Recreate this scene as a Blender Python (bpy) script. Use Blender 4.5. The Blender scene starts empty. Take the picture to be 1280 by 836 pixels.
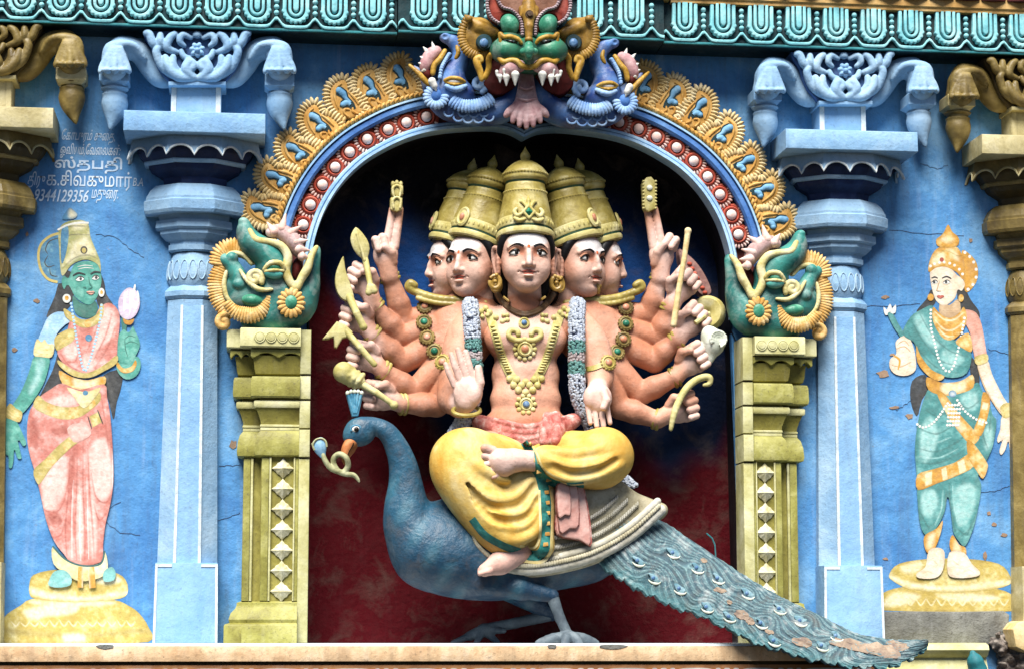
import bpy, math, random
import numpy as np
from mathutils import Vector, Matrix
from mathutils.geometry import tessellate_polygon
R = math.radians
PI = math.pi
random.seed(7)
SC = bpy.context.scene
COL = SC.collection

# ------------------------------------------------------------------ camera
D = 11.0
CX, CZ, YAW, PITCH, F = -1.3741, 0.0166, 0.1199, 0.1378, 2747.16
FWD = np.array([math.sin(YAW)*math.cos(PITCH), math.cos(YAW)*math.cos(PITCH), math.sin(PITCH)])
RGT = np.array([math.cos(YAW), -math.sin(YAW), 0.0])
UPV = np.cross(RGT, FWD)
CAM = np.array([CX, -D, CZ])


def W(u, v, y=0.0):
    """Point of the building at depth y that the photograph shows at (u, v)."""
    d = FWD + (u-640)/F*RGT - (v-418)/F*UPV
    t = (y + D)/d[1]
    return CAM + t*d


PX = 0.004          # metres per photograph pixel on the wall


def Wxz(pts, y):
    return [(float(w[0]), float(w[2])) for w in (W(p[0], p[1], y) for p in pts)]


cam = bpy.data.cameras.new('camera')
cam_o = bpy.data.objects.new('camera', cam)
COL.objects.link(cam_o)
m = Matrix(((RGT[0], UPV[0], -FWD[0], CAM[0]), (RGT[1], UPV[1], -FWD[1], CAM[1]),
            (RGT[2], UPV[2], -FWD[2], CAM[2]), (0, 0, 0, 1)))
cam_o.matrix_world = m
cam.sensor_fit = 'HORIZONTAL'
cam.sensor_width = 36
cam.lens = F/1280*36
cam.clip_end = 2000
SC.camera = cam_o


# ------------------------------------------------------------------ colour / materials
def lin(c):
    if isinstance(c, str):
        c = tuple(int(c[i:i+2], 16) for i in (0, 2, 4))
    return tuple(((x/255)/12.92 if x/255 <= .04045 else ((x/255+.055)/1.055)**2.4) for x in c)


class NT:
    def __init__(s, nt):
        s.nt = nt

    def n(s, t, **kw):
        x = s.nt.nodes.new(t)
        for k, v in kw.items():
            if k in x.bl_rna.properties:
                setattr(x, k, v)
            else:
                x.inputs[k].default_value = v
        return x

    def l(s, a, b):
        s.nt.links.new(a, b)


def paint(name, c, c2=None, c3=None, rough=.6, chips=.0, chip='a08a70', bump=.25, streak=.25, mott=5.0,
          spec=.3, var=.18, attr=False, grime=.12, fine=60.0, relief=.0, lite=1.2):
    """Old oil paint on plaster: two-tone mottling, rain streaks, dirt specks, flaked chips, uneven surface."""
    mt = bpy.data.materials.new(name)
    mt.use_nodes = True
    nt = NT(mt.node_tree)
    b = mt.node_tree.nodes['Principled BSDF']
    c = lin(c)
    c2 = lin(c2) if c2 else tuple(x*(1-var) for x in c)
    c3 = lin(c3) if c3 else tuple(min(1, x*(1+var*.7)+.01) for x in c)
    tc = nt.n('ShaderNodeTexCoord')
    oi = nt.n('ShaderNodeObjectInfo')
    off = nt.n('ShaderNodeVectorMath', operation='MULTIPLY_ADD')
    nt.l(oi.outputs['Random'], off.inputs[0])
    off.inputs[1].default_value = (7, 3, 5)
    nt.l(tc.outputs['Object'], off.inputs[2])
    P = off.outputs[0]

    def noise(scale, detail=5, rough=.6, vec=P, dist=0):
        x = nt.n('ShaderNodeTexNoise', Scale=scale, Detail=detail, Roughness=rough, Distortion=dist)
        nt.l(vec, x.inputs['Vector'])
        return x.outputs['Fac']

    def ramp(fac, a, bb):
        x = nt.n('ShaderNodeMapRange')
        x.inputs['From Min'].default_value = a
        x.inputs['From Max'].default_value = bb
        nt.l(fac, x.inputs['Value'])
        return x.outputs['Result']

    def mix(fac, a, bb, mode='MIX'):
        x = nt.n('ShaderNodeMix', data_type='RGBA', blend_type=mode)
        if isinstance(fac, float):
            x.inputs[0].default_value = fac
        else:
            nt.l(fac, x.inputs[0])
        for s, v in ((x.inputs[6], a), (x.inputs[7], bb)):
            if isinstance(v, tuple):
                s.default_value = v + (1,) if len(v) == 3 else v
            else:
                nt.l(v, s)
        return x.outputs[2]

    def scal(fac, k):
        x = nt.n('ShaderNodeMath', operation='MULTIPLY')
        nt.l(fac, x.inputs[0])
        x.inputs[1].default_value = k
        return x.outputs[0]
    n1 = noise(mott, 6, .65, dist=.4)
    if attr:
        at = nt.n('ShaderNodeAttribute', attribute_name='Col')
        base = at.outputs['Color']
        base = mix(scal(ramp(n1, .5, .3), var*1.6), base, (.12, .09, .07))
        base = mix(scal(ramp(n1, .52, .75), var*lite), base, (1., .97, .9))
    else:
        base = mix(ramp(n1, .36, .52), c2, c)
        base = mix(ramp(n1, .52, .7), base, c3)
    if streak:
        mp = nt.n('ShaderNodeMapping')
        mp.inputs['Scale'].default_value = (9, 9, .8)
        nt.l(P, mp.inputs['Vector'])
        st = noise(1.6, 5, .7, mp.outputs[0])
        base = mix(scal(ramp(st, .5, .85), streak), base, (.10, .085, .07))
        base = mix(scal(ramp(st, .45, .15), streak*.35), base, (.85, .88, .88))
    n3 = noise(fine, 3, .7)
    if grime:
        base = mix(scal(ramp(n3, .56, .78), grime*3), base, (.05, .04, .035))
        g2 = noise(2.3, 8, .8)
        base = mix(scal(ramp(g2, .55, .75), grime*1.5), base, (.13, .10, .08))
    h = scal(n3, .5)
    if chips:
        nc = noise(6.5, 9, .72, dist=.6)
        cm = nt.n('ShaderNodeMath', operation='GREATER_THAN')
        nt.l(nc, cm.inputs[0])
        cm.inputs[1].default_value = .74 - .12*chips
        base = mix(cm.outputs[0], base, lin(chip))
        x = nt.n('ShaderNodeMath', operation='SUBTRACT')
        nt.l(h, x.inputs[0])
        nt.l(cm.outputs[0], x.inputs[1])
        h = x.outputs[0]
    nt.l(base, b.inputs['Base Color'])
    b.inputs['Specular IOR Level'].default_value = spec
    rr = nt.n('ShaderNodeMapRange')
    rr.inputs['To Min'].default_value = rough-.12
    rr.inputs['To Max'].default_value = min(1, rough+.18)
    nt.l(n1, rr.inputs['Value'])
    nt.l(rr.outputs[0], b.inputs['Roughness'])
    big = noise(18, 4, .6)
    hh = nt.n('ShaderNodeMath', operation='MULTIPLY_ADD')
    nt.l(big, hh.inputs[0])
    hh.inputs[1].default_value = 1.6 + relief
    nt.l(h, hh.inputs[2])
    bp = nt.n('ShaderNodeBump', Strength=bump, Distance=.012)
    nt.l(hh.outputs[0], bp.inputs['Height'])
    nt.l(bp.outputs[0], b.inputs['Normal'])
    return mt


# ------------------------------------------------------------------ things and parts
ROOT = {}


def thing(name, label, cat, loc=(0, 0, 0), group=None):
    o = bpy.data.objects.new(name, None)
    o.empty_display_size = .1
    COL.objects.link(o)
    o.location = loc
    o['label'] = label
    o['category'] = cat
    if group:
        o['group'] = group
    ROOT[o.name] = tuple(float(x) for x in loc)
    return o


def tag(o, label, cat, group=None):
    o['label'] = label
    o['category'] = cat
    if group:
        o['group'] = group
    return o


class MB:
    """Mesh builder: a list of vertices and faces in world coordinates."""
    def __init__(s):
        s.v, s.f, s.mi = [], [], []
        s.cur = 0
        s.col = None

    def add(s, vs, fs):
        o = len(s.v)
        s.v.extend([tuple(map(float, p)) for p in vs])
        s.f.extend([tuple(o+i for i in f) for f in fs])
        s.mi.extend([s.cur]*len(fs))
        return s

    def box(s, x0, x1, y0, y1, z0, z1, bev=0.0):
        if bev:
            return s.plate([(x0, z0), (x1, z0), (x1, z1), (x0, z1)], max(y0, y1), min(y0, y1), bev)
        v = [(x, y, z) for x in (x0, x1) for y in (y0, y1) for z in (z0, z1)]
        return s.add(v, [(0, 1, 3, 2), (4, 6, 7, 5), (0, 4, 5, 1), (2, 3, 7, 6), (0, 2, 6, 4), (1, 5, 7, 3)])

    def plate(s, out, yb, yf, bev=.0, holes=(), back=False):
        """Flat shape (x, z) standing from depth yb to its front face yf, with a bevelled front edge."""
        def area(p):
            return sum(p[i-1][0]*p[i][1]-p[i][0]*p[i-1][1] for i in range(len(p)))/2
        loops = []
        for k, lp in enumerate([out]+list(holes)):
            lp = [(float(a), float(b)) for a, b in lp]
            if (area(lp) > 0) != (k == 0):
                lp = lp[::-1]
            loops.append(lp)

        def inset(lp, d):
            r = []
            n = len(lp)
            for i in range(n):
                a, b, c = Vector(lp[i-1]), Vector(lp[i]), Vector(lp[(i+1) % n])
                e1 = (b-a)
                e2 = (c-b)
                if e1.length < 1e-9 or e2.length < 1e-9:
                    r.append(lp[i])
                    continue
                n1 = Vector((-e1.y, e1.x)).normalized()
                n2 = Vector((-e2.y, e2.x)).normalized()
                nn = n1+n2
                if nn.length < .3:
                    nn = n1
                else:
                    nn = nn/(nn.length**2)*2
                if nn.length > 1.8:
                    nn = nn.normalized()*1.8
                r.append((b.x+nn.x*d, b.y+nn.y*d))
            return r
        st = [(yb, 0)]
        if bev:
            st += [(yf+bev, 0), (yf+bev*.3, bev*.3), (yf, bev)]
        else:
            st += [(yf, 0)]
        rings = []
        vs, fs = [], []
        for lp in loops:
            rr = []
            for y, d in st:
                q = inset(lp, d) if d else lp
                rr.append(list(range(len(vs), len(vs)+len(q))))
                vs += [(p[0], y, p[1]) for p in q]
            n = len(lp)
            for a, b in zip(rr[:-1], rr[1:]):
                for i in range(n):
                    j = (i+1) % n
                    fs.append((a[i], a[j], b[j], b[i]))
            rings.append(rr)
        flat = [i for rr in rings for i in rr[-1]]
        tri = tessellate_polygon([[Vector((vs[i][0], vs[i][2], 0)) for i in rr[-1]] for rr in rings])
        for t in tri:
            a, b, c = (flat[i] for i in t)
            ar = (vs[b][0]-vs[a][0])*(vs[c][2]-vs[a][2])-(vs[c][0]-vs[a][0])*(vs[b][2]-vs[a][2])
            fs.append((a, b, c) if ar > 0 else (a, c, b))
        return s.add(vs, fs)

    def tube(s, path, rad, seg=8, caps=True, flat=1.0):
        """Round bar along a list of points; rad a number or a list."""
        P = [Vector(p) for p in path]
        n = len(P)
        if not hasattr(rad, '__len__'):
            rad = [rad]*n
        T = [(P[min(i+1, n-1)]-P[max(i-1, 0)]).normalized() for i in range(n)]
        a = Vector((0, 1, 0)) if abs(T[0].y) < .9 else Vector((1, 0, 0))
        N = (a-T[0]*a.dot(T[0])).normalized()
        vs, fs = [], []
        for i in range(n):
            N = (N-T[i]*N.dot(T[i])).normalized()
            B = T[i].cross(N)
            for k in range(seg):
                t = 2*PI*k/seg
                vs.append(P[i]+(N*math.cos(t)*flat+B*math.sin(t))*rad[i])
        for i in range(n-1):
            for k in range(seg):
                l = (k+1) % seg
                fs.append((i*seg+k, i*seg+l, (i+1)*seg+l, (i+1)*seg+k))
        if caps:
            for i, rev in ((0, True), (n-1, False)):
                ring = [i*seg+k for k in range(seg)]
                fs.append(tuple(ring[::-1] if rev else ring))
        return s.add(vs, fs)

    def lathe(s, prof, c, seg=16, ys=1.0, rot=0.0, caps=True, a0=0.0, a1=2*PI, tilt=None):
        """prof: (radius, z) pairs turned round the vertical through c."""
        vs, fs = [], []
        full = abs(a1-a0-2*PI) < 1e-6
        m = seg if full else seg+1
        for r, z in prof:
            for k in range(m):
                t = a0+rot+(a1-a0)*k/seg
                vs.append(Vector((r*math.cos(t), r*math.sin(t)*ys, z)))
        for i in range(len(prof)-1):
            for k in range(seg):
                l = (k+1) % m
                fs.append((i*m+k, i*m+l, (i+1)*m+l, (i+1)*m+k))
        if caps and full:
            fs.append(tuple(range(seg))[::-1])
            fs.append(tuple((len(prof)-1)*m+k for k in range(seg)))
        if tilt is not None:
            vs = [tilt @ v for v in vs]
        vs = [v+Vector(c) for v in vs]
        return s.add(vs, fs)

    def ball(s, c, r, seg=12, rings=8):
        if not hasattr(r, '__len__'):
            r = (r, r, r)
        vs, fs = [], []
        for i in range(1, rings):
            p = PI*i/rings
            for k in range(seg):
                t = 2*PI*k/seg
                vs.append((c[0]+r[0]*math.sin(p)*math.cos(t), c[1]+r[1]*math.sin(p)*math.sin(t), c[2]+r[2]*math.cos(p)))
        top = len(vs)
        vs += [(c[0], c[1], c[2]+r[2]), (c[0], c[1], c[2]-r[2])]
        for i in range(rings-2):
            for k in range(seg):
                l = (k+1) % seg
                fs.append((i*seg+k, (i+1)*seg+k, (i+1)*seg+l, i*seg+l))
        for k in range(seg):
            l = (k+1) % seg
            fs.append((top, k, l))
            fs.append((top+1, (rings-2)*seg+l, (rings-2)*seg+k))
        return s.add(vs, fs)

    def loft(s, rings, close=True, caps=True):
        """Join rings (lists of points, equally long) one after another."""
        n = len(rings[0])
        vs = [p for r in rings for p in r]
        fs = []
        for i in range(len(rings)-1):
            for k in range(n if close else n-1):
                l = (k+1) % n
                fs.append((i*n+k, i*n+l, (i+1)*n+l, (i+1)*n+k))
        if caps and close:
            for i, rev in ((0, True), (len(rings)-1, False)):
                q = rings[i]
                tri = tessellate_polygon([[Vector(p) for p in q]])
                for t in tri:
                    t = tuple(i*n+j for j in t)
                    fs.append(t[::-1] if rev else t)
        return s.add(vs, fs)

    def mirror(s, cx=0.0):
        s.v = [(2*cx-x, y, z) for x, y, z in s.v]
        s.f = [f[::-1] for f in s.f]
        return s

    def build(s, name, mat, parent=None, smooth=40, fix=True):
        org = (0, 0, 0)
        if parent is not None:
            org = ROOT[parent.name]
        V = [(a-org[0], b-org[1], c-org[2]) for a, b, c in s.v]
        me = bpy.data.meshes.new(name)
        me.from_pydata(V, [], s.f)
        mats = mat if isinstance(mat, (list, tuple)) else [mat]
        for q in mats:
            me.materials.append(q)
        if len(mats) > 1:
            me.polygons.foreach_set('material_index', s.mi)
        if fix:
            import bmesh
            bm = bmesh.new()
            bm.from_mesh(me)
            bmesh.ops.recalc_face_normals(bm, faces=bm.faces)
            bm.to_mesh(me)
            bm.free()
        if s.col is not None:
            at = me.color_attributes.new('Col', 'FLOAT_COLOR', 'POINT')
            at.data.foreach_set('color', np.asarray(s.col, dtype=np.float32).ravel())
        if smooth:
            me.shade_smooth()
            if smooth < 180:
                me.set_sharp_from_angle(angle=R(smooth))
        o = bpy.data.objects.new(name, me)
        COL.objects.link(o)
        if parent is not None:
            o.parent = parent
        ROOT[o.name] = org
        return o


def copy_tree(o, parent=None):
    c = o.copy()
    COL.objects.link(c)
    if parent is not None:
        c.parent = parent
    for ch in list(o.children):
        copy_tree(ch, c)
    return c


def repaint(o, table):
    """Give a copied thing meshes of its own in another paint."""
    for ch in o.children_recursive:
        if ch.type == 'MESH':
            ch.data = ch.data.copy()
            for i, q in enumerate(ch.data.materials):
                if q.name in table:
                    ch.data.materials[i] = table[q.name]


def spline(pts, n=8, closed=False):
    """Catmull-Rom through points of any dimension."""
    P = [np.asarray(p, float) for p in pts]
    N = len(P)
    out = []
    rng = range(N) if closed else range(N-1)
    for i in rng:
        if closed:
            p0, p1, p2, p3 = P[i-1], P[i], P[(i+1) % N], P[(i+2) % N]
        else:
            p0, p1, p2, p3 = P[max(i-1, 0)], P[i], P[i+1], P[min(i+2, N-1)]
        for k in range(n):
            t = k/n
            out.append(.5*((2*p1)+(-p0+p2)*t+(2*p0-5*p1+4*p2-p3)*t*t+(-p0+3*p1-3*p2+p3)*t**3))
    if not closed:
        out.append(P[-1])
    return out


# ------------------------------------------------------------------ sculpting by distance fields
class Field:
    """Clay: blended round cones and ellipsoids on a grid, turned into one continuous skin."""
    def __init__(s, h=.005, px=True):
        s.h, s.px, s.ops, s.spots = h, px, [], []

    def P(s, p):
        if s.px == 'loc':                         # own frame: (across, up, deep), in picture-pixel sizes
            return np.array([p[0]*PX, p[2]*PX, p[1]*PX])
        return W(*p[:3]) if s.px else np.asarray(p, float)

    def r(s, x):
        return x*PX if s.px else x

    def cone(s, a, b, r1, r2=None, k=3, mode='add', flat=None):
        r2 = r1 if r2 is None else r2
        s.ops.append(('cone', s.P(a), s.P(b), s.r(r1), s.r(r2), s.r(k), mode, flat))
        return s

    def chain(s, pts, k=3, mode='add', n=0, flat=None):
        """pts: (u, v, y, r) in a row; n > 0 smooths the row."""
        if n:
            pts = spline(pts, n)
        for a, b in zip(pts[:-1], pts[1:]):
            s.cone(a[:3], b[:3], a[3], b[3], k, mode, flat)
        return s

    def ell(s, c, r, rot=0, k=3, mode='add', yaw=0):
        """c: centre, r: (across, up, deep), rot: degrees anticlockwise in the picture, yaw: degrees about the vertical."""
        rr = np.array([s.r(r[0]), s.r(r[2]), s.r(r[1])])
        ca, sa = math.cos(R(rot)), math.sin(R(rot))
        M1 = np.array([[ca, 0, -sa], [0, 1, 0], [sa, 0, ca]])
        cy, sy = math.cos(R(yaw)), math.sin(R(yaw))
        M2 = np.array([[cy, -sy, 0], [sy, cy, 0], [0, 0, 1]])
        s.ops.append(('ell', s.P(c), rr, M2 @ M1, None, s.r(k), mode, None))
        return s

    def disp(s, fn):
        s.ops.append(('fn', fn, None, None, None, 0, 'fn', None))
        return s

    def spot(s, c, r, col, soft=3, rot=0, strength=1.0):
        rr = np.array([s.r(r[0]), s.r(r[2]), s.r(r[1])])
        ca, sa = math.cos(R(rot)), math.sin(R(rot))
        s.spots.append((s.P(c), rr, np.array([[ca, 0, -sa], [0, 1, 0], [sa, 0, ca]]), lin(col), s.r(soft), strength))
        return s

    def _ext(s, op):
        if op[0] == 'cone':
            _, a, b, r1, r2, k, _, fl = op
            q = max(r1, r2)
            return np.minimum(a, b)-q, np.maximum(a, b)+q
        _, c, r, M = op[:4]
        e = np.abs(M) @ r
        return c-e, c+e

    @staticmethod
    def sd(op, X):
        if op[0] == 'cone':
            _, a, b, r1, r2, k, _, fl = op
            ba = b-a
            pa = X-a
            if fl:
                pa = pa*np.array([1, 1/fl, 1])
                ba = ba*np.array([1, 1/fl, 1])
            hh = np.clip(pa @ ba/max(ba @ ba, 1e-12), 0, 1)
            return np.linalg.norm(pa-hh[..., None]*ba, axis=-1)-(r1+(r2-r1)*hh)
        _, c, r, M = op[:4]
        q = (X-c) @ M
        k0 = np.linalg.norm(q/r, axis=-1)
        k1 = np.linalg.norm(q/(r*r), axis=-1)
        return k0*(k0-1)/np.maximum(k1, 1e-9)

    def mesh(s):
        h = s.h
        adds = [o for o in s.ops if o[6] == 'add']
        lo = np.min([s._ext(o)[0] for o in adds], 0)-4*h
        hi = np.max([s._ext(o)[1] for o in adds], 0)+4*h
        n = np.ceil((hi-lo)/h).astype(int)+1
        V = np.full(n, .2, np.float32)
        ax = [lo[i]+h*np.arange(n[i]) for i in range(3)]
        for op in s.ops:
            if op[6] == 'fn':
                sel = np.argwhere(np.abs(V) < 6*h)
                X = lo+h*sel
                V[sel[:, 0], sel[:, 1], sel[:, 2]] += op[1](X).astype(np.float32)
                continue
            a, b = s._ext(op)
            k = op[5]
            pad = k+3*h
            i0 = np.clip(np.floor((a-pad-lo)/h).astype(int), 0, n)
            i1 = np.clip(np.ceil((b+pad-lo)/h).astype(int)+1, 0, n)
            if np.any(i1 <= i0):
                continue
            G = np.stack(np.meshgrid(*[ax[i][i0[i]:i1[i]] for i in range(3)], indexing='ij'), -1)
            d = s.sd(op, G).astype(np.float32)
            sub = V[i0[0]:i1[0], i0[1]:i1[1], i0[2]:i1[2]]
            if op[6] == 'add':
                kk = max(k, 1e-5)
                t = np.maximum(kk-np.abs(sub-d), 0)/kk
                sub[...] = np.minimum(sub, d)-t*t*kk*.25
            else:
                d = -d
                kk = max(k, 1e-5)
                t = np.maximum(kk-np.abs(sub-d), 0)/kk
                sub[...] = np.maximum(sub, d)+t*t*kk*.25
        return s._nets(V, lo, h)

    def _nets(s, V, lo, h):
        S = V < 0
        S[0] = S[-1] = False
        S[:, 0] = S[:, -1] = False
        S[:, :, 0] = S[:, :, -1] = False
        c = np.zeros(tuple(x-1 for x in S.shape), np.uint8)
        for i in (0, 1):
            for j in (0, 1):
                for k in (0, 1):
                    c += S[i:S.shape[0]-1+i, j:S.shape[1]-1+j, k:S.shape[2]-1+k]
        act = np.argwhere((c > 0) & (c < 8))
        idx = np.full(c.shape, -1, np.int32)
        idx[act[:, 0], act[:, 1], act[:, 2]] = np.arange(len(act))
        acc = np.zeros((len(act), 3))
        cnt = np.zeros(len(act))
        cor = [(i, j, k) for i in (0, 1) for j in (0, 1) for k in (0, 1)]
        val = {q: V[act[:, 0]+q[0], act[:, 1]+q[1], act[:, 2]+q[2]] for q in cor}
        for q in cor:
            for axs in range(3):
                if q[axs] == 0:
                    p = list(q)
                    p[axs] = 1
                    a, b = val[q], val[tuple(p)]
                    msk = (a < 0) != (b < 0)
                    t = np.where(msk, a/np.where(msk, a-b, 1), 0)
                    pt = np.tile(np.array(q, float), (len(act), 1))
                    pt[:, axs] = t
                    acc += pt*msk[:, None]
                    cnt += msk
        verts = lo+h*(act+acc/np.maximum(cnt, 1)[:, None])
        faces = []
        for axs in range(3):
            o = [i for i in range(3) if i != axs]
            sl0 = [slice(None)]*3
            sl1 = [slice(None)]*3
            sl0[axs] = slice(0, -1)
            sl1[axs] = slice(1, None)
            e = np.argwhere(S[tuple(sl0)] != S[tuple(sl1)])
            e = e[(e[:, o[0]] > 0) & (e[:, o[1]] > 0)]
            e = e[(e[:, o[0]] < S.shape[o[0]]-1) & (e[:, o[1]] < S.shape[o[1]]-1)]
            ins = S[e[:, 0], e[:, 1], e[:, 2]]

            def at(d0, d1):
                q = e.copy()
                q[:, o[0]] += d0
                q[:, o[1]] += d1
                return idx[q[:, 0], q[:, 1], q[:, 2]]
            Q = np.stack([at(-1, -1), at(0, -1), at(0, 0), at(-1, 0)], 1)
            flip = ins if axs != 1 else ~ins
            Q[~flip] = Q[~flip][:, ::-1]
            faces.append(Q)
        fc = np.concatenate(faces)
        fc = fc[(fc >= 0).all(1)]
        return verts, fc

    def build(s, name, mat, parent=None, base=None, mirror=None, rel=1, org=None):
        v, f = s.mesh()
        me = bpy.data.meshes.new(name)
        if rel:                                   # relax the skin a little
            for _ in range(rel):
                acc = np.zeros_like(v)
                cn = np.zeros(len(v))
                for i in range(4):
                    a, b = f[:, i], f[:, (i+1) % 4]
                    np.add.at(acc, a, v[b])
                    np.add.at(cn, a, 1)
                    np.add.at(acc, b, v[a])
                    np.add.at(cn, b, 1)
                v = v*.5+.5*acc/np.maximum(cn, 1)[:, None]
        col = None
        if base is not None:
            if callable(base):
                col = base(v)
            else:
                col = np.tile(np.array(lin(base)), (len(v), 1))
            for c, rr, M, cl, soft, st in s.spots:
                d = Field.sd(('ell', c, rr, M, None, 0, '', None), v)
                t = np.clip(.5-d/max(soft, 1e-6), 0, 1)
                t = (t*t*(3-2*t)*st)[:, None]
                col = col*(1-t)+np.array(cl)*t
            col = np.concatenate([col, np.ones((len(v), 1))], 1)
        if mirror is not None:
            v = v.copy()
            v[:, 0] = 2*mirror-v[:, 0]
            f = f[:, ::-1]
        if org is None:
            org = ROOT[parent.name] if parent is not None else (0, 0, 0)
        v = v-np.array(org)
        me.vertices.add(len(v))
        me.vertices.foreach_set('co', v.astype(np.float32).ravel())
        me.loops.add(f.size)
        me.loops.foreach_set('vertex_index', np.ascontiguousarray(f, dtype=np.int32).ravel())
        me.polygons.add(len(f))
        me.polygons.foreach_set('loop_start', np.arange(0, f.size, 4, dtype=np.int32))
        me.update(calc_edges=True)
        me.validate()
        if col is not None and len(me.vertices) == len(col):
            at = me.color_attributes.new('Col', 'FLOAT_COLOR', 'POINT')
            at.data.foreach_set('color', col.astype(np.float32).ravel())
        me.materials.append(mat)
        me.shade_smooth()
        o = bpy.data.objects.new(name, me)
        COL.objects.link(o)
        if parent is not None:
            o.parent = parent
        ROOT[o.name] = tuple(org)
        return o
# ------------------------------------------------------------------ light
SUN_EL, SUN_AZ = 56, -16          # azimuth seen from the facade: minus = towards the left of the picture
wd = bpy.data.worlds.new('World')
SC.world = wd
wd.use_nodes = True
wn = NT(wd.node_tree)
sky = wn.n('ShaderNodeTexSky', sky_type='NISHITA')
sky.sun_disc = False
sky.sun_elevation = R(SUN_EL)
sky.sun_rotation = R(180+SUN_AZ)
sky.air_density = .55
sky.dust_density = .6
sky.ozone_density = 1.0
bg = wd.node_tree.nodes['Background']
wn.l(sky.outputs[0], bg.inputs['Color'])
bg.inputs['Strength'].default_value = .05
sl = bpy.data.lights.new('sun', 'SUN')
sl.energy = 5.0
sl.angle = R(34)
sl.color = (1, .965, .91)
so = bpy.data.objects.new('sun', sl)
COL.objects.link(so)
dirv = Vector((math.sin(R(SUN_AZ))*math.cos(R(SUN_EL)), -math.cos(R(SUN_AZ))*math.cos(R(SUN_EL)), math.sin(R(SUN_EL))))
so.rotation_euler = dirv.to_track_quat('Z', 'Y').to_euler()
so.location = dirv*20
vs = SC.view_settings
vs.view_transform = 'Standard'
vs.look = 'None'
vs.exposure = .72
vs.gamma = 1
SC.cycles.max_bounces = 6
SC.cycles.diffuse_bounces = 1
SC.cycles.use_denoising = True

# ------------------------------------------------------------------ paints
M = {}
M['wall'] = paint('blue_wall_paint', '5592c8', '427cb6', '80b2da', chips=.35, streak=.45, mott=2.6, bump=.35, rough=.6, chip='9c8268')
M['pil'] = paint('pale_blue_paint', '92b6d4', '7ea6ca', 'b0cce2', chips=.15, streak=.2, mott=3, bump=.3)
M['pil2'] = paint('light_blue_panel_paint', '8cb6da', '7ca8d2', 'a6c8e4', chips=.25, streak=.3, mott=3, bump=.3)
M['white'] = paint('white_paint', 'd6e0e4', 'bccbd4', 'e8eeee', grime=.14, streak=.3, bump=.3, mott=14, chips=.3, chip='8fb0cc')
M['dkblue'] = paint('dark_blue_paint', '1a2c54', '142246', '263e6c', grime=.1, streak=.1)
M['brblue'] = paint('mid_blue_paint', '4a6ca2', '3a5a90', '6488b8', grime=.14)
M['gold'] = paint('old_gold_paint', '7c6a38', '5e4e28', 'a08c54', rough=.45, spec=.4, mott=7)
M['goldlt'] = paint('light_old_gold_paint', 'beb284', '9e9060', 'd8ceaa', rough=.5, mott=5)
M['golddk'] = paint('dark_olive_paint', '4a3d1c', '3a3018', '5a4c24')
M['olive'] = paint('pale_olive_paint', '9c984e', '827c3a', 'bcb878', rough=.5, mott=6, chips=.25, grime=.22)
M['lozenge'] = paint('lozenge_cream_paint', 'd8d2b0', 'c0b684', 'e8e4d0', rough=.5, grime=.14, mott=16)
M['olivelt'] = paint('cream_olive_paint', 'c8c490', 'b0aa6c', 'dedab4', rough=.5, grime=.1)
M['olivedk'] = paint('deep_olive_paint', '8c843c', '746c30', 'a49c50', grime=.2)
M['teal'] = paint('teal_paint', '2c7c84', '22666e', '3c949a', mott=6)
M['tealdk'] = paint('dark_teal_paint', '0e3036', '0a2428', '164048')
M['cyan'] = paint('pale_cyan_paint', '90d0d6', '74bec8', 'b4e4e8', mott=9, grime=.14)
M['arch'] = paint('arch_blue_paint', '5484c4', '3c6cb0', '80aee0', mott=5)
M['archlt'] = paint('arch_rim_paint', 'a4cbee', '88b4e0', 'c6e2f6', mott=5)
M['ochre'] = paint('ochre_paint', 'd0a054', 'b88438', 'e2c080', mott=10)
M['ochrelt'] = paint('pale_ochre_paint', 'e0c894', 'ccac6c', 'ecdcb4', mott=10)
M['ochredk'] = paint('brown_gap_shade', '3a2610', '2c1c0c', '4a3216')
M['drop'] = paint('sky_blue_paint', '78acd0', '6098c0', '9cc8e2', mott=9)
M['red'] = paint('brick_red_paint', 'b8503c', '9c3c2a', 'd07862', mott=12)
M['pinkw'] = paint('pink_white_paint', 'e6c4b8', 'd8aa9c', 'f0dcd4', mott=12)
M['domew'] = paint('white_pink_dome_paint', 'f0d8d0', 'e4c0b4', 'f8ece8', mott=12)
M['maroonlane'] = paint('dark_red_ground_paint', '54180f', '421009', '682318')
M['peach'] = paint('peach_ledge_paint', 'dcbc94', 'c8a47c', 'ecd4b4', chips=.4, streak=.5, grime=.2, mott=8)
M['brown'] = paint('brown_band_paint', '8a5c34', '744a28', 'a07448', streak=.3, chips=.2)
M['greyp'] = paint('grey_dash_paint', 'a8a8ac', '98989e', 'bcbcc0')
M['cement'] = paint('bare_cement', '7c7c76', '6a6a66', '94948c', rough=.9, bump=.7, grime=.25, streak=.4, mott=4, spec=.1)
M['goldrim'] = paint('gold_moulding_paint', 'c09858', 'a47c40', 'd8b880', streak=.2)
M['rooft'] = paint('maroon_tile_paint', '4c1010', '3c0a0a', '601a18')
M['ground'] = paint('dark_ground', '2c2822', '24201c', '36302a', rough=.95, mott=.05, grime=0, streak=0)


def niche_paint():
    mt = paint('niche_paint', '152a5c', '101f48', '1d3a74', mott=2.5, bump=.5, grime=.16, streak=.2)
    return mt


M['navy'] = niche_paint()
M['maroon'] = paint('niche_maroon_paint', '400a10', '30070c', '561018', mott=5, bump=.6, grime=.2, streak=.25)
M['nback'] = paint('niche_back_paint', '152a5c', attr=True, mott=6, bump=.7, grime=.04, streak=.03, var=.25, lite=.03, spec=.12, rough=.75)
M['night'] = paint('niche_black_paint', '0c0c14', '08080e', '14141e', mott=4, grime=.1, streak=.1)

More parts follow.
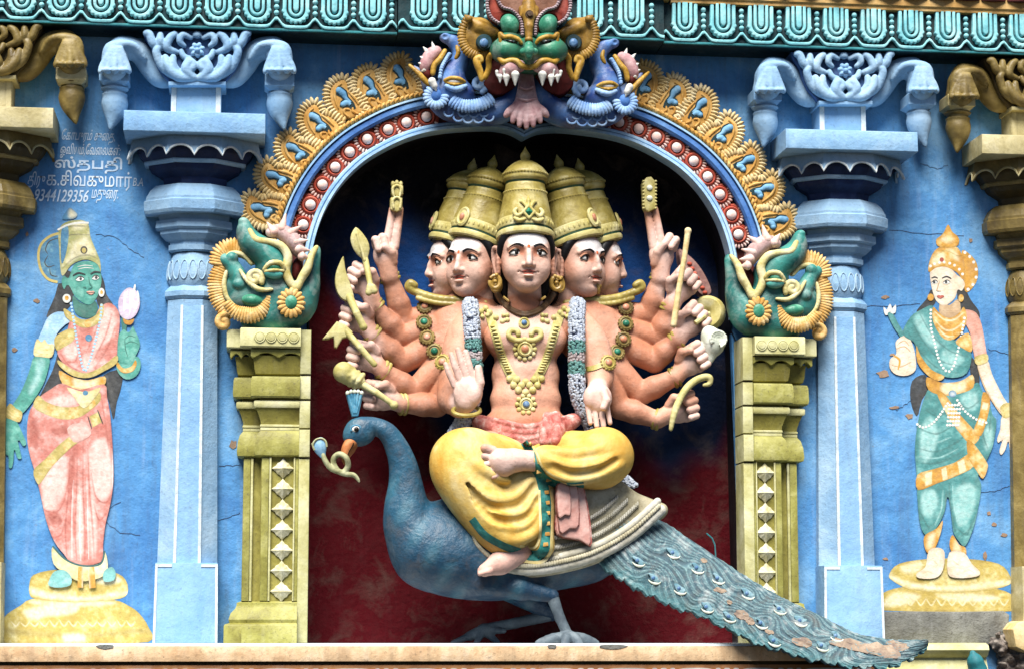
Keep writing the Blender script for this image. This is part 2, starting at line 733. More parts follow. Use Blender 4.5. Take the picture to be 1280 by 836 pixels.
# ------------------------------------------------------------------ unseen ground far below, added for bounce light and kept dark to limit it
g = MB().box(-400, 400, -400, 400, -9.2, -9.0).build('ground', M['ground'], smooth=0)
g['kind'] = 'structure'

# ------------------------------------------------------------------ arch line
INN = [(387, 430), (388, 340), (392, 303), (405, 264), (426, 230), (453, 203), (484, 184), (514, 171), (545, 163.5), (580, 160), (612, 159), (637, 163), (656.5, 172)]
YA = -.10
inn = [np.array(p) for p in Wxz(INN, YA)]
inn[-1][0] = 0.0
inn = [np.array(p) for p in spline(inn, 10)]


def offset(curve, d):
    out = []
    n = len(curve)
    for i in range(n):
        a, b = curve[max(i-2, 0)], curve[min(i+2, n-1)]
        t = (b-a)/np.linalg.norm(b-a)
        out.append(curve[i]+d*np.array([-t[1], t[0]]))
    return out


def resample(curve, n):
    c = np.array(curve)
    s = np.concatenate([[0], np.cumsum(np.linalg.norm(np.diff(c, axis=0), axis=1))])
    q = np.linspace(0, s[-1], n)
    return np.stack([np.interp(q, s, c[:, 0]), np.interp(q, s, c[:, 1])], 1)


# ------------------------------------------------------------------ wall with the niche opening
wl = thing('temple_wall', 'bright blue plastered tower wall behind the figures and pilasters, weathered and cracked', 'wall', (0, 0, 0))
hole = [(-1.10, 0.0)] + [(p[0]-.012, p[1]+.012) for p in inn[3:-1:3]] + [(0, inn[-1][1]+.02)]
hole = hole + [(-x+(.034 if z < 1.56 else 0), z) for x, z in hole[-2::-1]]
wb = MB().plate([(-4.2, -3), (4.2, -3), (4.2, 4.2), (-4.2, 4.2)], .05, 0, holes=[hole])
wb.build('wall_face', M['wall'], wl, smooth=0)

# niche lining: reveal and painted back
nl = [(-1.094, -.01)] + [(p[0], p[1]) for p in inn[::2]]
nl[-1] = (0, inn[-1][1])
nl = nl + [(-x+(.034 if z < 1.56 else 0), z) for x, z in nl[-2::-1]]
NB = .25
rv = MB()
rv.loft([[(x, y, z) for x, z in nl] for y in (-.03, .1, NB)], close=False)
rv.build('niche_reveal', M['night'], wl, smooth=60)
# back: top darkened as shade under the arch, navy middle, maroon sides and foot, brushed into each other
N, Mz = 96, 110
b = MB()
col = []
for j in range(Mz+1):
    for i in range(N+1):
        x, z = -1.2+2.4*i/N, -.05+2.85*j/Mz
        b.v.append((x, NB, z))
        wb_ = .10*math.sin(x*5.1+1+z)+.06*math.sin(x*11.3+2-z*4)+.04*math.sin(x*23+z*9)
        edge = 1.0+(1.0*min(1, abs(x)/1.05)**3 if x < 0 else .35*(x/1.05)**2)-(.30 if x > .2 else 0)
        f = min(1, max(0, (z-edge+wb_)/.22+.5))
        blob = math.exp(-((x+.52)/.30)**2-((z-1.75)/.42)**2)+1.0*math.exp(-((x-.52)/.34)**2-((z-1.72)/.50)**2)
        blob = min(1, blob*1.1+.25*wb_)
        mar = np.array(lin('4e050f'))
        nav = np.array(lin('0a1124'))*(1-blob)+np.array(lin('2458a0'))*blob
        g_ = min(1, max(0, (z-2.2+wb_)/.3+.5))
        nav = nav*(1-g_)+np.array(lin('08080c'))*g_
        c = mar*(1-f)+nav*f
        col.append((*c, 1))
for j in range(Mz):
    for i in range(N):
        o = j*(N+1)+i
        b.f.append((o, o+1, o+N+2, o+N+1))
        b.mi.append(0)
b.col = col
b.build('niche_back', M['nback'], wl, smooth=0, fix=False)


def crack(pts, y=-.002, w=.0022):
    P = []
    r_ = random.Random(len(pts)*7+int(pts[0][0]))
    for a, b in zip(pts[:-1], pts[1:]):
        for k in range(5):
            t = k/5
            P.append((a[0]+(b[0]-a[0])*t+r_.uniform(-1.2, 1.2), a[1]+(b[1]-a[1])*t+r_.uniform(-1, 1)))
    P.append(pts[-1])
    q = Wxz(P, y)
    up = [(x, z+w*r_.uniform(.2, .8)) for x, z in q]
    dn = [(x, z-w*r_.uniform(.2, .8)) for x, z in q]
    return up+dn[::-1]


cb = MB()
for pts in ([(120, 293), (146, 297), (160, 310), (180, 322)], [(150, 626), (130, 638), (118, 640), (108, 643)], [(1080, 383), (1130, 382), (1150, 380)],
            [(1235, 436), (1252, 440), (1266, 446)], [(1110, 287), (1150, 292), (1205, 295)], [(1222, 616), (1248, 613), (1262, 606)], [(1150, 205), (1172, 211), (1185, 207)],
            [(130, 650), (150, 665), (175, 668)], [(1112, 510), (1122, 512), (1132, 505), (1140, 500)], [(270, 650), (285, 646), (300, 640)], [(275, 581), (288, 582), (300, 580)]):
    cb.plate(crack(pts), -.0005, -.002)
cb.build('crack', paint('crack_dark', '3c4660', grime=0, streak=0), wl, smooth=0)
cp = MB()
for (u, v, a, b, sd) in ((1104, 467, 9, 5, 1), (1106, 372, 5, 2.5, 2), (1137, 520, 5, 4, 3), (1118, 509, 7, 2, 4), (46, 376, 4, 3, 5), (18, 437, 4, 3, 6), (1213, 301, 3, 3, 7), (1243, 655, 4, 3, 8), (1255, 668, 5, 3, 9),
                         (1231, 694, 3, 6, 10), (291, 555, 5, 6, 11), (34, 293, 2, 3, 12), (1107, 698, 4, 2, 13), (1236, 641, 3, 3, 14), (1115, 443, 3, 2, 15)):
    q = random.Random(sd)
    cp.plate(Wxz([(u+a*math.cos(t)*q.uniform(.6, 1.2), v+b*math.sin(t)*q.uniform(.6, 1.2)) for t in [2*PI*k/9 for k in range(9)]], 0), -.0005, -.003)
cp.build('flaked_patch', paint('bare_plaster_patch', '9c8068', '86705c', 'ac927c', grime=.2), wl, smooth=0)

# ------------------------------------------------------------------ ledge
XL1 = float(W(1112, 803, -.5)[0])
lg = thing('ledge', 'peach painted ledge with white edge running under the whole niche', 'ledge', (0, -.3, -.1))
MB().plate([(-4, -.085), (XL1, -.085), (XL1, -.014), (-4, -.014)], .34, -.5, .004).build('ledge_slab', M['peach'], lg)
MB().loft([[(x, .338, -.013), (x, -.494, -.013), (x, -.49, -.003), (x, -.47, 0), (x, .338, 0)] for x in (-4, XL1)]).build('ledge_top', M['white'], lg, smooth=20)
MB().box(-4, XL1-.02, .04, -.44, -.11, -.0855).build('ledge_recess', M['golddk'], lg, smooth=0)
MB().plate([(-4, -.40), (XL1-.05, -.40), (XL1-.05, -.101), (-4, -.101)], .04, -.485, .004).build('brown_band', M['brown'], lg)
db = MB()
x = -3.0
rr_ = random.Random(5)
while x < XL1-.3:
    for ln in (.19, .03, .035, .03):
        l2 = ln*rr_.uniform(.85, 1.1)
        pts = [(x+l2/2+l2/2*math.copysign(abs(math.cos(t))**.6, math.cos(t)), -.128+.011*math.sin(t)) for t in [2*PI*k/14 for k in range(14)]]
        db.plate(pts, -.484, -.488)
        x += l2+.014
db.build('painted_dash', M['greyp'], lg, smooth=0)
for (u, sd, wdt) in ((131, 1, 12), (765, 2, 18), (690, 3, 6)):
    q = random.Random(sd)
    pts = [(u+wdt*math.cos(t)*q.uniform(.8, 1.1), 806.5+(4.5*math.sin(t)*q.uniform(.7, 1.1) if math.sin(t) > 0 else 1.5*math.sin(t))) for t in [2*PI*k/12 for k in range(12)]]
    MB().plate(Wxz(pts, -.5), -.497, -.503).build('bare_patch', M['cement'], lg, smooth=0)

# ------------------------------------------------------------------ frieze
YF = -.215
ZF = float(W(250, 39.5, YF)[2]+W(1050, 59.5, YF)[2])/2


def petal(cx, yb, zf):
    b = MB()
    zc, zt = zf+.112, zf+.215

    def U(rx, rz, n=26, bumps=0, amp=.0):
        pts = []
        for k in range(n+1):
            t = PI+PI*k/n
            s = 1+amp*abs(math.sin(bumps*(t-PI)/2)) if bumps else 1
            pts.append((cx+rx*math.cos(t)*s, zc+rz*math.sin(t)*s))
        return [(cx-rx, zt)]+pts+[(cx+rx, zt)]

    def ring(o, i, yf, bev):
        b.plate(o+i[::-1], yb, yf, bev)
    oo = U(.066, .070, 54, 18, .10)
    ring(oo, U(.047, .052, 54), yb-.030, .006)
    ring(U(.038, .043), U(.0225, .028), yb-.034, .004)
    b.plate([(cx-.014, zt)]+[(cx+.014*math.cos(t), zc+.005+.02*math.sin(t)) for t in [PI+PI*k/10 for k in range(11)]]+[(cx+.014, zt)], yb, yb-.036, .004)
    return b


def frieze(name, label, x0, x1, yf, first, pitch, zf=ZF):
    t = thing(name, label, 'frieze', ((x0+x1)/2, yf/2, zf))
    MB().box(x0, x1, .05, yf, zf, zf+.42).build('backing_board', M['tealdk'], t, smooth=0)
    MB().plate([(x0, zf), (x1, zf), (x1, zf+.012), (x0, zf+.012)], yf, yf-.016, .003).build('bottom_strip', M['teal'], t)
    p = first
    wv = []
    while p < x1+.1:
        if x0+.06 < p < x1-.06:
            petal(p, yf, zf).build('petal', M['cyan'], t, smooth=50)
        c = p+pitch/2
        if x0+.02 < c < x1-.02:
            bb = MB()
            for k in range(4):
                bb.ball((c, yf-.012, zf+.092+.030*k), (.014, .016, .014), 10, 6)
            bb.build('bead_string', M['cyan'], t)
        p += pitch
    # rippling wave band between the petals: a peak below every bead string
    w = MB()
    n = int((x1-x0)/.0125)
    hi, lo_ = [], []
    for i in range(n+1):
        x = x0+(x1-x0)*i/n
        ph = ((x-first-pitch/2)/pitch) % 1.0
        d = min(ph, 1-ph)*pitch
        z = zf+.028+.045*math.exp(-(d/.026)**2)
        hi.append((x, z))
        lo_.append((x, z-.017))
    w.plate(lo_+hi[::-1], yf, yf-.022, .004)
    w.build('wave_band', M['cyan'], t, smooth=60)
    return t


xc0, xc1 = float(W(497, 45, YF)[0]), float(W(828, 56, YF)[0])
ux = float(W(27, 10, YF-.02)[0])
frieze('lotus_frieze', 'long teal lotus petal frieze above the left pilasters and the Tamil writing', -4.2, xc0-.004, YF, ux-.193*7, .193)
frieze('lotus_frieze', 'short projecting teal frieze block behind the green monster mask', xc0, xc1, YF-.045, float(W(530, 10, YF-.07)[0]), .212)
frieze('lotus_frieze', 'long teal lotus petal frieze under the gold moulding above the right pilasters', xc1+.004, 4.2, YF, float(W(856, 30, YF-.02)[0]), .199)
cm = thing('cornice', 'gold edged cornice with dark maroon tiles over the teal frieze', 'cornice', (0, -.3, ZF+.2))
MB().loft([[(x, .04, ZF+.425), (x, -.235, ZF+.425), (x, -.257, ZF+.27), (x, -.257, ZF+.235), (x, -.247, ZF+.225), (x, -.247, ZF+.212), (x, -.21, ZF+.208), (x, .04, ZF+.208)] for x in (xc1+.1-.06, 4.2)]).build('gold_moulding', M['goldrim'], cm, smooth=20)
MB().loft([[(x, .04, ZF+.425), (x, -.275, ZF+.425), (x, -.30, ZF+.27), (x, -.30, ZF+.245), (x, -.29, ZF+.235), (x, -.29, ZF+.222), (x, -.255, ZF+.218), (x, .04, ZF+.218)] for x in (xc0, xc1+.03)]).build('gold_moulding', M['goldrim'], cm, smooth=20)
MB().loft([[(x, .04, ZF+.425), (x, -.235, ZF+.425), (x, -.257, ZF+.27), (x, -.247, ZF+.212), (x, .04, ZF+.208)] for x in (-4.2, xc0-.002)]).build('gold_moulding', M['goldrim'], cm, smooth=20)
tb = MB()
for i in range(60):
    x = -4.2+.14*i
    tb.loft([[(x+.005, .04, ZF+.43), (x+.005, -.285, ZF+.43), (x+.005, -.265, ZF+.275), (x+.005, .04, ZF+.275)], [(x+.07, .04, ZF+.43), (x+.07, -.315, ZF+.43), (x+.07, -.295, ZF+.27), (x+.07, .04, ZF+.27)],
             [(x+.135, .04, ZF+.43), (x+.135, -.285, ZF+.43), (x+.135, -.265, ZF+.275), (x+.135, .04, ZF+.275)]])
tb.build('roof_tile_row', M['rooft'], cm, smooth=60)
MB().box(-4.2, 4.2, .05, -.25, ZF+.432, ZF+.8).build('upper_storey', M['rooft'], cm, smooth=0)

# ------------------------------------------------------------------ pilasters
PXC = -1.66


def Zp(v, y):
    return float(W(240, v, y)[2])


C8 = 1/math.cos(PI/8)


def octo(b, prof, c, ys=.8):
    """prof: (half width px, picture row) from top to bottom."""
    pr = [(a*PX*C8, Zp(v, -a*PX*ys*.8)) for a, v in prof][::-1]
    return b.lathe(pr, c, 8, ys=ys, rot=PI/8, caps=True)


def make_pilaster():
    x0 = PXC
    t = thing('pilaster', 'pale blue octagonal pilaster left of the niche, beside the green skinned painted goddess', 'pilaster', (x0, 0, 0), 'octagonal pilasters along the wall')
    c = (x0, 0, 0)
    # base block with white edging
    zb = Zp(703, -.17)
    b = MB().plate([(x0-.155, 0), (x0+.155, 0), (x0+.15, zb), (x0-.15, zb)], 0, -.172, .004)
    b.cur = 1
    wv = .012
    b.plate([(x0-.155, .002), (x0-.155+wv, .002), (x0-.15+wv, zb-.006), (x0-.15, zb-.006)], -.17, -.175)
    b.plate([(x0+.155, .002), (x0+.155-wv, .002), (x0+.15-wv, zb-.006), (x0+.15, zb-.006)], -.17, -.175)
    for sx in (-1, 1):
        b.plate([(x0+sx*.15, zb-.0065), (x0+sx*.15, zb-.0195), (x0+sx*.07, zb-.0195), (x0+sx*.07, zb-.0065)], -.17, -.1755)
    b.build('base', [M['pil2'], M['white']], t)
    # shaft
    zt = Zp(374, -.11)
    ab, at = .146, .122
    s = MB().lathe([(ab*C8, zb-.003), (at*C8, zt)], c, 8, ys=.85, rot=PI/8)
    s.build('shaft', M['pil'], t, smooth=0)
    yb_, yt_ = -ab*.85, -at*.85
    f = MB()
    for i, (l, r) in enumerate(((-.36, .36), (-.46, -.36), (.36, .46))):
        f.cur = 0 if i == 0 else 1
        z1 = zt-.03
        zz0 = zb+.0 if i else zb
        pr = .002 if i == 0 else .005
        f.add([(x0+l*ab, yb_-pr, zz0), (x0+r*ab, yb_-pr, zz0), (x0+r*at, yt_-pr, z1), (x0+l*at, yt_-pr, z1),
               (x0+l*ab, yb_+.01, zz0), (x0+r*ab, yb_+.01, zz0), (x0+r*at, yt_+.01, z1), (x0+l*at, yt_+.01, z1)],
              [(0, 1, 2, 3), (0, 3, 7, 4), (1, 5, 6, 2), (3, 2, 6, 7), (0, 4, 5, 1)])
    f.build('front_panel', [M['pil2'], M['white']], t, smooth=0)
    # collar rings and vase
    b = MB()
    octo(b, [(27, 357), (31, 360), (34.5, 364), (34.5, 370), (31, 374)], c)
    b.build('collar', M['pil'], t, smooth=0)
    b = MB()
    octo(b, [(31, 306), (31, 312.5), (27, 315)], c)
    b.build('collar', M['pil'], t, smooth=0)
    b = MB()
    pr = [(25, 314), (27, 318), (31, 328), (32.5, 340), (31, 350), (26, 358)]
    b.lathe([(a*PX, Zp(v, -.12)) for a, v in pr][::-1], c, 28, ys=.85)
    b.build('vase', M['pil'], t, smooth=50)
    b = MB()
    for k in range(9):
        an = PI+PI*(k+.5)/9
        ct, st = math.cos(an), math.sin(an)
        pts = []
        for j in range(13):
            q = 2*PI*j/12
            z = 336+12*math.sin(q)
            rr = np.interp(z, [318, 328, 340, 350], [27, 31, 32.5, 31])*PX+.002
            a2 = an+.15*math.cos(q)
            pts.append((x0+rr*math.cos(a2), rr*math.sin(a2)*.85, Zp(z, -.12)))
        b.tube(pts, .0036, 6)
    b.build('vase_petal_ring', M['pil'], t)
    # spreading tier
    b = MB()
    octo(b, [(47, 275), (47.5, 284), (45, 286), (42, 287), (41.5, 292), (35, 299), (30, 302), (29, 306)], c, .75)
    b.build('tier', M['pil'], t, smooth=0)
    # cushion
    b = MB()
    octo(b, [(48, 231), (55, 237), (60, 246), (60, 249), (62.5, 250.5), (62, 262), (60, 266), (45, 268), (42, 275)], c, .78)
    b.build('cushion', M['pil'], t, smooth=0)
    b = MB()
    octo(b, [(42, 210), (38, 232)], c, .8)
    b.build('neck', M['dkblue'], t, smooth=0)
    # lotus bowl under the abacus
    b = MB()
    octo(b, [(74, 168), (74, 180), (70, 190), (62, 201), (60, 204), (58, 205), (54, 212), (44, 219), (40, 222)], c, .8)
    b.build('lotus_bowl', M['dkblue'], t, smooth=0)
    b = MB()
    octo(b, [(63, 200), (63.5, 201.5), (62, 204), (61, 205)], c, .8)
    b.build('bowl_line', M['pil'], t, smooth=0)
    # scalloped lip: two arcs to a facet
    rim, low = [], []
    n = 16
    cs = [(math.cos(PI/8+PI/4*k), math.sin(PI/8+PI/4*k)) for k in range(9)]
    for k in range(3, 8):
        (ax, ay), (bx, by) = cs[k], cs[(k+1) % 8]
        for i in range(n):
            q = i/n
            ux_, uy_ = ax+(bx-ax)*q, ay+(by-ay)*q
            ph = (q*2) % 1
            arc = math.sin(PI*ph)**.55 if 0 < ph < 1 else 0
            rim.append((ux_, uy_))
            low.append(arc)
    rings = []
    a0, a1 = 78*PX*C8, 83*PX*C8
    zt_, zl_ = Zp(168, -.26), Zp(193, -.27)
    for dr, top in ((0, True), (0, False), (-.014, False)):
        ring = []
        for (ux_, uy_), a in zip(rim, low):
            z = zt_ if top else zl_+a*.052
            rr = (a0 if top else a0+(a1-a0)*(zt_-z)/(zt_-zl_))+dr
            ring.append((x0+rr*ux_, rr*uy_*.8, z))
        rings.append(ring)
    b = MB().loft(rings, close=False)
    b.build('scalloped_lip', M['pil'], t, smooth=35)
    e = MB()
    e.tube([(p[0], p[1]-.002, p[2]) for p in rings[1][n//2:-n//2]], .006, 6)
    e.build('lip_edge', M['white'], t)
    # abacus
    za, zc_ = Zp(140, -.32), Zp(165.5, -.32)
    b = MB().plate([(x0-.346, zc_), (x0+.346, zc_), (x0+.346, za), (x0-.346, za)], 0, -.32, .005)
    b.build('abacus', M['pil2'], t, smooth=30)
    # neck block with pale side strips
    z1 = Zp(102, -.16)
    b = MB().plate([(x0-.125, za-.002), (x0+.125, za-.002), (x0+.125, z1+.02), (x0-.125, z1+.02)], 0, -.15, .004)
    b.cur = 1
    for sx in (-1, 1):
        b.plate([(x0+sx*.122, za), (x0+sx*.098, za), (x0+sx*.098, z1), (x0+sx*.122, z1)], -.148, -.154)
    b.build('neck_block', [M['pil2'], M['white']], t)
    # bracket capital: flaring plate with leaves and flower, two arms ending in buds
    U0 = 246.5

    def q(u, v):
        return (U0+u, v)
    pl = [(-34, 104), (34, 104), (40, 97), (48, 88), (54, 75), (58, 60), (66, 48), (68, 39), (-68, 39), (-66, 48), (-58, 60), (-54, 75), (-48, 88), (-40, 97)]
    b = MB().plate(Wxz([q(*p) for p in pl], -.17), 0, -.17, .006)
    b.build('bracket_plate', M['brblue'], t)
    b = MB().plate(Wxz([q(-36, 107), q(36, 107), q(36, 102), q(-36, 102)], -.2), 0, -.2, .004)
    b.build('bracket_sill', M['pil2'], t)
    fl = Field(.005)
    y = -.175
    for s in (-1, 1):
        def Q(u, v, dy=0, r=4):
            return (U0+s*u, v, y-dy, r)
        fl.chain([Q(4, 98, .02, 5), Q(14, 88, .03, 6), Q(10, 78, .03, 5), Q(4, 81, .03, 4), Q(6, 86, .035, 4)], k=2, n=4)      # inner volute
        fl.chain([Q(8, 99, .02, 4), Q(24, 96, .03, 6), Q(36, 84, .03, 6), Q(40, 72, .03, 4)], k=2, n=4)
        fl.chain([Q(22, 92, .02, 4), Q(30, 82, .03, 5), Q(30, 72, .03, 4)], k=1, n=4)
        fl.chain([Q(30, 96, .01, 4), Q(44, 84, .02, 5), Q(51, 66, .03, 5), Q(48, 60, .03, 4)], k=1, n=4)
        fl.chain([Q(26, 66, .01, 4), Q(38, 60, .03, 5), Q(34, 48, .03, 5), Q(28, 43, .03, 4)], k=1, n=4)
        fl.chain([Q(40, 62, .01, 3), Q(46, 54, .03, 5), Q(46, 44, .03, 4)], k=1, n=4)
        fl.chain([Q(46, 62, .01, 3), Q(55, 55, .03, 5), Q(60, 43, .03, 5), Q(64, 42, .03, 4)], k=1, n=4)
        fl.chain([Q(8, 48, .02, 3), Q(18, 44, .03, 4), Q(22, 52, .03, 4), Q(16, 58, .02, 3)], k=1, n=4)
        fl.chain([Q(4, 74, .01, 3), Q(16, 72, .02, 4), Q(20, 64, .02, 3)], k=1, n=4)
    fl.ell((U0, 44, y-.02), (6, 5, 5), k=1)
    fl.build('leaf_carving', M['pil'], t)
    fl = Field(.004)
    for k in range(7):
        an = 2*PI*k/7+.3
        fl.ell((U0+6.2*math.cos(an), 63-6.2*math.sin(an), y-.03), (4, 3.2, 4), rot=math.degrees(an), k=.6)
    fl.ell((U0, 63, y-.045), (3.4, 3.4, 4), k=.5)
    fl.build('flower', M['pil2'], t)
    for s in (-1, 1):
        def Q(u, v, dy=0, r=4):
            return (U0+s*u, v, -.10-dy, r)
        fl = Field(.006)
        fl.chain([Q(34, 102, 0, 7), Q(48, 99, .0, 9), Q(60, 84, .0, 11), Q(72, 66, .02, 12), Q(88, 60, .04, 12), Q(100, 66, .05, 11)], k=5, n=4)
        fl.chain([Q(96, 60, .05, 14), Q(102, 72, .06, 15), Q(103, 88, .06, 18)], k=4)
        for a, bq in ((0, 0), (7, 5), (14, 11)):    # leaf strands over the hump
            fl.chain([Q(66+a*.6, 74-bq*.6, .07, 3), Q(78+a, 58-bq*.2, .10, 4), Q(96+a, 56+bq*.3, .11, 5), Q(110+a*.3, 66+bq, .10, 5), Q(112+a*.1, 76+bq, .09, 4)], k=2, n=4)
        for a in (-15, -8, 0, 8, 15):
            fl.chain([Q(101+a*.35, 62, .125, 4), Q(103+a*.9, 80, .135-abs(a)*.001, 4.6), Q(103+a*1.2, 90, .14-abs(a)*.001, 3.4)], k=1.2, n=4)
        for a in (-11, 0, 11):
            fl.ell((U0+s*(103+a), 88, -.245), (6, 3, 4), k=1)
        fl.build('bracket_arm', M['pil'], t)
        bx = MB()
        cw = W(U0+s*103, 95, -.14)
        z0_, z1_ = float(W(U0, 107, -.16)[2]), float(W(U0, 91, -.16)[2])
        bx.lathe([(.074, z0_-.015), (.096, z0_), (.104, z0_+.004), (.104, z1_-.008), (.096, z1_)], (cw[0], -.12, 0), 4, ys=1, rot=PI/4)
        bx.build('pendant_block', M['pil2'], t, smooth=0)
        fl = Field(.006)
        fl.chain([(U0+s*103, 110, -.12, 14), (U0+s*103, 120, -.12, 13)], k=2)
        fl.ell((U0+s*103, 112, -.12), (18, 3.4, 18), k=.6)
        fl.ell((U0+s*103, 119.5, -.12), (16.5, 2.6, 16.5), k=.6)
        fl.chain([(U0+s*103, 122, -.12, 12), (U0+s*103, 130, -.12, 15.5), (U0+s*103.5, 140, -.125, 12), (U0+s*106, 152, -.135, 6), (U0+s*109, 162, -.145, 1.2)], k=3, n=3)
        fl.build('pendant_bud', M['pil'], t)
    return t


pil = make_pilaster()
pr = copy_tree(pil)
pr.location.x = 1.66
pr['label'] = 'pale blue octagonal pilaster right of the niche, its foot behind the peacock tail'
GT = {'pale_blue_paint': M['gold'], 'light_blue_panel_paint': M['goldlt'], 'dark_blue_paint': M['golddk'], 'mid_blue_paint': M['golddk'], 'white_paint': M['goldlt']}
for sx, lb in ((-1, 'old gold octagonal pilaster cut by the left border of the photo'), (1, 'old gold octagonal pilaster cut by the right border of the photo')):
    p = copy_tree(pil)
    p.location.x = sx*2.69
    p['label'] = lb
    repaint(p, GT)

# ------------------------------------------------------------------ jamb pilasters of the niche
ZJ = 1.527


def make_jamb(s, label):
    t = thing('niche_pilaster', label, 'pilaster', (s*1.3, 0, 0), 'olive pilasters carrying the arch')

    def zz(v):
        return float(W(340, v, -.14)[2])

    def X(u):
        if s > 0:
            u = float(np.interp(u, [280, 304, 326, 373, 386.5], [1026, 1001, 978, 942, 929]))
        return abs(float(W(u, 600, -.14 if s < 0 else -.17)[0]))
    xin, xin2, xmid, xout = X(386.5), X(373), X(326), X(304)

    def stack(name, prof, mat, smooth=35, xm=xmid, xo=xout):
        rings = []
        for d, v in prof:
            z = zz(v)
            rings.append([(s*xin2, 0, z), (s*xin2, -.15-d, z), (s*(xm+d), -.15-d, z), (s*(xm+d), -.085-d, z), (s*(xo+d), -.085-d, z), (s*(xo+d), 0, z)])
        return MB().loft(rings).build(name, mat, t, smooth=smooth)
    stack('base', [(.082, 803.5), (.082, 782), (.078, 780), (.055, 778), (.06, 774), (.05, 766), (.028, 760), (.022, 756), (.022, 753), (.004, 751)], M['olive'])
    stack('shaft', [(0, 751.5), (0, 570)], M['olivedk'])
    stack('bell_moulding', [(.01, 571), (.03, 569), (.034, 564), (.03, 552), (.02, 543), (.005, 538)], M['olive'])
    stack('thin_band', [(0, 539), (.006, 537.5), (.006, 535), (.002, 534), (.008, 533), (.008, 531), (.002, 530)], M['olivelt'])
    stack('curved_moulding', [(.004, 530.5), (.006, 526), (.016, 518), (.028, 511), (.03, 510)], M['olivedk'])
    stack('thin_band', [(.036, 510), (.04, 508), (.04, 503), (.036, 501.5)], M['olivelt'])
    stack('neck', [(.012, 502), (.012, 496)], M['olivedk'])
    stack('block_moulding', [(.045, 498), (.055, 496), (.058, 491), (.055, 475), (.05, 472), (.03, 471)], M['olive'])
    stack('neck', [(.02, 472), (.02, 468)], M['olivedk'])
    stack('bell_moulding', [(.02, 470), (.034, 468), (.04, 462), (.045, 450), (.05, 446)], M['olivedk'])
    # scalloped apron over the upper bell
    for (a, b, y) in ((xin2, xmid+.06, -.15-.052), (xmid+.062, xout+.075, -.085-.062)):
        n = 24
        pts = [(s*(a+(b-a)*i/n), zz(449.5)+.026*abs(math.sin(PI*2*i/n+.4))) for i in range(n+1)]
        MB().plate(pts+[(s*b, zz(438.5)), (s*a, zz(438.5))], y+.05, y-.012, .004).build('scalloped_apron', M['olive'], t)
    stack('neck', [(.03, 441), (.03, 435)], M['olivedk'])
    stack('abacus', [(.085, 437), (.092, 435.5), (.092, 415), (.088, 413.5)], M['olivelt'], xm=xmid+.02)
    # discs on the abacus
    d = MB()
    for k in range(4):
        x = s*(xin2+.035+.055*k)
        d.lathe([(.03, 0), (.026, .006), (.02, .004), (.018, .008), (.0, .009)], (x, -.242, zz(425)), 14, tilt=Matrix.Rotation(R(90), 3, 'X'), caps=False)
    d.build('disc_row', M['olivelt'], t)
    # inner strip, in five lengths
    segs = [(803, 573), (571, 537), (535, 501), (499, 470), (468, 413.5)]
    for (a, b), o in zip(segs, (0, .012, .006, .012, .02)):
        MB().plate([(s*xin, zz(a)), (s*xin2, zz(a)), (s*xin2, zz(b)), (s*xin, zz(b))], 0, -.178-o, .006).build('inner_strip', M['olivelt'], t)
    # shaft dressing: raised strips and lozenges
    z0, z1 = zz(750.5), zz(571.5)
    for u0, u1, y in ((327, 336, -.158), (369, 373, -.158), (304.3, 313, -.094)):
        a, b = X(u0), X(u1)
        MB().plate([(s*a, z0), (s*b, z0), (s*b, z1), (s*a, z1)], y+.012, y-.006, .003).build('raised_strip', M['olive'], t)
    for u0, u1, y in ((336.5, 339, -.168), (366.8, 368.8, -.168), (313.5, 316.5, -.102)):
        a, b = X(u0), X(u1)
        MB().plate([(s*a, z0), (s*b, z0), (s*b, z1), (s*a, z1)], y+.02, y, .002).build('pale_strip', M['olivelt'], t)
    for k in range(7):
        c = W(353.5, 585+25.6*k, -.16)
        xx, z = X(353.5)*s, c[2]
        b = MB()
        w_, h_ = .056, .0515
        pts = []
        for j in range(16):
            an = 2*PI*j/16
            sc = (1/(abs(math.cos(an))+abs(math.sin(an))))*(1-.10*(j % 2))
            pts.append((xx+w_*sc*math.cos(an), z+h_*sc*math.sin(an)))
        vs_ = [(p[0], -.151, p[1]) for p in pts]+[(p[0], -.158, p[1]) for p in pts]+[(xx, -.186, z)]
        fs_ = [(j, (j+1) % 16, 16+(j+1) % 16, 16+j) for j in range(16)]+[(16+j, 16+(j+1) % 16, 32) for j in range(16)]
        b.add(vs_, fs_)
        b.build('lozenge', M['lozenge'], t, smooth=0)
    return t


make_jamb(-1, 'pale olive pilaster with a column of lozenges, on the peacock head side of the niche')
make_jamb(1, 'pale olive pilaster with lozenges, partly covered by the peacock tail')

# ------------------------------------------------------------------ arch
ar = thing('niche_arch', 'horseshoe arch with blue bands, red rosettes and ochre flame leaves round the niche', 'arch', (0, -.05, 1.6))


def band(d0, d1, y0, y1, name, mat, rnd=0.0):
    b = MB()
    for sgn in (-1, 1):
        o0, o1 = offset(inn, d0)[5:], offset(inn, d1)[5:]
        rings = []
        for a, c in zip(o0, o1):
            if a[0] > -.0:
                a = np.array([0, a[1]])
            if c[0] > 0:
                c = np.array([0, c[1]])
            a, c = np.array([-sgn*a[0], a[1]]), np.array([-sgn*c[0], c[1]])
            if rnd:
                m1 = a+(c-a)*rnd
                m2 = a+(c-a)*(1-rnd)
                rings.append([(a[0], y0, a[1]), (a[0], y1+.012, a[1]), (m1[0], y1, m1[1]), (m2[0], y1, m2[1]), (c[0], y1+.012, c[1]), (c[0], y0, c[1])])
            else:
                rings.append([(a[0], y0, a[1]), (a[0], y1, a[1]), (c[0], y1, c[1]), (c[0], y0, c[1])])
        b.loft(rings)
    return b.build(name, mat, ar, smooth=35)


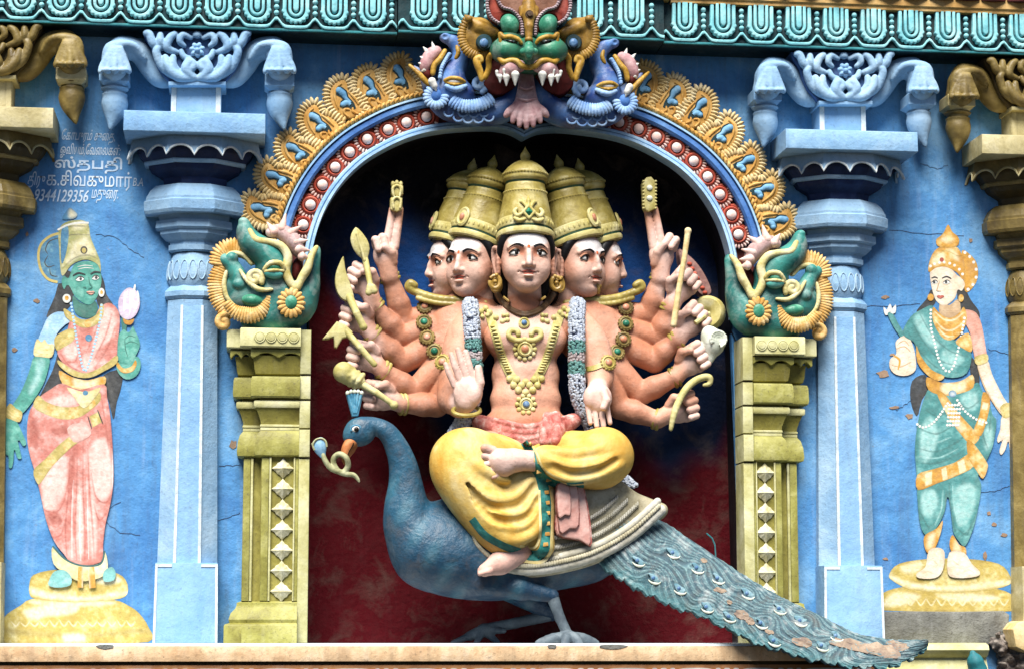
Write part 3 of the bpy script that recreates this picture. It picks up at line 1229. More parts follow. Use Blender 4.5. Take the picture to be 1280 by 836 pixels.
band(-.002, .012, .0, -.112, 'inner_rim', M['archlt'])
band(.0125, .036, .0, -.105, 'inner_band', M['archlt'], .3)
band(.0365, .128, .0, -.045, 'rosette_lane', M['maroonlane'])
band(.1285, .170, .0, -.11, 'outer_band', M['arch'], .25)
band(.1705, .180, .0, -.118, 'outer_rim', M['archlt'])
band(.215, .262, .0, -.035, 'leaf_ground', M['ochredk'])  # dark band, colours in the shade of the gaps behind the leaves
ro = MB()
rc = resample(offset(inn, .198)[5:], 84)
for i in range(1, len(rc)-1):
    tg = rc[i+1]-rc[i-1]
    an = math.atan2(tg[1], tg[0])+.6
    for sgn in (-1, 1):
        f0 = MB().ball((0, 0, 0), (.022, .022, .0115), 8, 6)
        ro.add([(-sgn*(rc[i][0]+x*math.cos(an)-z*math.sin(an)), -.10+y, rc[i][1]+x*math.sin(an)+z*math.cos(an)) for x, y, z in f0.v], f0.f)
ro.build('rope_band', M['ochre'], ar)


def put(shape, c, ang, sgn, y):
    """Turn a flat local shape (x along, z up, y out) by ang and stand it at c on the arch; sgn mirrors it."""
    ca, sa = math.cos(ang), math.sin(ang)
    return [(sgn*(c[0]+x*ca-z*sa), y+yy, c[1]+x*sa+z*ca) for x, yy, z in shape]


ROS = [(379, 282), (388, 257), (403, 232), (419, 210), (437, 191), (459, 175), (485, 163), (508, 154), (533, 147)]
base_r = MB()
base_r.lathe([(.061, 0), (.061, .018), (.048, .03), (.042, .022)], (0, 0, 0), 20, tilt=Matrix.Rotation(R(90), 3, 'X'), caps=False)
teeth = MB()
for k in range(13):
    an = PI*.78+PI*1.05*k/12
    f0 = MB().ball((0, 0, 0), (.013, .012, .0062), 8, 5)
    teeth.add([(.056*math.cos(an)+x*math.cos(an)-z*math.sin(an), -.026+y, .056*math.sin(an)+x*math.sin(an)+z*math.cos(an)) for x, y, z in f0.v], f0.f)
mid = MB().lathe([(.044, 0), (.043, .034), (.036, .043), (.029, .036), (.028, .02)], (0, 0, 0), 20, tilt=Matrix.Rotation(R(90), 3, 'X'), caps=False)
dome = MB().ball((0, -.038, 0), (.027, .02, .027), 14, 10)
for sgn in (1, -1):
    for u, v in ROS:
        c = Wxz([(u, v)], -.07)[0]
        ro = None
        b = MB().add([(c_x, c_y, c_z) for c_x, c_y, c_z in put([(x*1.08, yy, z*1.08) for x, yy, z in base_r.v], c, 0, sgn, -.043)], base_r.f)
        b.add(put([(x*1.08, yy, z*1.08) for x, yy, z in mid.v], c, 0, sgn, -.043), mid.f)
        r0 = b.build('rosette', M['red'], ar)
        q = MB().add(put([(x*1.08, yy, z*1.08) for x, yy, z in teeth.v], c, 0, sgn, -.043), teeth.f)
        q.build('rosette_teeth', M['pinkw'], r0)
        q = MB().add(put(dome.v, c, 0, sgn, -.043), dome.f)
        q.build('rosette_dome', M['domew'], r0)

# flame leaf (local, base at the origin, leaning to +x): two lobes with a notched cream edge
LV0 = [(-.011, -.105), (-.05, -.075), (-.077, -.017), (-.072, .05), (-.045, .09), (-.011, .106), (.033, .106), (.046, .077), (.039, .036), (.068, .008), (.084, -.05), (.060, -.090), (.024, -.102)]
c15, s15 = math.cos(R(15)), math.sin(R(15))
LV = [((x*c15+z*s15)*1.04, (-x*s15+z*c15)*1.04) for x, z in LV0]


def lrot(pts):
    return [((x*c15+z*s15)*1.04, (-x*s15+z*c15)*1.04) for x, z in pts]


lo_c = [np.array(p) for p in spline(LV, 8, True)]
leaf_ground = MB().plate([(p[0]*.93, p[1]*.93) for p in lo_c], 0, -.038, .012)
leaf_rim = MB()
pc = resample(lo_c+[lo_c[0]], 37)[:-1]
for i in range(len(pc)):
    p = pc[i]
    tg = pc[(i+1) % len(pc)]-pc[i-1]
    an = math.atan2(tg[1], tg[0])+PI/2
    if i in (0, 1, 35):
        continue
    f0 = MB().ball((0, 0, 0), (.024, .017, .0104), 8, 6)
    q = p+np.array([math.cos(an), math.sin(an)])*.008
    leaf_rim.add([(q[0]+x*math.cos(an)-z*math.sin(an), -.030+y, q[1]+x*math.sin(an)+z*math.cos(an)) for x, y, z in f0.v], f0.f)
leaf_scroll = MB()
for pts in ([(-.05, -.03), (-.045, .03), (-.02, .07), (.012, .08)], [(.028, .03), (.044, -.01), (.05, -.045)], [(-.02, -.085), (-.03, -.06), (-.02, -.045), (.0, -.055)], [(.03, -.088), (.012, -.07), (.018, -.05)]):
    sp = spline([np.array(p) for p in lrot(pts)], 5)
    leaf_scroll.tube([(p[0], -.040, p[1]) for p in sp], list(np.interp(np.linspace(0, 1, len(sp)), [0, .5, 1], [.004, .008, .004])), 8)
leaf_hole = MB()
leaf_drop = MB()
for pts, rad in (([(-.014, .052), (.0, .03), (.004, .004), (.020, -.03), (.024, -.06)], [.020, .018, .010, .006, .002]), ([(-.022, -.020), (-.002, -.018), (.012, -.034), (.020, -.056)], [.015, .017, .010, .003])):
    sp = spline([np.array(p) for p in lrot(pts)], 5)
    rr_l = np.interp(np.linspace(0, 1, len(sp)), np.linspace(0, 1, len(rad)), rad)
    up, dn = [], []
    for i, p in enumerate(sp):
        t = sp[min(i+1, len(sp)-1)]-sp[max(i-1, 0)]
        t = t/np.linalg.norm(t)
        up.append((p[0]-t[1]*(rr_l[i]+.006), p[1]+t[0]*(rr_l[i]+.006)))
        dn.append((p[0]+t[1]*(rr_l[i]+.006), p[1]-t[0]*(rr_l[i]+.006)))
    t = sp[0]-sp[1]
    t = t/np.linalg.norm(t)*(rr_l[0]+.005)
    leaf_hole.plate(up[::-1]+[(sp[0][0]+t[0], sp[0][1]+t[1])]+dn, -.03, -.0405 if not leaf_hole.v else -.0412)
    n_h = int(len(sp)*.72)
    leaf_drop.ball((sp[0][0], -.040, sp[0][1]), (rr_l[0]*.95, .012, rr_l[0]*.95), 10, 7)
    leaf_drop.tube([(p[0], -.040, p[1]) for p in sp[:n_h]], [float(x)*.92 for x in rr_l[:n_h]], 10, flat=.6)
LEAVES = [(331, 262), (349, 223), (373, 190), (400, 154), (432, 124), (465, 111), (501, 97)]
inn_np = np.array(inn)
for sgn in (1, -1):
    for i, (u, v) in enumerate(LEAVES):
        c = np.array(Wxz([(u, v)], -.09)[0])
        j = int(np.argmin(np.linalg.norm(inn_np-c, axis=1)))
        nrm = c-inn_np[j]
        ang = math.atan2(nrm[1], nrm[0])-PI/2+.12
        r0 = MB().add(put(leaf_rim.v, c, ang, sgn, -.04), leaf_rim.f).build('flame_leaf', M['ochrelt'], ar)
        MB().add(put(leaf_scroll.v, c, ang, sgn, -.04), leaf_scroll.f).build('leaf_scroll', M['ochre'], r0)
        MB().add(put(leaf_ground.v, c, ang, sgn, -.04), leaf_ground.f).build('leaf_body', M['ochre'], r0)
        MB().add(put(leaf_hole.v, c, ang, sgn, -.04), leaf_hole.f).build('drop_outline', M['tealdk'], r0, smooth=0)
        MB().add(put(leaf_drop.v, c, ang, sgn, -.04), leaf_drop.f).build('blue_drop', M['drop'], r0)
# ------------------------------------------------------------------ the seated figure
from mathutils.bvhtree import BVHTree

M['skin'] = paint('skin_paint', 'c98a6c', attr=True, rough=.52, bump=.3, streak=.16, grime=.12, mott=9, var=.2, spec=.3, lite=.7, chips=.06, chip='b8a498')
M['crown'] = paint('crown_gold_paint', 'a8974c', '857434', 'cabd80', rough=.4, spec=.5, mott=8, bump=.25, streak=.1)
M['crownlt'] = paint('pale_crown_gold_paint', 'ccc080', 'b0a258', 'e2daaa', rough=.45, mott=9, grime=.08)
M['crowndk'] = paint('crown_green_groove_paint', '2c4a34', '203828', '3a5c40')
M['hair'] = paint('black_hair_paint', '101014', '0a0a0c', '1c1c22', rough=.45, grime=0, streak=0)
M['eyew'] = paint('eye_white_paint', 'ece8e0', grime=0, streak=0, bump=.02, rough=.3, var=.04)
M['iris'] = paint('eye_dark_paint', '16120f', grime=0, streak=0, bump=.02, rough=.25)
M['lip'] = paint('lip_paint', 'c06450', 'ae5444', 'd07c68', grime=.03, streak=0, bump=.1)
M['tilak'] = paint('tilak_paint', 'd86a38', grime=0, streak=0, bump=.1)
M['jewelg'] = paint('green_gem_paint', '1c6a50', '145040', '3c9478', rough=.3, mott=20)
M['jewelb'] = paint('blue_gem_paint', '5478a0', '40608a', '86a8c8', rough=.3, mott=20)
M['jewelr'] = paint('pink_gem_paint', 'c88a6c', 'b0704c', 'e0b09a', rough=.3, mott=20)
M['yellow'] = paint('yellow_dhoti_paint', 'd6b25c', 'c8963c', 'e6d094', mott=4, bump=.25, streak=.1, grime=.08, rough=.5)
M['yellowlt'] = paint('pale_yellow_paint', 'e8d494', 'dcc478', 'f2e6b8', mott=8, bump=.2, streak=.05)
M['border'] = paint('teal_border_paint', '2a7c74', '1e5c54', '5aa8a4', mott=14, bump=.3)
M['sash'] = paint('rose_sash_paint', 'c07a70', 'a04a42', 'e8c8be', mott=22, bump=.4, streak=.1)
M['sashlt'] = paint('pale_rose_paint', 'e0b0a4', 'd09488', 'eeccc2', mott=9, bump=.3)
M['club'] = paint('pale_weapon_paint', 'c6bc80', 'aea460', 'dcd6a8', mott=9, bump=.25)
M['cream'] = paint('cream_white_paint', 'd8dccc', 'c4ccb8', 'e8ece0', mott=9, bump=.3)
M['garw'] = paint('garland_white_paint', 'b4bcc8', '8c98ac', 'd4dade', mott=60, var=.4)
M['gart'] = paint('garland_teal_paint', '5c8c88', '447470', '84aca8', mott=60)
M['garp'] = paint('garland_rose_paint', 'a89c9c', '8c7c7c', 'c8bcbc', mott=60)
M['gardk'] = paint('garland_ground_paint', '2a3450', '1c2438', '3c4a68')
M['beadbr'] = paint('brown_bead_paint', '584028', '402c1a', '705438', mott=30)

dt = thing('deity_statue', 'seated many armed deity statue with five visible crowned faces, yellow cloth and garlands', 'statue', tuple(W(660, 720, -.2)))
SK, SKO, SKP = 'd29c82', 'b46c48', 'e2beb0'


def skincol(v):
    """Paint: salmon body, pinker hands, by which limb the surface belongs to."""
    return np.tile(np.array(lin(SK)), (len(v), 1))


bd = Field(.0042)
# torso
bd.chain([(657, 352, -.075, 20), (657, 388, -.075, 21)], k=4)
bd.ell((657, 402, -.06), (62, 24, 26), k=10)
bd.ell((657, 425, -.09), (50, 36, 30), k=10)
bd.ell((630, 424, -.145), (25, 21, 17), k=7)
bd.ell((684, 424, -.145), (25, 21, 17), k=7)
bd.ell((657, 470, -.10), (43, 40, 27), k=10)
bd.ell((657, 500, -.125), (45, 30, 27), k=9)
bd.ell((657, 530, -.14), (54, 24, 32), k=10)
bd.cone((657, 507, -.255), (657, 509, -.232), 2.5, 2, 3, 'sub')
# shoulder masses behind, on which the fan of arms grows
for s in (-1, 1):
    def X(u, s=s):
        return u if s < 0 else 2*657-u
    bd.ell((X(585), 405, .06), (50, 42, 30), k=8)
    bd.ell((X(565), 430, .05), (40, 55, 26), rot=s*18, k=8)
# fan arms: shoulder -> elbow -> wrist
ARMS = {
    -1: [((588, 388), (506, 402), (487, 347)), ((585, 398), (500, 421), (468, 383)), ((585, 408), (503, 452), (465, 418)), ((588, 418), (518, 490), (479, 463)), ((592, 428), (546, 506), (503, 505))],
    1: [((724, 388), (810, 395), (825, 348)), ((728, 396), (822, 423), (838, 386)), ((730, 405), (818, 451), (846, 426)), ((727, 415), (800, 492), (844, 471)), ((722, 425), (775, 509), (822, 524))]}
YS = [.10, .075, .05, .025, .0]
for s in (-1, 1):
    for (sh, el, wr), y in zip(ARMS[s], YS):
        dx = 1 if s < 0 else 1
        bd.chain([(sh[0], sh[1], y, 25), ((sh[0]+el[0])/2, (sh[1]+el[1])/2+1, y-.015, 19.5), (el[0], el[1], y-.03, 15)], k=2)
        bd.chain([(el[0], el[1], y-.03, 15), ((el[0]*.6+wr[0]*.4), (el[1]*.6+wr[1]*.4), y-.055, 14.6), (wr[0], wr[1], y-.07, 10.2)], k=2)
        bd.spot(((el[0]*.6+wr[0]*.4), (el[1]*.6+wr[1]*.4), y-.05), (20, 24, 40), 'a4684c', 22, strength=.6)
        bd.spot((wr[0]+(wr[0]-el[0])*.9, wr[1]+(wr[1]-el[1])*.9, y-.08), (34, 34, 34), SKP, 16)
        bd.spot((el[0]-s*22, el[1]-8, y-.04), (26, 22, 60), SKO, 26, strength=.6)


def grip(F, wr, pc, ang, s, y, sc=1.0):
    """A closed hand seen from the palm: four fingers stacked along the far side, curled towards the viewer; thumb across.
    ang: direction (degrees, picture sense, anticlockwise) in which the fingers leave the palm."""
    o = np.array([math.cos(R(ang)), -math.sin(R(ang))])          # out of the palm (picture: v down)
    t = np.array([-o[1], o[0]])*(1 if s < 0 else -1)             # along the stack, index first
    pc = np.array(pc, float)
    if t[1] > 0:
        t = -t                                                  # index finger uppermost
    F.cone((*wr, y), (*pc, y), 11*sc, 12*sc, 4)
    F.ell((*pc, y), (18*sc, 18*sc, 9*sc), k=4)
    for i, (ln, r) in enumerate(((15, 5.4), (16.5, 5.6), (15.5, 5.2), (13, 4.6))):
        b = pc+t*(13.5-9.4*i)*sc+o*6*sc
        k1 = b+o*ln*.62*sc
        k2 = b+o*ln*sc
        k3 = b+o*(ln*.45)*sc
        F.chain([(*b, y-.005, r*sc), (*k1, y-.022, r*sc), (*k2, y-.045, r*.95*sc)], k=.7)
        F.chain([(*k2, y-.045, r*.95*sc), (*k3, y-.066, r*.88*sc)], k=.7)
    th0 = pc-o*9*sc+t*8*sc
    th1 = pc-o*1*sc+t*15*sc
    th2 = pc+o*9*sc+t*11*sc
    F.chain([(*th0, y-.02, 6.5*sc), (*th1, y-.045, 5.8*sc), (*th2, y-.072, 4.6*sc)], k=1.2)


GR = {-1: [None, ((457, 353), 152), ((450, 398), 158), ((459, 446), 166), ((479, 495), 172)],
      1: [None, ((850, 360), 50), ((862, 404), 46), ((861, 452), 32), ((848, 511), 18)]}
for s in (-1, 1):
    for i in range(1, 5):
        wr = ARMS[s][i][2]
        grip(bd, wr, GR[s][i][0], GR[s][i][1], s, YS[i]-.085, 1.0)
# raised hands with two fingers up
y = .01
bd.cone((487, 347, y), (482, 322, y), 11.5, 13, 4)
bd.ell((482, 318, y), (16, 18, 9), rot=-8, k=4)
bd.chain([(483, 308, y, 6), (487, 285, y, 5.2), (490.5, 262, y, 4.6)], k=.4)
bd.chain([(493, 309, y, 6), (497, 285, y, 5.2), (500, 262, y, 4.6)], k=.3)
for (u, v, r) in ((479, 303, 5.6), (470, 306, 5.2)):
    bd.chain([(u, v+2, y, r), (u-1, v-6, y-.02, r), (u, v-6, y-.045, r*.95), (u+3, v+6, y-.055, r*.85)], k=.7)
bd.chain([(491, 328, y-.02, 6.5), (489, 316, y-.045, 5.8), (481, 309, y-.06, 4.8)], k=1.2)
bd.cone((825, 348, y), (827, 322, y), 11.5, 13, 4)
bd.ell((827, 319, y), (16.5, 18, 9), rot=6, k=4)
bd.chain([(817, 309, y, 6), (813, 285, y, 5.2), (809, 262, y, 4.6)], k=.4)
bd.chain([(827, 307, y, 6), (823, 285, y, 5.2), (818.5, 262, y, 4.6)], k=.3)
for (u, v, r) in ((834, 304, 5.6), (842, 308, 5.2)):
    bd.chain([(u, v+3, y, r), (u+3, v-7, y-.02, r), (u+3, v-8, y-.045, r*.95), (u-3, v+1, y-.06, r*.85)], k=.7)
bd.chain([(819, 330, y-.02, 6.5), (822, 316, y-.045, 5.8), (830, 306, y-.062, 4.8)], k=1.2)
# front arms
bd.chain([(600, 402, -.04, 24), (578, 425, -.09, 21), (569, 470, -.14, 19), (566, 498, -.17, 19)], k=5, n=3)
bd.chain([(566, 499, -.17, 18), (574, 505, -.24, 16), (582, 503, -.30, 13)], k=3)
y = -.325
bd.ell((585, 490, y), (18, 21, 9), rot=-8, k=4)
bd.ell((593, 492, y-.015), (9, 14, 8), rot=-12, k=3)
for b, m_, t, r in (((591, 474), (586, 455), (582, 440), 4.3), ((583, 473), (577, 453), (572.5, 437), 4.4), ((575.5, 476), (568.5, 457), (564, 443), 4.2), ((568.5, 482), (561.5, 467), (557, 455), 3.8)):
    bd.chain([(*b, y, r+.2), (*m_, y-.004, r), (*t, y+.002, r*.85)], k=.25)
bd.chain([(594, 494, y-.01, 7), (600, 478, y-.02, 5.6), (598, 460, y-.015, 4.6)], k=1.2)
bd.chain([(712, 402, -.04, 24), (737, 425, -.09, 21), (748, 455, -.13, 18), (750, 475, -.17, 16)], k=5, n=3)
bd.chain([(750, 475, -.17, 15), (747, 486, -.25, 13)], k=3)
y = -.31
bd.ell((747, 497, y), (18, 19, 9), k=4)
bd.ell((738, 497, y-.012), (7, 12, 7), k=3)
for b, t, r in (((735, 508), (738, 528), 3.6), ((743, 511), (746, 532), 3.8), ((751, 511), (754.5, 532), 3.8), ((758.5, 508), (762.5, 528), 3.5)):
    bd.chain([(*b, y, r+.2), (*t, y-.012, r*.88)], k=.2)
bd.chain([(754, 489, y-.02, 5.6), (758, 500, y-.04, 5), (754, 509, y-.048, 4.2)], k=1.2)
for c in ((585, 478, -.33), (748, 505, -.32)):
    bd.spot(c, (34, 46, 20), SKP, 10)
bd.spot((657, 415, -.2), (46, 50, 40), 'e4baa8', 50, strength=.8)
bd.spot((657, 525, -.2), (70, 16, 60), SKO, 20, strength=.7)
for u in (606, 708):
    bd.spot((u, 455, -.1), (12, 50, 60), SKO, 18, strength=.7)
# necks of the side heads
for s in (-1, 1):
    u = 657+s*64
    bd.chain([(u, 352, .03, 17), (657+s*58, 385, .05, 20)], k=5)
    bd.chain([(657+s*88, 352, .11, 16), (657+s*78, 388, .10, 18)], k=5)
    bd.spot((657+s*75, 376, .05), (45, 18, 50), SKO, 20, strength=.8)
# feet belong to the same body; the legs pass under the cloth
bd.chain([(645, 556, -.14, 24), (600, 568, -.28, 28), (580, 585, -.36, 26), (622, 655, -.36, 20), (650, 688, -.37, 14)], k=5)
bd.chain([(650, 690, -.38, 15), (625, 703, -.43, 14), (606, 712, -.45, 8)], k=4)
for i in range(4):
    bd.chain([(612-3.2*i, 713-1.6*i+(2 if i else 0), -.475+.018*i, 4.3), (600-2.0*i+(2*i), 716.5-1.5*i, -.475+.018*i, 3.2)], k=.6)
bd.chain([(672, 556, -.14, 22), (720, 562, -.28, 22), (755, 572, -.36, 22), (700, 580, -.42, 15), (662, 576, -.46, 11)], k=5)
bd.chain([(664, 575, -.455, 12), (642, 575, -.47, 14), (624, 575, -.475, 15)], k=4)
bd.ell((628, 583, -.475), (14, 13, 12), k=5)
for (a, b, r) in (((616, 562), (606, 559.5), 5.6), ((613, 571), (605, 570), 4.4), ((614, 579), (607, 580), 4.2), ((617, 587), (611, 588.5), 4), ((621, 594), (616, 595.5), 3.6)):
    bd.chain([(*a, -.487, r), (*b, -.492, r)], k=.5)
bd.spot((635, 577, -.48), (38, 22, 40), SKP, 10)
bd.spot((620, 705, -.45), (40, 26, 40), 'dcb0a0', 10)
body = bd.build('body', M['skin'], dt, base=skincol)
bo = np.array(ROOT['deity_statue'])


def bvh_of(o, org):
    me = o.data
    return BVHTree.FromPolygons([Vector(v.co)+Vector(org) for v in me.vertices], [tuple(p.vertices) for p in me.polygons])


BB = bvh_of(body, bo)


def on(bv, u, v, lift=0.0, fallback=-.2):
    w = Vector(W(u, v, 0))
    d = (w-Vector(CAM)).normalized()
    h = bv.ray_cast(Vector(CAM), d)
    if h[0] is None:
        return np.array(W(u, v, fallback))
    return np.array(h[0]-d*lift)


# ------------------------------------------------------------------ one head, copied and turned
HX = ROOT


def L(x, z, y):
    return (x*PX, y*PX, z*PX)


def head_meshes():
    f = Field(.0032, px='loc')
    f.ell((0, 8, 4), (32, 37, 34), k=4)
    f.ell((0, -10, -6), (30.2, 29, 24), k=8)
    f.ell((0, 18, -9), (27, 20, 20), k=8)
    for s in (-1, 1):
        f.ell((s*14.5, -14, -15.5), (13, 14, 11.5), k=8)
    f.ell((0, -35, -15), (12.5, 8, 10.5), k=9)
    f.ell((0, -29, -17), (16, 10, 9), k=8)
    f.chain([(0, 12, -27.5, 3.0), (0, 2, -30.5, 3.3), (0, -8, -33.6, 4.2)], k=4)
    f.ell((0, -10.5, -33.6), (4.4, 3.8, 4.4), k=2)
    for s in (-1, 1):
        f.ell((s*5.6, -11.5, -30.0), (3.2, 3.0, 4.2), k=2)
        f.ell((s*2.8, -14, -33), (1.5, 1.2, 1.6), k=1, mode='sub')
        f.ell((s*15, 4, -35), (9.0, 5.4, 8.2), k=4, mode='sub')
        f.chain([(s*6, 12.5, -29.5, 1.8), (s*14, 14.5, -28.5, 2.0), (s*24, 11, -22, 1.8)], k=5)
        f.ell((s*34, 0, 6), (4.0, 15, 8.5), k=3)
        pts = [(s*36, 14, 0), (s*39, 15, 8), (s*39.5, 5, 12), (s*37.5, -8, 10), (s*35.5, -18, 5), (s*34, -20, 1)]
        f.chain([(*p, 2.6) for p in pts], k=1.5, n=3)
        f.chain([(s*35, 12, -1, 2.2), (s*35, 0, -3, 2), (s*34.5, -17, -1, 2.8)], k=1.5, n=3)
        f.chain([(s*11.0, -19.6, -29.0, .8), (s*12.8, -20.2, -26.5, .8)], k=1.5, mode='sub')
    f.ell((0, -25.0, -31.0), (6.5, 1.8, 2.2), k=3)
    f.ell((0, -29.5, -28.5), (8, 1.8, 1.6), k=4, mode='sub')
    f.chain([(0, -30, 13, 21), (0, -58, 16, 21)], k=3)
    # paint: white ash on the forehead, thin highlight down the nose, warm blush round eyes and jaw, under-chin shade on the neck
    f.spot((0, 20.5, -30), (26, 8.5, 40), 'e6e0de', 5)
    f.spot((0, -1, -36), (2.6, 13, 10), 'ecdcd4', 3, strength=.5)
    for s in (-1, 1):
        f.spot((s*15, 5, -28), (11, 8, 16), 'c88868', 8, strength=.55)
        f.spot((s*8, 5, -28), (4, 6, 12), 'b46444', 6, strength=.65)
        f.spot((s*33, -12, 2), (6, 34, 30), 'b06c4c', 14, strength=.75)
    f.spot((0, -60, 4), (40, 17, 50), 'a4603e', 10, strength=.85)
    return f


def lay(bv, path, r, lift=.0, seg=6, n=4, taper=None):
    """A painted/raised line laid on a surface in the head's own frame: (x, z) px projected along y."""
    P = []
    sp = spline(path, n)
    for q in sp:
        h = bv.ray_cast(Vector((q[0]*PX, -1, q[1]*PX)), Vector((0, 1, 0)))
        y = h[0].y if h[0] is not None else -.1
        P.append((q[0]*PX, y-lift, q[1]*PX))
    m_ = len(P)
    rr = [r*PX*(1 if taper is None else np.interp(i/(m_-1), np.linspace(0, 1, len(taper)), taper)) for i in range(m_)]
    return P, rr


def make_head(front):
    """Head with its parts at the origin; every piece is a child of the head. front: 'jewel' or 'plate' on the crown."""
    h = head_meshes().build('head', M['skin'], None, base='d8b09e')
    bv = bvh_of(h, (0, 0, 0))
    ROOT[h.name] = (0, 0, 0)
    EZ = 4.0
    for s in (-1, 1):
        MB().ball(L(s*15, EZ, -21.6), (8.2*PX, 6.4*PX, 4.8*PX), 20, 12).build('eye', M['eyew'], h, smooth=180)
        MB().ball(L(s*14.8, EZ+.4, -26.9), (3.0*PX, 1.4*PX, 3.0*PX), 14, 8).build('iris', M['iris'], h, smooth=180)
        up = [(s*7.0, EZ-1.3), (s*9.8, EZ+2.1), (s*15, EZ+4.0), (s*20.4, EZ+2.6), (s*24.2, EZ-.8)]
        lo = [(s*7.0, EZ-1.3), (s*10.8, EZ-3.2), (s*16, EZ-4.0), (s*20.4, EZ-2.8), (s*24.2, EZ-.8)]

        def arc(pts, y0):
            sp = spline(pts, 4)
            return [L(q[0], q[1], y0+(abs(q[0])-15)**2*.045) for q in sp]
        MB().tube(arc(up, -28.1), list(np.interp(np.linspace(0, 1, 17), [0, .4, 1], [.5*PX, 1.0*PX, .7*PX])), 6, flat=1.2).build('lash_line', M['iris'], h)
        MB().tube(arc([(a_, c_+1.6) for a_, c_ in up], -27.8), 1.25*PX, 6).build('eyelid', M['lidskin'], h)
        MB().tube(arc(lo, -27.4), .4*PX, 6).build('lash_line', M['iris'], h)
        P, rr = lay(bv, [(s*6.5, 11.6), (s*9.5, 13.2), (s*14, 14.4), (s*19, 13.6), (s*24, 10.8)], 1.45, 0, taper=[1.0, 1.15, 1.0, .7, .25])
        MB().tube(P, rr, 6, flat=.4).build('eyebrow', M['hair'], h)
        # earring: open scroll with a boss
        e = MB()
        pts = [L(s*(39+6.5*math.cos(t)), -29+8*math.sin(t), -1) for t in np.linspace(.6, 2*PI+.2, 18)]
        e.tube(pts, list(np.interp(np.linspace(0, 1, 18), [0, .5, 1], [2.0*PX, 3.2*PX, 2.4*PX])), 8)
        e.ball(L(s*39, -29, -3), 2.8*PX, 10, 7)
        e.ball(L(s*37, -20.5, -2), 2.6*PX, 10, 7)
        e.build('earring', M['earring'], h)
    up = [(-9.6, -19.6), (-5, -19.0), (-1.8, -18.0), (0, -18.5), (1.8, -18.0), (5, -19.0), (9.6, -19.6)]
    P, rr = lay(bv, up, 1.15, -.001, taper=[.3, .9, 1.05, .9, 1.05, .9, .3])
    b = MB().tube(P, rr, 8, flat=.7)
    P, rr = lay(bv, [(-6.2, -21.6), (0, -22.9), (6.2, -21.6)], 1.7, -.001, taper=[.5, 1.05, .5])
    b.tube(P, rr, 8, flat=.7)
    b.build('lips', M['lip'], h)
    P, rr = lay(bv, [(-10.8, -19.0), (-6, -20.1), (0, -20.4), (6, -20.1), (10.8, -19.0)], .5, .0025, taper=[.7, 1, 1, 1, .7])
    MB().tube(P, rr, 6).build('mouth_line', M['lipdk'], h)
    P, rr = lay(bv, [(0, 10.2), (0, 13.4)], 1.7, .0)
    MB().tube(P, rr, 8, flat=.5).build('tilak', M['tilak'], h)
    # hair: cap and side locks
    f = Field(.0045, px='loc')
    f.ell((0, 14, 11), (34, 30, 30), k=2)
    for s in (-1, 1):
        f.chain([(s*20, 32, -14, 7), (s*29, 21, -8, 6.0), (s*32, 8, -3, 4.2), (s*32, -2, 1, 2.5)], k=3, n=3)
        f.chain([(s*28, -8, 20, 11), (s*26, -30, 24, 9), (s*24, -42, 24, 6)], k=4, n=3)
    f.chain([(-20, 34, -15, 6), (0, 37, -20, 5), (20, 34, -15, 6)], k=3)
    f.build('hair', M['hair'], h)

    def drop(b_):
        """The brim runs lower at the temples and the back than over the forehead."""
        o = []
        for x, y_, z in b_.v:
            fr = min(1, max(0, .5-(y_-3*PX)/(74*PX)))
            k_ = min(1, max(0, (84-z/PX)/34))
            o.append((x, y_, z-9*PX*(1-fr)*2*k_*.55))
        b_.v = o
        return b_
    # crown
    pr = [(34.0, 30.5), (36.6, 32), (37.2, 36), (36.0, 38.5)]
    b = MB().lathe([(r*PX, z*PX) for r, z in pr], (0, 3*PX, 0), 40, caps=False)
    drop(b).build('crown_brim', M['crownlt'], h, smooth=40)
    b = MB().lathe([(r*PX, z*PX) for r, z in [(35.5, 41.5), (36.0, 43), (35.4, 52), (34.6, 53.5)]], (0, 3*PX, 0), 40, caps=False)
    for k in range(34):                             # low beading of the brim band
        an = 2*PI*k/34
        b.ball((35.3*PX*math.cos(an), 3*PX+35.3*PX*math.sin(an), 47.3*PX), (1.6*PX, 1.6*PX, 3.2*PX), 8, 6)
    drop(b).build('crown_band', M['crownlt'], h, smooth=40)
    b = MB().lathe([(r*PX, z*PX) for r, z in [(35.2, 38), (35.2, 42)]], (0, 3*PX, 0), 40, caps=False)
    drop(b).build('crown_groove', M['crowndk'], h)
    b = MB().lathe([(r*PX, z*PX) for r, z in [(24.3, 96.5), (25.6, 99.5)]], (0, 3*PX, 0), 36, caps=False)
    b.build('crown_groove', M['crowndk'], h)
    pr = [(32, 30), (34.6, 42), (34.4, 52), (33.2, 58), (31.0, 68), (28.8, 78), (27.4, 84), (27.7, 85), (27.7, 86.2), (26.6, 87.2), (25.4, 93), (25.2, 96), (24, 97.5), (25, 99.5), (27.6, 102), (28.3, 104.5), (27.8, 107), (28.6, 108.5), (28.6, 110.5), (27.2, 113), (22.5, 118.5), (15.5, 124), (8.6, 127.5), (5.2, 129), (6.2, 131.5), (6.6, 134), (5.2, 137.5), (2.5, 141.5), (.3, 146)]
    b = MB().lathe([(r*PX, z*PX) for r, z in pr], (0, 3*PX, 0), 44)
    for k in range(44):
        an = 2*PI*k/44
        b.ball((27.5*PX*math.cos(an), 3*PX+27.5*PX*math.sin(an), 85.6*PX), 1.1*PX, 6, 5)
        b.ball((28.5*PX*math.cos(an), 3*PX+28.5*PX*math.sin(an), 109.4*PX), 1.4*PX, 6, 5)
    drop(b).build('crown', M['crown'], h, smooth=35)
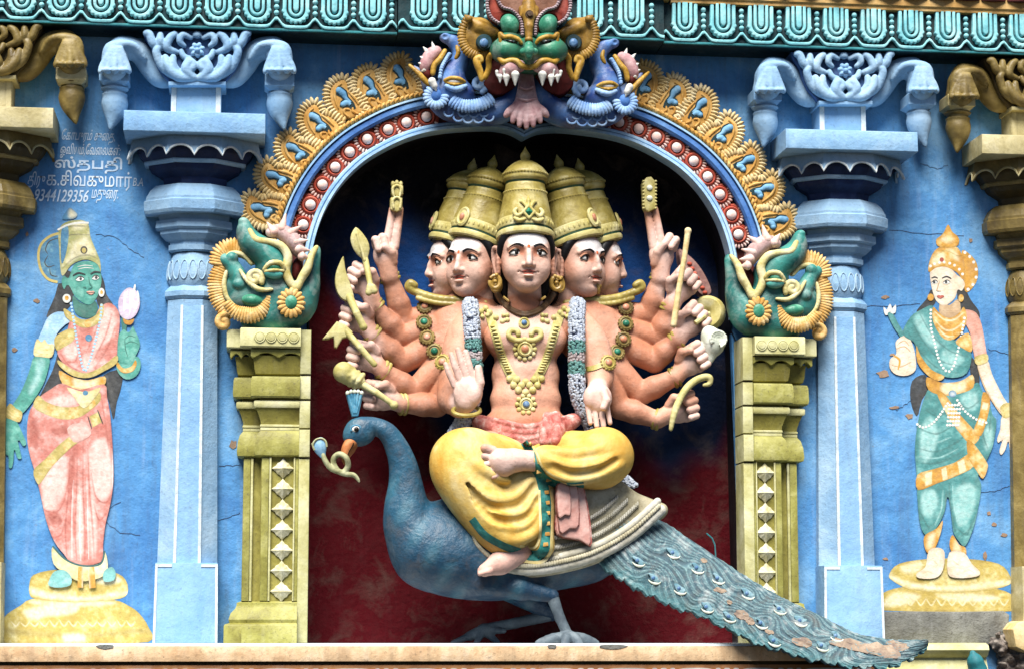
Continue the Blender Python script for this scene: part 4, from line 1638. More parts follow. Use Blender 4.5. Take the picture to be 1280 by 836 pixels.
    if front == 'jewel':                            # scrolls round a green diamond
        f = Field(.0032, px='loc')
        yy = -33.5
        f.chain([(-7, 55, yy, 2.0), (0, 47, yy, 2.0), (7, 55, yy, 2.0), (0, 63, yy+1.5, 2.0), (-7, 55, yy, 2.0)], k=.5)
        for s in (-1, 1):
            f.chain([(s*9, 53, yy, 1.6), (s*14, 50, yy+2, 2.6), (s*18, 55, yy+4, 2.6), (s*15, 59.5, yy+4, 2)], k=1, n=3)
            f.chain([(s*5, 46, yy, 1.6), (s*12, 44, yy+1, 2.6), (s*18, 47, yy+3, 2)], k=1, n=3)
            f.chain([(s*3, 62, yy+2, 1.8), (s*6.5, 68, yy+5, 2.4), (s*10, 69, yy+7, 1.4)], k=1, n=3)
        f.chain([(0, 64, yy+2, 2), (0, 70, yy+5, 2.8), (0, 77, yy+8, 1)], k=1)
        f.build('crown_jewel', M['crownlt'], h)
        a_ = [L(0, 49.4, yy-1.4), L(5, 55, yy-1), L(0, 60.6, yy), L(-5, 55, yy-1), L(0, 55, yy-4)]
        MB().add(a_, [(0, 1, 4), (1, 2, 4), (2, 3, 4), (3, 0, 4)]).build('crown_gem', M['jewelg'], h, smooth=0)
    else:                                           # oval plate with a pink stone
        b = MB()
        c = Matrix.Rotation(R(82), 3, 'X') @ Matrix.Diagonal((1, 1.45, 1))
        b.lathe([(0, 0), (9*PX, 0), (9.2*PX, 2*PX), (7.4*PX, 3.4*PX), (5.6*PX, 2.4*PX), (4.6*PX, 3.0*PX), (0, 3.2*PX)], (0, -31.5*PX, 53*PX), 20, tilt=c, caps=False)
        b.build('crown_plate', M['crownlt'], h)
        MB().ball(L(0, 52.5, -35), (3.6*PX, 2*PX, 5.4*PX), 12, 8).build('crown_gem', M['jewelr'], h)
    return h


M['lidskin'] = paint('eyelid_paint', 'b88468', grime=.02, streak=0, bump=.08)
M['lipdk'] = paint('mouth_line_paint', '4a1812', grime=0, streak=0)
M['earring'] = paint('earring_gold_paint', 'b08c40', '8c6c2c', 'd0b478', rough=.35, spec=.5, mott=14)
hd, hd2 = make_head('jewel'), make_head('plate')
HEADS = [((657, 325), -.165, 0, 0, 0), ((591, 331), .005, 41, 2, 11), ((723, 331), .005, -41, -2, -11), ((567, 335), .115, 80, 2, 11), ((747, 335), .115, -80, -2, -11)]
for i, ((u, v), y, yaw, roll, croll) in enumerate(HEADS):
    h = hd if i == 0 else (hd2 if i == 1 else copy_tree(hd2))
    h.parent = dt
    h.location = Vector(W(u, v, y))-Vector(bo)
    h.rotation_euler = (0, R(roll), R(-yaw))
    piv = Vector((0, 3*PX, 30*PX))
    Q = Matrix.Rotation(R(yaw), 3, 'Z') @ Matrix.Rotation(R(croll), 3, 'Y') @ Matrix.Rotation(R(-yaw), 3, 'Z')
    for ch in h.children:
        if ch.name.startswith('crown'):
            ch.rotation_euler = Q.to_euler()
            ch.location = piv-Q @ piv
    ROOT[h.name] = tuple(bo)

# ------------------------------------------------------------------ clothes of the figure
dh = Field(.005)
dh.chain([(632, 578, -.24, 34), (592, 576, -.33, 38)], k=8)
dh.ell((583, 577, -.37), (45, 42, 34), k=8)
dh.chain([(575, 592, -.38, 33), (608, 640, -.39, 30), (632, 668, -.40, 26)], k=10, n=3)
dh.ell((648, 632, -.36), (46, 62, 24), rot=-12, k=10)
dh.cone((672, 600, -.37), (678, 682, -.40), 17, 15, 8)
dh.chain([(672, 568, -.27, 16), (716, 564, -.32, 24), (752, 569, -.36, 33)], k=8)
dh.ell((757, 570, -.37), (35, 35, 32), k=8)
dh.chain([(752, 585, -.40, 25), (710, 583, -.435, 21), (680, 574, -.455, 17)], k=8, n=3)
# folds
for pts in ([(585, 610, -.475, 3), (615, 640, -.49, 5), (655, 640, -.455, 5), (672, 615, -.44, 3)], [(592, 628, -.48, 3), (622, 656, -.49, 5), (658, 655, -.46, 5), (676, 630, -.445, 3)],
            [(578, 590, -.49, 3), (605, 620, -.50, 5), (640, 622, -.46, 4), (664, 600, -.44, 3)], [(604, 650, -.475, 3), (634, 674, -.48, 5), (664, 668, -.465, 4), (680, 645, -.45, 3)],
            [(570, 560, -.47, 2), (600, 585, -.49, 5), (635, 600, -.46, 3)],
            [(690, 590, -.51, 3), (715, 598, -.51, 5), (745, 594, -.49, 4), (775, 580, -.47, 3)], [(688, 575, -.525, 3), (715, 584, -.525, 5), (748, 580, -.50, 4), (770, 568, -.48, 2)],
            [(690, 564, -.51, 2), (715, 567, -.50, 4), (750, 560, -.48, 3)]):
    dh.chain(pts, k=7, n=5)
for pts in ([(590, 618, -.50, 2), (618, 648, -.52, 3.4), (656, 648, -.49, 3), (674, 622, -.47, 2)], [(582, 600, -.50, 2), (610, 631, -.52, 3), (648, 631, -.48, 3), (668, 607, -.46, 2)],
            [(690, 582, -.55, 2), (715, 591, -.545, 3), (747, 587, -.52, 3), (770, 575, -.50, 2)]):
    dh.chain(pts, k=5, mode='sub', n=5)
dhoti = dh.build('dhoti', M['yellow'], dt)
BD = bvh_of(dhoti, bo)


def ribbon(bv, path, w, lift, name, mat, parent, n=6, th=.006, fallback=-.42):
    """A flat band lying on a surface: path (u, v), w width in px."""
    sp = spline(path, n)
    P = []
    for i, q in enumerate(sp):
        t = sp[min(i+1, len(sp)-1)]-sp[max(i-1, 0)]
        t = t/np.linalg.norm(t)
        nn = np.array([-t[1], t[0]])
        row = []
        for k in (-.5, -.25, 0, .25, .5):
            e = q+nn*w*k
            row.append(on(bv, e[0], e[1], lift, fallback))
        P.append(row)
    b = MB()
    rings = []
    for row in P:
        bk = [p+np.array([0, th+.01, 0]) for p in row]
        rings.append([tuple(p) for p in row]+[tuple(p) for p in bk[::-1]])
    b.loft(rings)
    return b.build(name, mat, parent, smooth=50)


hem = [(588, 655), (612, 680), (640, 692), (662, 702), (682, 697), (687, 660), (686, 625), (680, 596), (672, 588)]
dq = spline(hem, 6)
hb = MB()
hpts = []
for (u, v) in hem:
    hpts.append((u, v))
ribbon(BD, [(590, 648), (606, 668), (630, 682), (652, 690)], 9, .004, 'cloth_border', M['border'], dhoti)
ribbon(BD, [(655, 692), (670, 694), (680, 686), (684, 660), (682, 625), (676, 595), (668, 583)], 13, .004, 'cloth_border', M['border'], dhoti)
ribbon(BD, [(691, 610), (691, 640), (690, 670), (688, 690), (676, 702), (650, 700)], 4, .006, 'gold_edge', M['yellowlt'], dhoti)
ribbon(BD, [(674, 612), (675, 640), (675, 668), (668, 684), (650, 682)], 3, .006, 'gold_edge', M['yellowlt'], dhoti)
ribbon(BD, [(655, 552), (664, 566), (670, 585), (685, 600), (706, 607), (730, 606)], 9, .005, 'cloth_border', M['border'], dhoti)
ribbon(BD, [(662, 552), (671, 566), (678, 583), (690, 593), (708, 600)], 2.5, .007, 'gold_edge', M['yellowlt'], dhoti)
chk = MB()
for i in range(9):
    u, v = [(683, 615), (684, 628), (684.5, 641), (684.5, 654), (684, 667), (682, 680), (668, 575), (674, 589), (686, 599)][i]
    c = on(BD, u, v, .008)
    chk.plate([(c[0]-.012, c[2]-.010), (c[0]+.014, c[2]-.006), (c[0]+.012, c[2]+.011), (c[0]-.010, c[2]+.009)], c[1]+.01, c[1], .002)
chk.build('gold_check', M['ochre'], dhoti)

# sash round the waist with a knot and a hanging end
sh = Field(.0045)
sh.chain([(598, 527, -.17, 9), (625, 537, -.245, 12), (657, 543, -.26, 12), (690, 537, -.25, 12), (718, 525, -.17, 9)], k=3, n=4)
for o, r in ((-9, 4), (-2, 4), (6, 4.5), (12, 4)):
    sh.chain([(600, 526+o*.6, -.19, r*.6), (626, 536+o, -.28, r), (657, 542+o, -.30, r), (690, 536+o, -.285, r), (716, 524+o*.6, -.19, r*.6)], k=1.5, n=4)
sh.chain([(684, 520, -.29, 6), (682, 538, -.33, 7), (680, 552, -.35, 6)], k=3)
sh.chain([(694, 520, -.29, 7), (697, 538, -.34, 9), (694, 550, -.36, 8)], k=3)
sash = sh.build('sash', M['sash'], dt)
se = None
for i, (pl, y) in enumerate((([(699, 606), (716, 607), (729, 611), (738, 677), (724, 674), (697, 667), (696, 640)], -.425), ([(698, 606), (712, 607), (721, 609), (723, 655), (712, 660), (699, 663)], -.445),
                             ([(697, 606), (711, 608), (713, 641), (706, 643), (697.5, 645)], -.465))):
    q = [tuple(p) for p in spline([np.array(p, float) for p in pl], 3, True)]
    o = MB().plate(Wxz([(706+(a_-706)*1.07, 640+(c_-640)*1.03) for a_, c_ in q], y), y+.06, y-.006, .004)
    if se is None:
        se = o.build('sash_end', M['sash'], dt)
    else:
        o.build('pleat_edge', M['sash'], se)
    MB().plate(Wxz(q, y), y, y-.016, .008).build('pleat', M['sashlt'], se)

# ------------------------------------------------------------------ jewels, bangles, garlands


def disc(b, c, r, nrm=(0, -1, 0), prof=((1, 0), (1.02, .3), (.8, .45), (.66, .3), (.5, .35))):
    q = Vector((0, 0, 1)).rotation_difference(Vector(nrm)).to_matrix()
    b.lathe([(r*a, r*z) for a, z in prof], c, 18, tilt=q, caps=False)
    return b


def gem(c, r, nrm, mat, parent, name='gem'):
    b = MB().ball((0, 0, 0), (r, r, r*.7), 12, 8)
    q = Vector((0, 0, 1)).rotation_difference(Vector(nrm)).to_matrix()
    b.v = [tuple(q @ Vector(v)+Vector(c)) for v in b.v]
    return b.build(name, mat, parent, smooth=180)


def nrm_at(bv, u, v):
    w = Vector(W(u, v, 0))
    d = (w-Vector(CAM)).normalized()
    h = bv.ray_cast(Vector(CAM), d)
    if h[0] is None:
        return Vector((0, -1, 0))
    return h[1] if h[1].dot(d) < 0 else -h[1]


# armlet rows across the fanned arms
for pts in ([(531, 384), (530, 403), (534, 422), (543, 439), (553.5, 452.5)], [(782, 385), (782, 405), (779, 424.5), (771, 440.5), (760, 453.5)]):
    for i, (u, v) in enumerate(pts):
        c = on(BB, u, v, .004)
        n_ = (nrm_at(BB, u, v)+Vector((0, -1.2, .2))).normalized()
        b = disc(MB(), c, 9.3*PX, n_)
        for k in range(14):
            an = 2*PI*k/14
            q = Vector((0, 0, 1)).rotation_difference(n_).to_matrix()
            b.ball(tuple(Vector(c)+q @ Vector((9*PX*math.cos(an), 9*PX*math.sin(an), .006))), 2*PX, 7, 5)
        o = b.build('armlet_disc', M['gold'] if i != 4 else M['crown'], dt)
        gem(tuple(Vector(c)+n_*.012), 4.6*PX, n_, M['jewelg'] if i % 2 else M['jewelr'], o)
# shoulder scrolls
for s in (-1, 1):
    def X(u, s=s):
        return u if s < 0 else 2*656.5-u
    f = Field(.0045)
    f.chain([(X(606), 379, -.02, 4), (X(575), 376, -.01, 5), (X(545), 373, .0, 5), (X(522), 366, .02, 5), (X(511), 360, .02, 5), (X(513), 354, .015, 4.5), (X(519), 357, .01, 4)], k=1.5, n=4)
    f.chain([(X(600), 384, -.025, 3), (X(570), 381, -.02, 3), (X(545), 379, -.01, 3), (X(522), 373, .01, 3)], k=1.2, n=4)
    f.build('shoulder_scroll', M['crown'], dt)
ribbon(BB, [(733, 461), (743, 459), (753, 455)], 6, .006, 'armlet_strap', M['crown'], dt, fallback=-.2)
# bangles
for s in (-1, 1):
    for (sh_, el, wr), y in zip(ARMS[s], YS):
        e, w = np.array(W(*el, y-.03)), np.array(W(*wr, y-.07))
        d = (w-e)/np.linalg.norm(w-e)
        q = Vector((0, 0, 1)).rotation_difference(Vector(d)).to_matrix()
        b = MB()
        for o in (-.012, .008):
            c = w+d*o
            b.tube([tuple(Vector(c)+q @ Vector((11.6*PX*math.cos(t), 11.6*PX*math.sin(t), 0))) for t in np.linspace(0, 2*PI, 25)], 2.7*PX, 8, caps=False)
        b.build('bangle', M['crown'], dt)
b = MB()
b.tube([tuple(W(583+17*math.cos(t), 513+6*math.sin(t), -.32-.06*math.sin(t)*.6)) for t in np.linspace(0, 2*PI, 25)], 2.6*PX, 8, caps=False)
b.build('bangle', M['crown'], dt)
# torque with dark bead, corded collar, V necklace
P = [on(BB, u, v, .004) for u, v in spline([(629, 371), (640, 379), (654, 382), (669, 379), (682, 371)], 5)]
MB().tube(P, 1.5*PX, 6).build('neck_ring', M['earring'], dt)
c = on(BB, 654.5, 382, .008)
MB().ball(tuple(c), (6*PX, 4*PX, 5*PX), 14, 9).build('dark_bead', M['beadbr'], dt)
P = [on(BB, u, v, .003, -.1) for u, v in spline([(621, 366), (629, 379), (642, 389), (656, 393), (671, 389), (684, 379), (692, 366)], 6)]
b = MB().tube(P, 4.2*PX, 8)
for i in range(0, len(P)-1):
    for k in (0, .5):
        p = P[i]*(1-k)+P[i+1]*k
        b.ball((p[0], p[1]-3.0*PX, p[2]-2.0*PX), 1.8*PX, 6, 5)
b.build('corded_collar', M['beadbr'], dt)
for s in (-1, 1):
    def X(u, s=s):
        return u if s < 0 else 2*656-u
    nk = ribbon(BB, [(X(612), 393), (X(620), 420), (X(627), 444), (X(636), 464), (X(645), 477)], 11, .008, 'necklace_strap', M['crownlt'], dt, fallback=-.2)
    st = MB()
    for i in range(16):
        t = i/15
        u, v = np.interp(t, [0, .5, 1], [616, 625.5, 636]), np.interp(t, [0, .5, 1], [408, 440, 464])
        c = on(BB, X(u), v, .014, -.2)
        st.ball(tuple(c), (4*PX, 2*PX, 1.3*PX), 8, 6)
    st.build('strap_stone', M['cream'] if False else M['crownlt'], nk)
    f = Field(.004)
    for (u, v), r in zip(((607, 386), (601, 390), (603, 396), (609, 394)), (4, 4, 3, 3)):
        c = on(BB, X(u), v, .004)
        f.ops.append(('cone', c, c+np.array([0, -.004, 0]), r*PX, r*PX, 1*PX, 'add', None))
    for (u, v), r in zip(((612, 391), (620, 397), (628, 402), (634, 400), (634, 394), (629, 394)), (4, 3.6, 3.4, 3.2, 3, 2.6)):
        c = on(BB, X(u), v, .004)
        f.ops.append(('cone', c, c+np.array([0, -.004, 0]), r*PX, r*PX, 1*PX, 'add', None))
    f.build('necklace_scroll', M['crownlt'], dt)
b = MB()
for (u, v) in ((637, 473), (642, 481), (648, 487), (657, 490), (666, 487), (672, 481), (677, 473), (646, 474), (657, 477), (668, 474), (652, 481), (662, 481)):
    c = on(BB, u, v, .008)
    b.ball(tuple(c), (4.6*PX, 3*PX, 4.6*PX), 10, 7)
b.build('necklace_cluster', M['crownlt'], dt)
for (u, v, r, pet, g, mt) in ((655, 404, 7, 0, 'jewelb', 'crownlt'), (656, 436, 9.5, 12, 'jewelr', 'crownlt'), (657.5, 505, 8.5, 10, 'jewelb', 'crownlt')):
    c = on(BB, u, v, .004)
    n_ = (nrm_at(BB, u, v)+Vector((0, -2, 0))).normalized()
    b = disc(MB(), c, r*PX, n_)
    for k in range(pet):
        an = 2*PI*k/pet
        rx = r*1.3
        e = on(BB, u+rx*math.cos(an), v+rx*math.sin(an), .005)
        b.ball(tuple(e), (3.2*PX, 2.5*PX, 3.2*PX), 8, 6)
    o = b.build('pendant', M[mt], dt)
    gem(tuple(Vector(c)+n_*.012), r*.52*PX, n_, M[g], o)
f = Field(.004)
for s in (-1, 1):
    pts = [(656+s*4, 425), (656+s*12, 425), (656+s*20, 420), (656+s*18, 413), (656+s*10, 413), (656+s*8, 418)]
    for a, q in zip(spline(pts, 4)[:-1], spline(pts, 4)[1:]):
        f.ops.append(('cone', on(BB, a[0], a[1], .005), on(BB, q[0], q[1], .005), 3.2*PX, 3.2*PX, 1*PX, 'add', None))
f.build('pendant_scroll', M['crownlt'], dt)

# garlands of small blossoms hanging over both shoulders


def garland(path, parent):
    P = spline([np.array(list(W(u, v, y))) for u, v, y in path], 14)
    b = MB().tube(P, 8.5*PX, 10)
    g_ = b.build('garland', M['gardk'], parent)
    rn = random.Random(int(path[0][0]))
    mbs = {'garw': MB(), 'gart': MB(), 'garp': MB()}
    n = len(P)
    for i in range(n*15):
        k = rn.uniform(0, n-1.01)
        j = int(k)
        p = P[j]+(P[j+1]-P[j])*(k-j)
        t = (P[j+1]-P[j])
        t = t/np.linalg.norm(t)
        an = rn.uniform(PI*.9, PI*2.1)
        u_ = np.array([1., 0, 0])-t*t[0]
        u_ /= np.linalg.norm(u_)
        w_ = np.cross(t, u_)
        if w_[1] > 0:
            w_ = -w_
        q = p+(u_*math.cos(an)-w_*math.sin(an))*9*PX
        v = 418-(q[2]-1.5)/PX
        zz_ = float(q[2])
        seg = zz_
        za, zb = float(W(600, 424, -.2)[2]), float(W(600, 440, -.2)[2])
        zc_, zd = float(W(600, 450, -.2)[2]), float(W(600, 466, -.2)[2])
        key = 'gart' if (zb < zz_ < za or zd < zz_ < zc_) else ('garp' if zc_ <= zz_ <= zb else 'garw')
        s_ = rn.uniform(1.6, 2.6)*PX
        mbs[key].ball(tuple(q), (s_*rn.uniform(.7, 1.2), s_, s_*rn.uniform(.7, 1.2)), 6, 4)
    for k, mb in mbs.items():
        if mb.v:
            mb.build({'garw': 'white_blossoms', 'gart': 'green_blossoms', 'garp': 'pink_blossoms'}[k], M[k], g_)


garland([(588, 380, -.07), (589, 395, -.15), (591, 425, -.19), (593, 455, -.2), (593, 485, -.2), (586, 510, -.18), (574, 535, -.15), (560, 556, -.12)], dt)
garland([(722, 380, -.07), (721, 395, -.15), (721, 425, -.19), (721, 455, -.2), (722, 485, -.2), (728, 508, -.18), (738, 528, -.15), (752, 560, -.12), (768, 590, -.12), (790, 612, -.14)], dt)
# ------------------------------------------------------------------ things held in the hands
dt['label'] = 'seated many armed deity statue with five visible crowned faces, yellow cloth and garlands'


def held(name, label, cat, u, v, y, group='things held by the deity statue'):
    return thing(name, label, cat, tuple(W(u, v, y)), group)


t = held('finger_ornament', 'gold flower tipped ornament on the raised fingers beside the spear head', 'ornament', 496, 262, .0)
b = MB()
for (u0, u1, v0, v1) in ((488, 503, 264, 246), (489.5, 504, 245, 231)):
    b.plate(Wxz([(u0, v0-2), ((u0+u1)/2, v0+1), (u1, v0-2), (u1, v1+2), (u1-3, v1), ((u0+u1)/2, v1+2), (u0+3, v1), (u0, v1+2)], -.03), .03, -.035, .006)
b.build('ornament_plate', M['crownlt'], t)
f = Field(.0035)
for (u, v) in ((496, 239), (496, 254)):
    f.chain([(u-4, v+6, -.038, 1.6), (u-5, v-3, -.038, 1.8), (u, v-7, -.038, 1.8), (u+5, v-3, -.038, 1.8), (u+4, v+6, -.038, 1.6)], k=.5, n=3)
for k in range(3):
    f.ell((491+5*k, 230.5-(1.5 if k == 1 else 0), -.01), (2.6, 4, 4), k=.5)
f.build('ornament_scroll', M['crownlt'], t)
t = held('finger_ornament', 'gold ornament with two white studs on the raised fingers beside the rod', 'ornament', 812, 262, .0)
MB().plate(Wxz([(807, 263), (811, 265), (818, 262), (820, 258), (818.5, 226), (814, 221), (808, 222), (803.5, 228), (805, 258)], -.03), .03, -.035, .008).build('ornament_plate', M['crownlt'], t)
for v in (235, 248):
    MB().ball(tuple(W(812, v, -.038)), (4*PX, .008, 3.6*PX), 12, 8).build('stud', M['cream'], t)
b = MB()
for k in range(9):
    for s in (-1, 1):
        b.ball(tuple(W(812+s*7.6+.25*(4-k)*0, 227+4.2*k, -.03)), (2*PX, .008, 1.7*PX), 8, 6)
b.build('ornament_scroll', M['crownlt'], t)

t = held('spear', 'pale leaf bladed spear in the upper hand beside the peacock crest side', 'spear', 458, 340, -.07)
t['label'] = 'pale leaf bladed short spear held just above the curved knife'
f = Field(.004)
f.chain([(445, 286, -.1, 2), (447, 298, -.1, 9), (452, 310, -.1, 10), (456, 322, -.1, 4), (457, 328, -.1, 4)], k=1, n=4, flat=.35)
f.chain([(446, 292, -.115, 1.4), (456, 326, -.115, 2)], k=1)
f.build('blade', M['club'], t)
f = Field(.004)
f.chain([(457, 326, -.1, 4), (464, 362, -.17, 3.6)], k=1)
f.chain([(462, 359, -.17, 4), (461, 366, -.17, 4.4)], k=1)
f.chain([(466, 359, -.17, 4), (468, 364, -.17, 4.4)], k=1)
f.build('shaft', M['club'], t)
t = held('curved_knife', 'pale curved knife held between the leaf bladed spear and the forked axe', 'knife', 447, 390, -.09)
kn = [(429, 321), (424, 330), (419.5, 343), (419, 357), (423, 369), (431, 376), (442, 374), (440, 362), (436, 350), (432, 338), (430.5, 328)]
MB().plate(Wxz(spline(kn, 4, True), -.12), -.10, -.135, .008).build('blade', M['club'], t)
f = Field(.004)
f.chain([(437, 372, -.13, 5), (446, 392, -.18, 4.4), (454, 408, -.18, 4.6)], k=1)
f.ell((454.5, 409, -.18), (5, 5, 5), k=1)
f.build('handle', M['club'], t)
t = held('battle_axe', 'pale forked axe held between the curved knife and the knobbed mace', 'axe', 455, 440, -.1)
MB().plate(Wxz([(403, 424), (412, 413), (421, 402), (432, 407), (441, 415), (436, 421), (428, 423), (421, 435), (418, 434), (417, 421), (410, 424)], -.14), -.11, -.155, .008).build('blade', M['club'], t)
f = Field(.004)
f.chain([(430, 411, -.135, 4.2), (450, 434, -.18, 4), (468, 455, -.185, 3.8)], k=1)
f.build('handle', M['club'], t)
t = held('mace', 'pale knobbed mace held in the lowest hand above the peacock head', 'mace', 470, 490, -.1)
f = Field(.0045)
f.ell((429.5, 465, -.17), (13, 13, 13), k=1)
f.chain([(430, 465, -.17, 12), (440, 472, -.17, 11), (449, 477, -.17, 8)], k=2)
for (u, v, r) in ((437, 470, 12.6), (443, 474, 11.2), (449, 477, 9.4)):
    f.chain([(u+5, v-9, -.17, 3), (u-1, v-1, -.19-r*.0015, 3), (u-6, v+7, -.17, 3)], k=1, n=3)
f.build('mace_head', M['club'], t)
f = Field(.004)
f.chain([(449, 478, -.17, 5), (470, 490, -.2, 4), (490, 504, -.2, 3.6)], k=1)
f.ell((492.5, 506, -.2), (5.5, 5.5, 5.5), k=1)
f.build('handle', M['club'], t)
t = held('rod', 'thin pale yellow rod held upright in the hand beside the raised two fingers', 'rod', 851, 350, -.1)
t['category'] = 'rod'
f = Field(.004)
f.chain([(860, 289, -.19, 3.8), (855, 325, -.19, 3.4), (848, 365, -.19, 3.8), (842, 406, -.19, 4.2)], k=1)
f.ell((860, 289, -.19), (4.6, 4.6, 4.6), k=1)
f.build('rod_shaft', M['ochrelt'], t)
t = held('shield', 'round pale yellow disc shield behind the hand above the white conch', 'shield', 888, 392, .02)
b = MB()
q = Matrix.Rotation(R(90), 3, 'X')
b.lathe([(0, .02), (.03, .045), (.075, .05), (.088, .036), (.09, .0), (.0, -.01)], tuple(W(886, 392, -.0)), 28, tilt=Matrix.Rotation(R(-25), 3, 'Z') @ q, caps=False)
b.v = [(x, y, z) for x, y, z in b.v]
b.build('shield_disc', M['crownlt'], t, smooth=50)
MB().tube([tuple(W(886, 392, -.05)), tuple(W(880, 396, -.1)), tuple(W(869, 404, -.12))], .012, 8).build('shield_grip', M['club'], t)
t = held('conch', 'white conch shell with ridges in the hand below the disc shield', 'conch', 892, 426, -.08)
f = Field(.004)
f.chain([(884, 412, -.10, 4), (888, 420, -.10, 12), (892, 430, -.10, 14), (889, 440, -.10, 8), (887, 451, -.10, 4)], k=2, n=3)
f.ell((898, 424, -.12), (11, 12, 9), k=2)
for k, r in enumerate((10, 7, 4)):
    f.chain([(898+r*math.cos(a), 424-r*math.sin(a), -.15-.004*(3-k), 1.5) for a in np.linspace(-1.2, 3.6, 10)], k=.8)
f.cone((878, 432, -.10), (886, 436, -.10), 5, 7, 2)
f.build('conch_shell', M['cream'], t)
t = held('goad', 'pale yellow hooked goad in the hand under the white conch', 'goad', 860, 490, -.12)
f = Field(.004)
f.chain([(838.5, 536, -.22, 2.6), (843, 515, -.22, 4.2), (851, 496, -.20, 4.2), (859, 484, -.18, 4.4), (869, 475.5, -.17, 4.4), (880, 471, -.17, 4.2), (887, 472, -.17, 4), (887, 479, -.17, 3), (880, 481, -.17, 2.2)], k=1, n=4)
f.build('goad_hook', M['club'], t)
t = held('curved_plume', 'dull pink curved plume rising behind the rod and the disc shield', 'plume', 866, 340, .1)
MB().plate(Wxz(spline([(848, 312), (860, 319), (873, 332), (884, 350), (889, 366), (880, 372), (868, 362), (858, 348), (850, 332)], 4, True), .08), .14, .06, .014).build('plume_body', paint('plume_pink_paint', '9a746c', '7c5450', 'b48c84', mott=14), t)
b = MB()
for k in range(7):
    b.ball(tuple(W(862+3.2*k, 330+6*k, .058)), (3.4*PX, .01, 2.6*PX), 8, 6)
b.build('plume_spots', M['red'], t)

# ------------------------------------------------------------------ peacock
M['pea'] = paint('peacock_blue_paint', '2e6486', attr=True, rough=.45, mott=9, var=.28, bump=.5, streak=.12, grime=.14, spec=.4, lite=.35)
M['crest'] = paint('crest_blue_paint', '5a9cb8', '3c7c9c', '9cc8d8', mott=20)
M['beak'] = paint('beak_paint', 'c07a48', '9c5c34', 'd89c70', mott=12)
M['legp'] = paint('grey_leg_paint', '5a666e', '465059', '7c888e', mott=9)
M['tail'] = paint('tail_paint', '4a7c8c', attr=True, mott=14, var=.3, bump=.6, streak=.0, grime=.14, rough=.6)
M['eyet'] = paint('tail_eye_paint', '84a8b4', '5c8c9c', 'b4d0d6', mott=20)
M['bare'] = paint('flaked_tail_patch', '96826e', '76645a', 'ae9a86', grime=.2, mott=20)
M['saddle'] = paint('cream_saddle_paint', 'b4ac90', '988e70', 'ccc6b0', mott=8, bump=.4, grime=.2, streak=.15)
M['saddlelt'] = paint('pale_saddle_paint', 'ccc8b8', 'b4ae98', 'e0dcd0', mott=9, bump=.3, grime=.14)
M['snake'] = paint('snake_paint', 'a8a880', '84845c', 'c4c4a0', mott=14)
M['snakeb'] = paint('snake_hood_paint', '7ca8c4', '5c8cac', 'a4c8dc', mott=14)

pk = thing('peacock', 'blue peacock sculpture carrying the deity statue, long tail sweeping over the ledge', 'peacock', tuple(W(650, 800, -.25)))


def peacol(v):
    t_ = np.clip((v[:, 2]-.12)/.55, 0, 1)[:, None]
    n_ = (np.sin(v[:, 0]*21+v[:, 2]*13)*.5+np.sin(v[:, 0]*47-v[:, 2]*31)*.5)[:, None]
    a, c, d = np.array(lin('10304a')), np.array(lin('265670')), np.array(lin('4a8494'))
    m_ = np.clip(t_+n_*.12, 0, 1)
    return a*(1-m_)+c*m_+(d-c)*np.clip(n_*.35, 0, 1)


pf = Field(.005)
pf.ell((450, 539, -.30), (19.5, 18, 14), rot=15, k=3)
pf.ell((441, 545, -.30), (12, 12, 10), k=4)
pf.chain([(455, 534, -.30, 12), (468, 532, -.30, 9.5), (484, 540, -.30, 11), (496, 559, -.29, 13.5), (504, 582, -.28, 16.5), (507, 606, -.27, 20), (508, 632, -.26, 26), (514, 660, -.25, 33), (534, 688, -.24, 42)], k=3, n=4)
pf.chain([(534, 688, -.24, 42), (575, 695, -.22, 46), (630, 700, -.2, 44), (690, 692, -.18, 40), (740, 690, -.18, 34)], k=14, n=3)
pf.ell((570, 672, -.22), (60, 50, 42), k=12)
pf.chain([(600, 725, -.32, 20), (650, 735, -.33, 13), (690, 744, -.33, 8.5)], k=6)
pf.chain([(640, 735, -.08, 18), (690, 768, -.06, 8)], k=6)
pf.ell((462, 526, -.31), (3.6, 3.6, 3), k=1)
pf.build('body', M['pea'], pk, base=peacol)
cr = MB()
cs_ = []
for k in range(5):
    cs_.append((434.5+4.4*k, 488.5-(1.5 if 0 < k < 4 else 0)))
out = [(440, 520)]
for k, (u, v) in enumerate(cs_):
    out += [(u-2.2, v+2), (u, v-1.2), (u+2.2, v+2)]
out += [(448, 520)]
cr.plate(Wxz(out, -.32), -.285, -.325, .006)
for k, (u, v) in enumerate(cs_):
    cr.tube([tuple(W(444+(u-444)*.2, 516, -.325)), tuple(W(u, v+3, -.328))], [.004, .006], 6)
cr.build('crest', M['crest'], pk)
cr = MB()
for u, v in cs_:
    cr.ball(tuple(W(u, v+2.5, -.325)), (2.6*PX, .012, 3*PX), 8, 6)
cr.build('crest_tips', M['cream'], pk)
f = Field(.004)
f.chain([(440, 552, -.31, 8), (434, 560, -.315, 6.4), (431, 570, -.32, 4.4), (431, 579, -.32, 1.6)], k=2, n=3)
f.chain([(443, 554, -.30, 5.5), (439, 563, -.30, 4), (435, 572, -.30, 1.6)], k=.6)
f.build('beak', M['beak'], pk)
b = MB().tube([tuple(W(u, v, -.345)) for u, v in spline([(442, 553), (440, 558), (436, 565), (434, 573)], 4)], .0028, 6)
b.build('beak_line', M['iris'], pk)
MB().ball(tuple(W(445, 536, -.343)), (6*PX, 4*PX, 4.6*PX), 16, 10).build('eye', M['eyew'], pk)
MB().ball(tuple(W(445.5, 536, -.356)), (3.1*PX, 2*PX, 3.1*PX), 14, 8).build('pupil', M['iris'], pk)
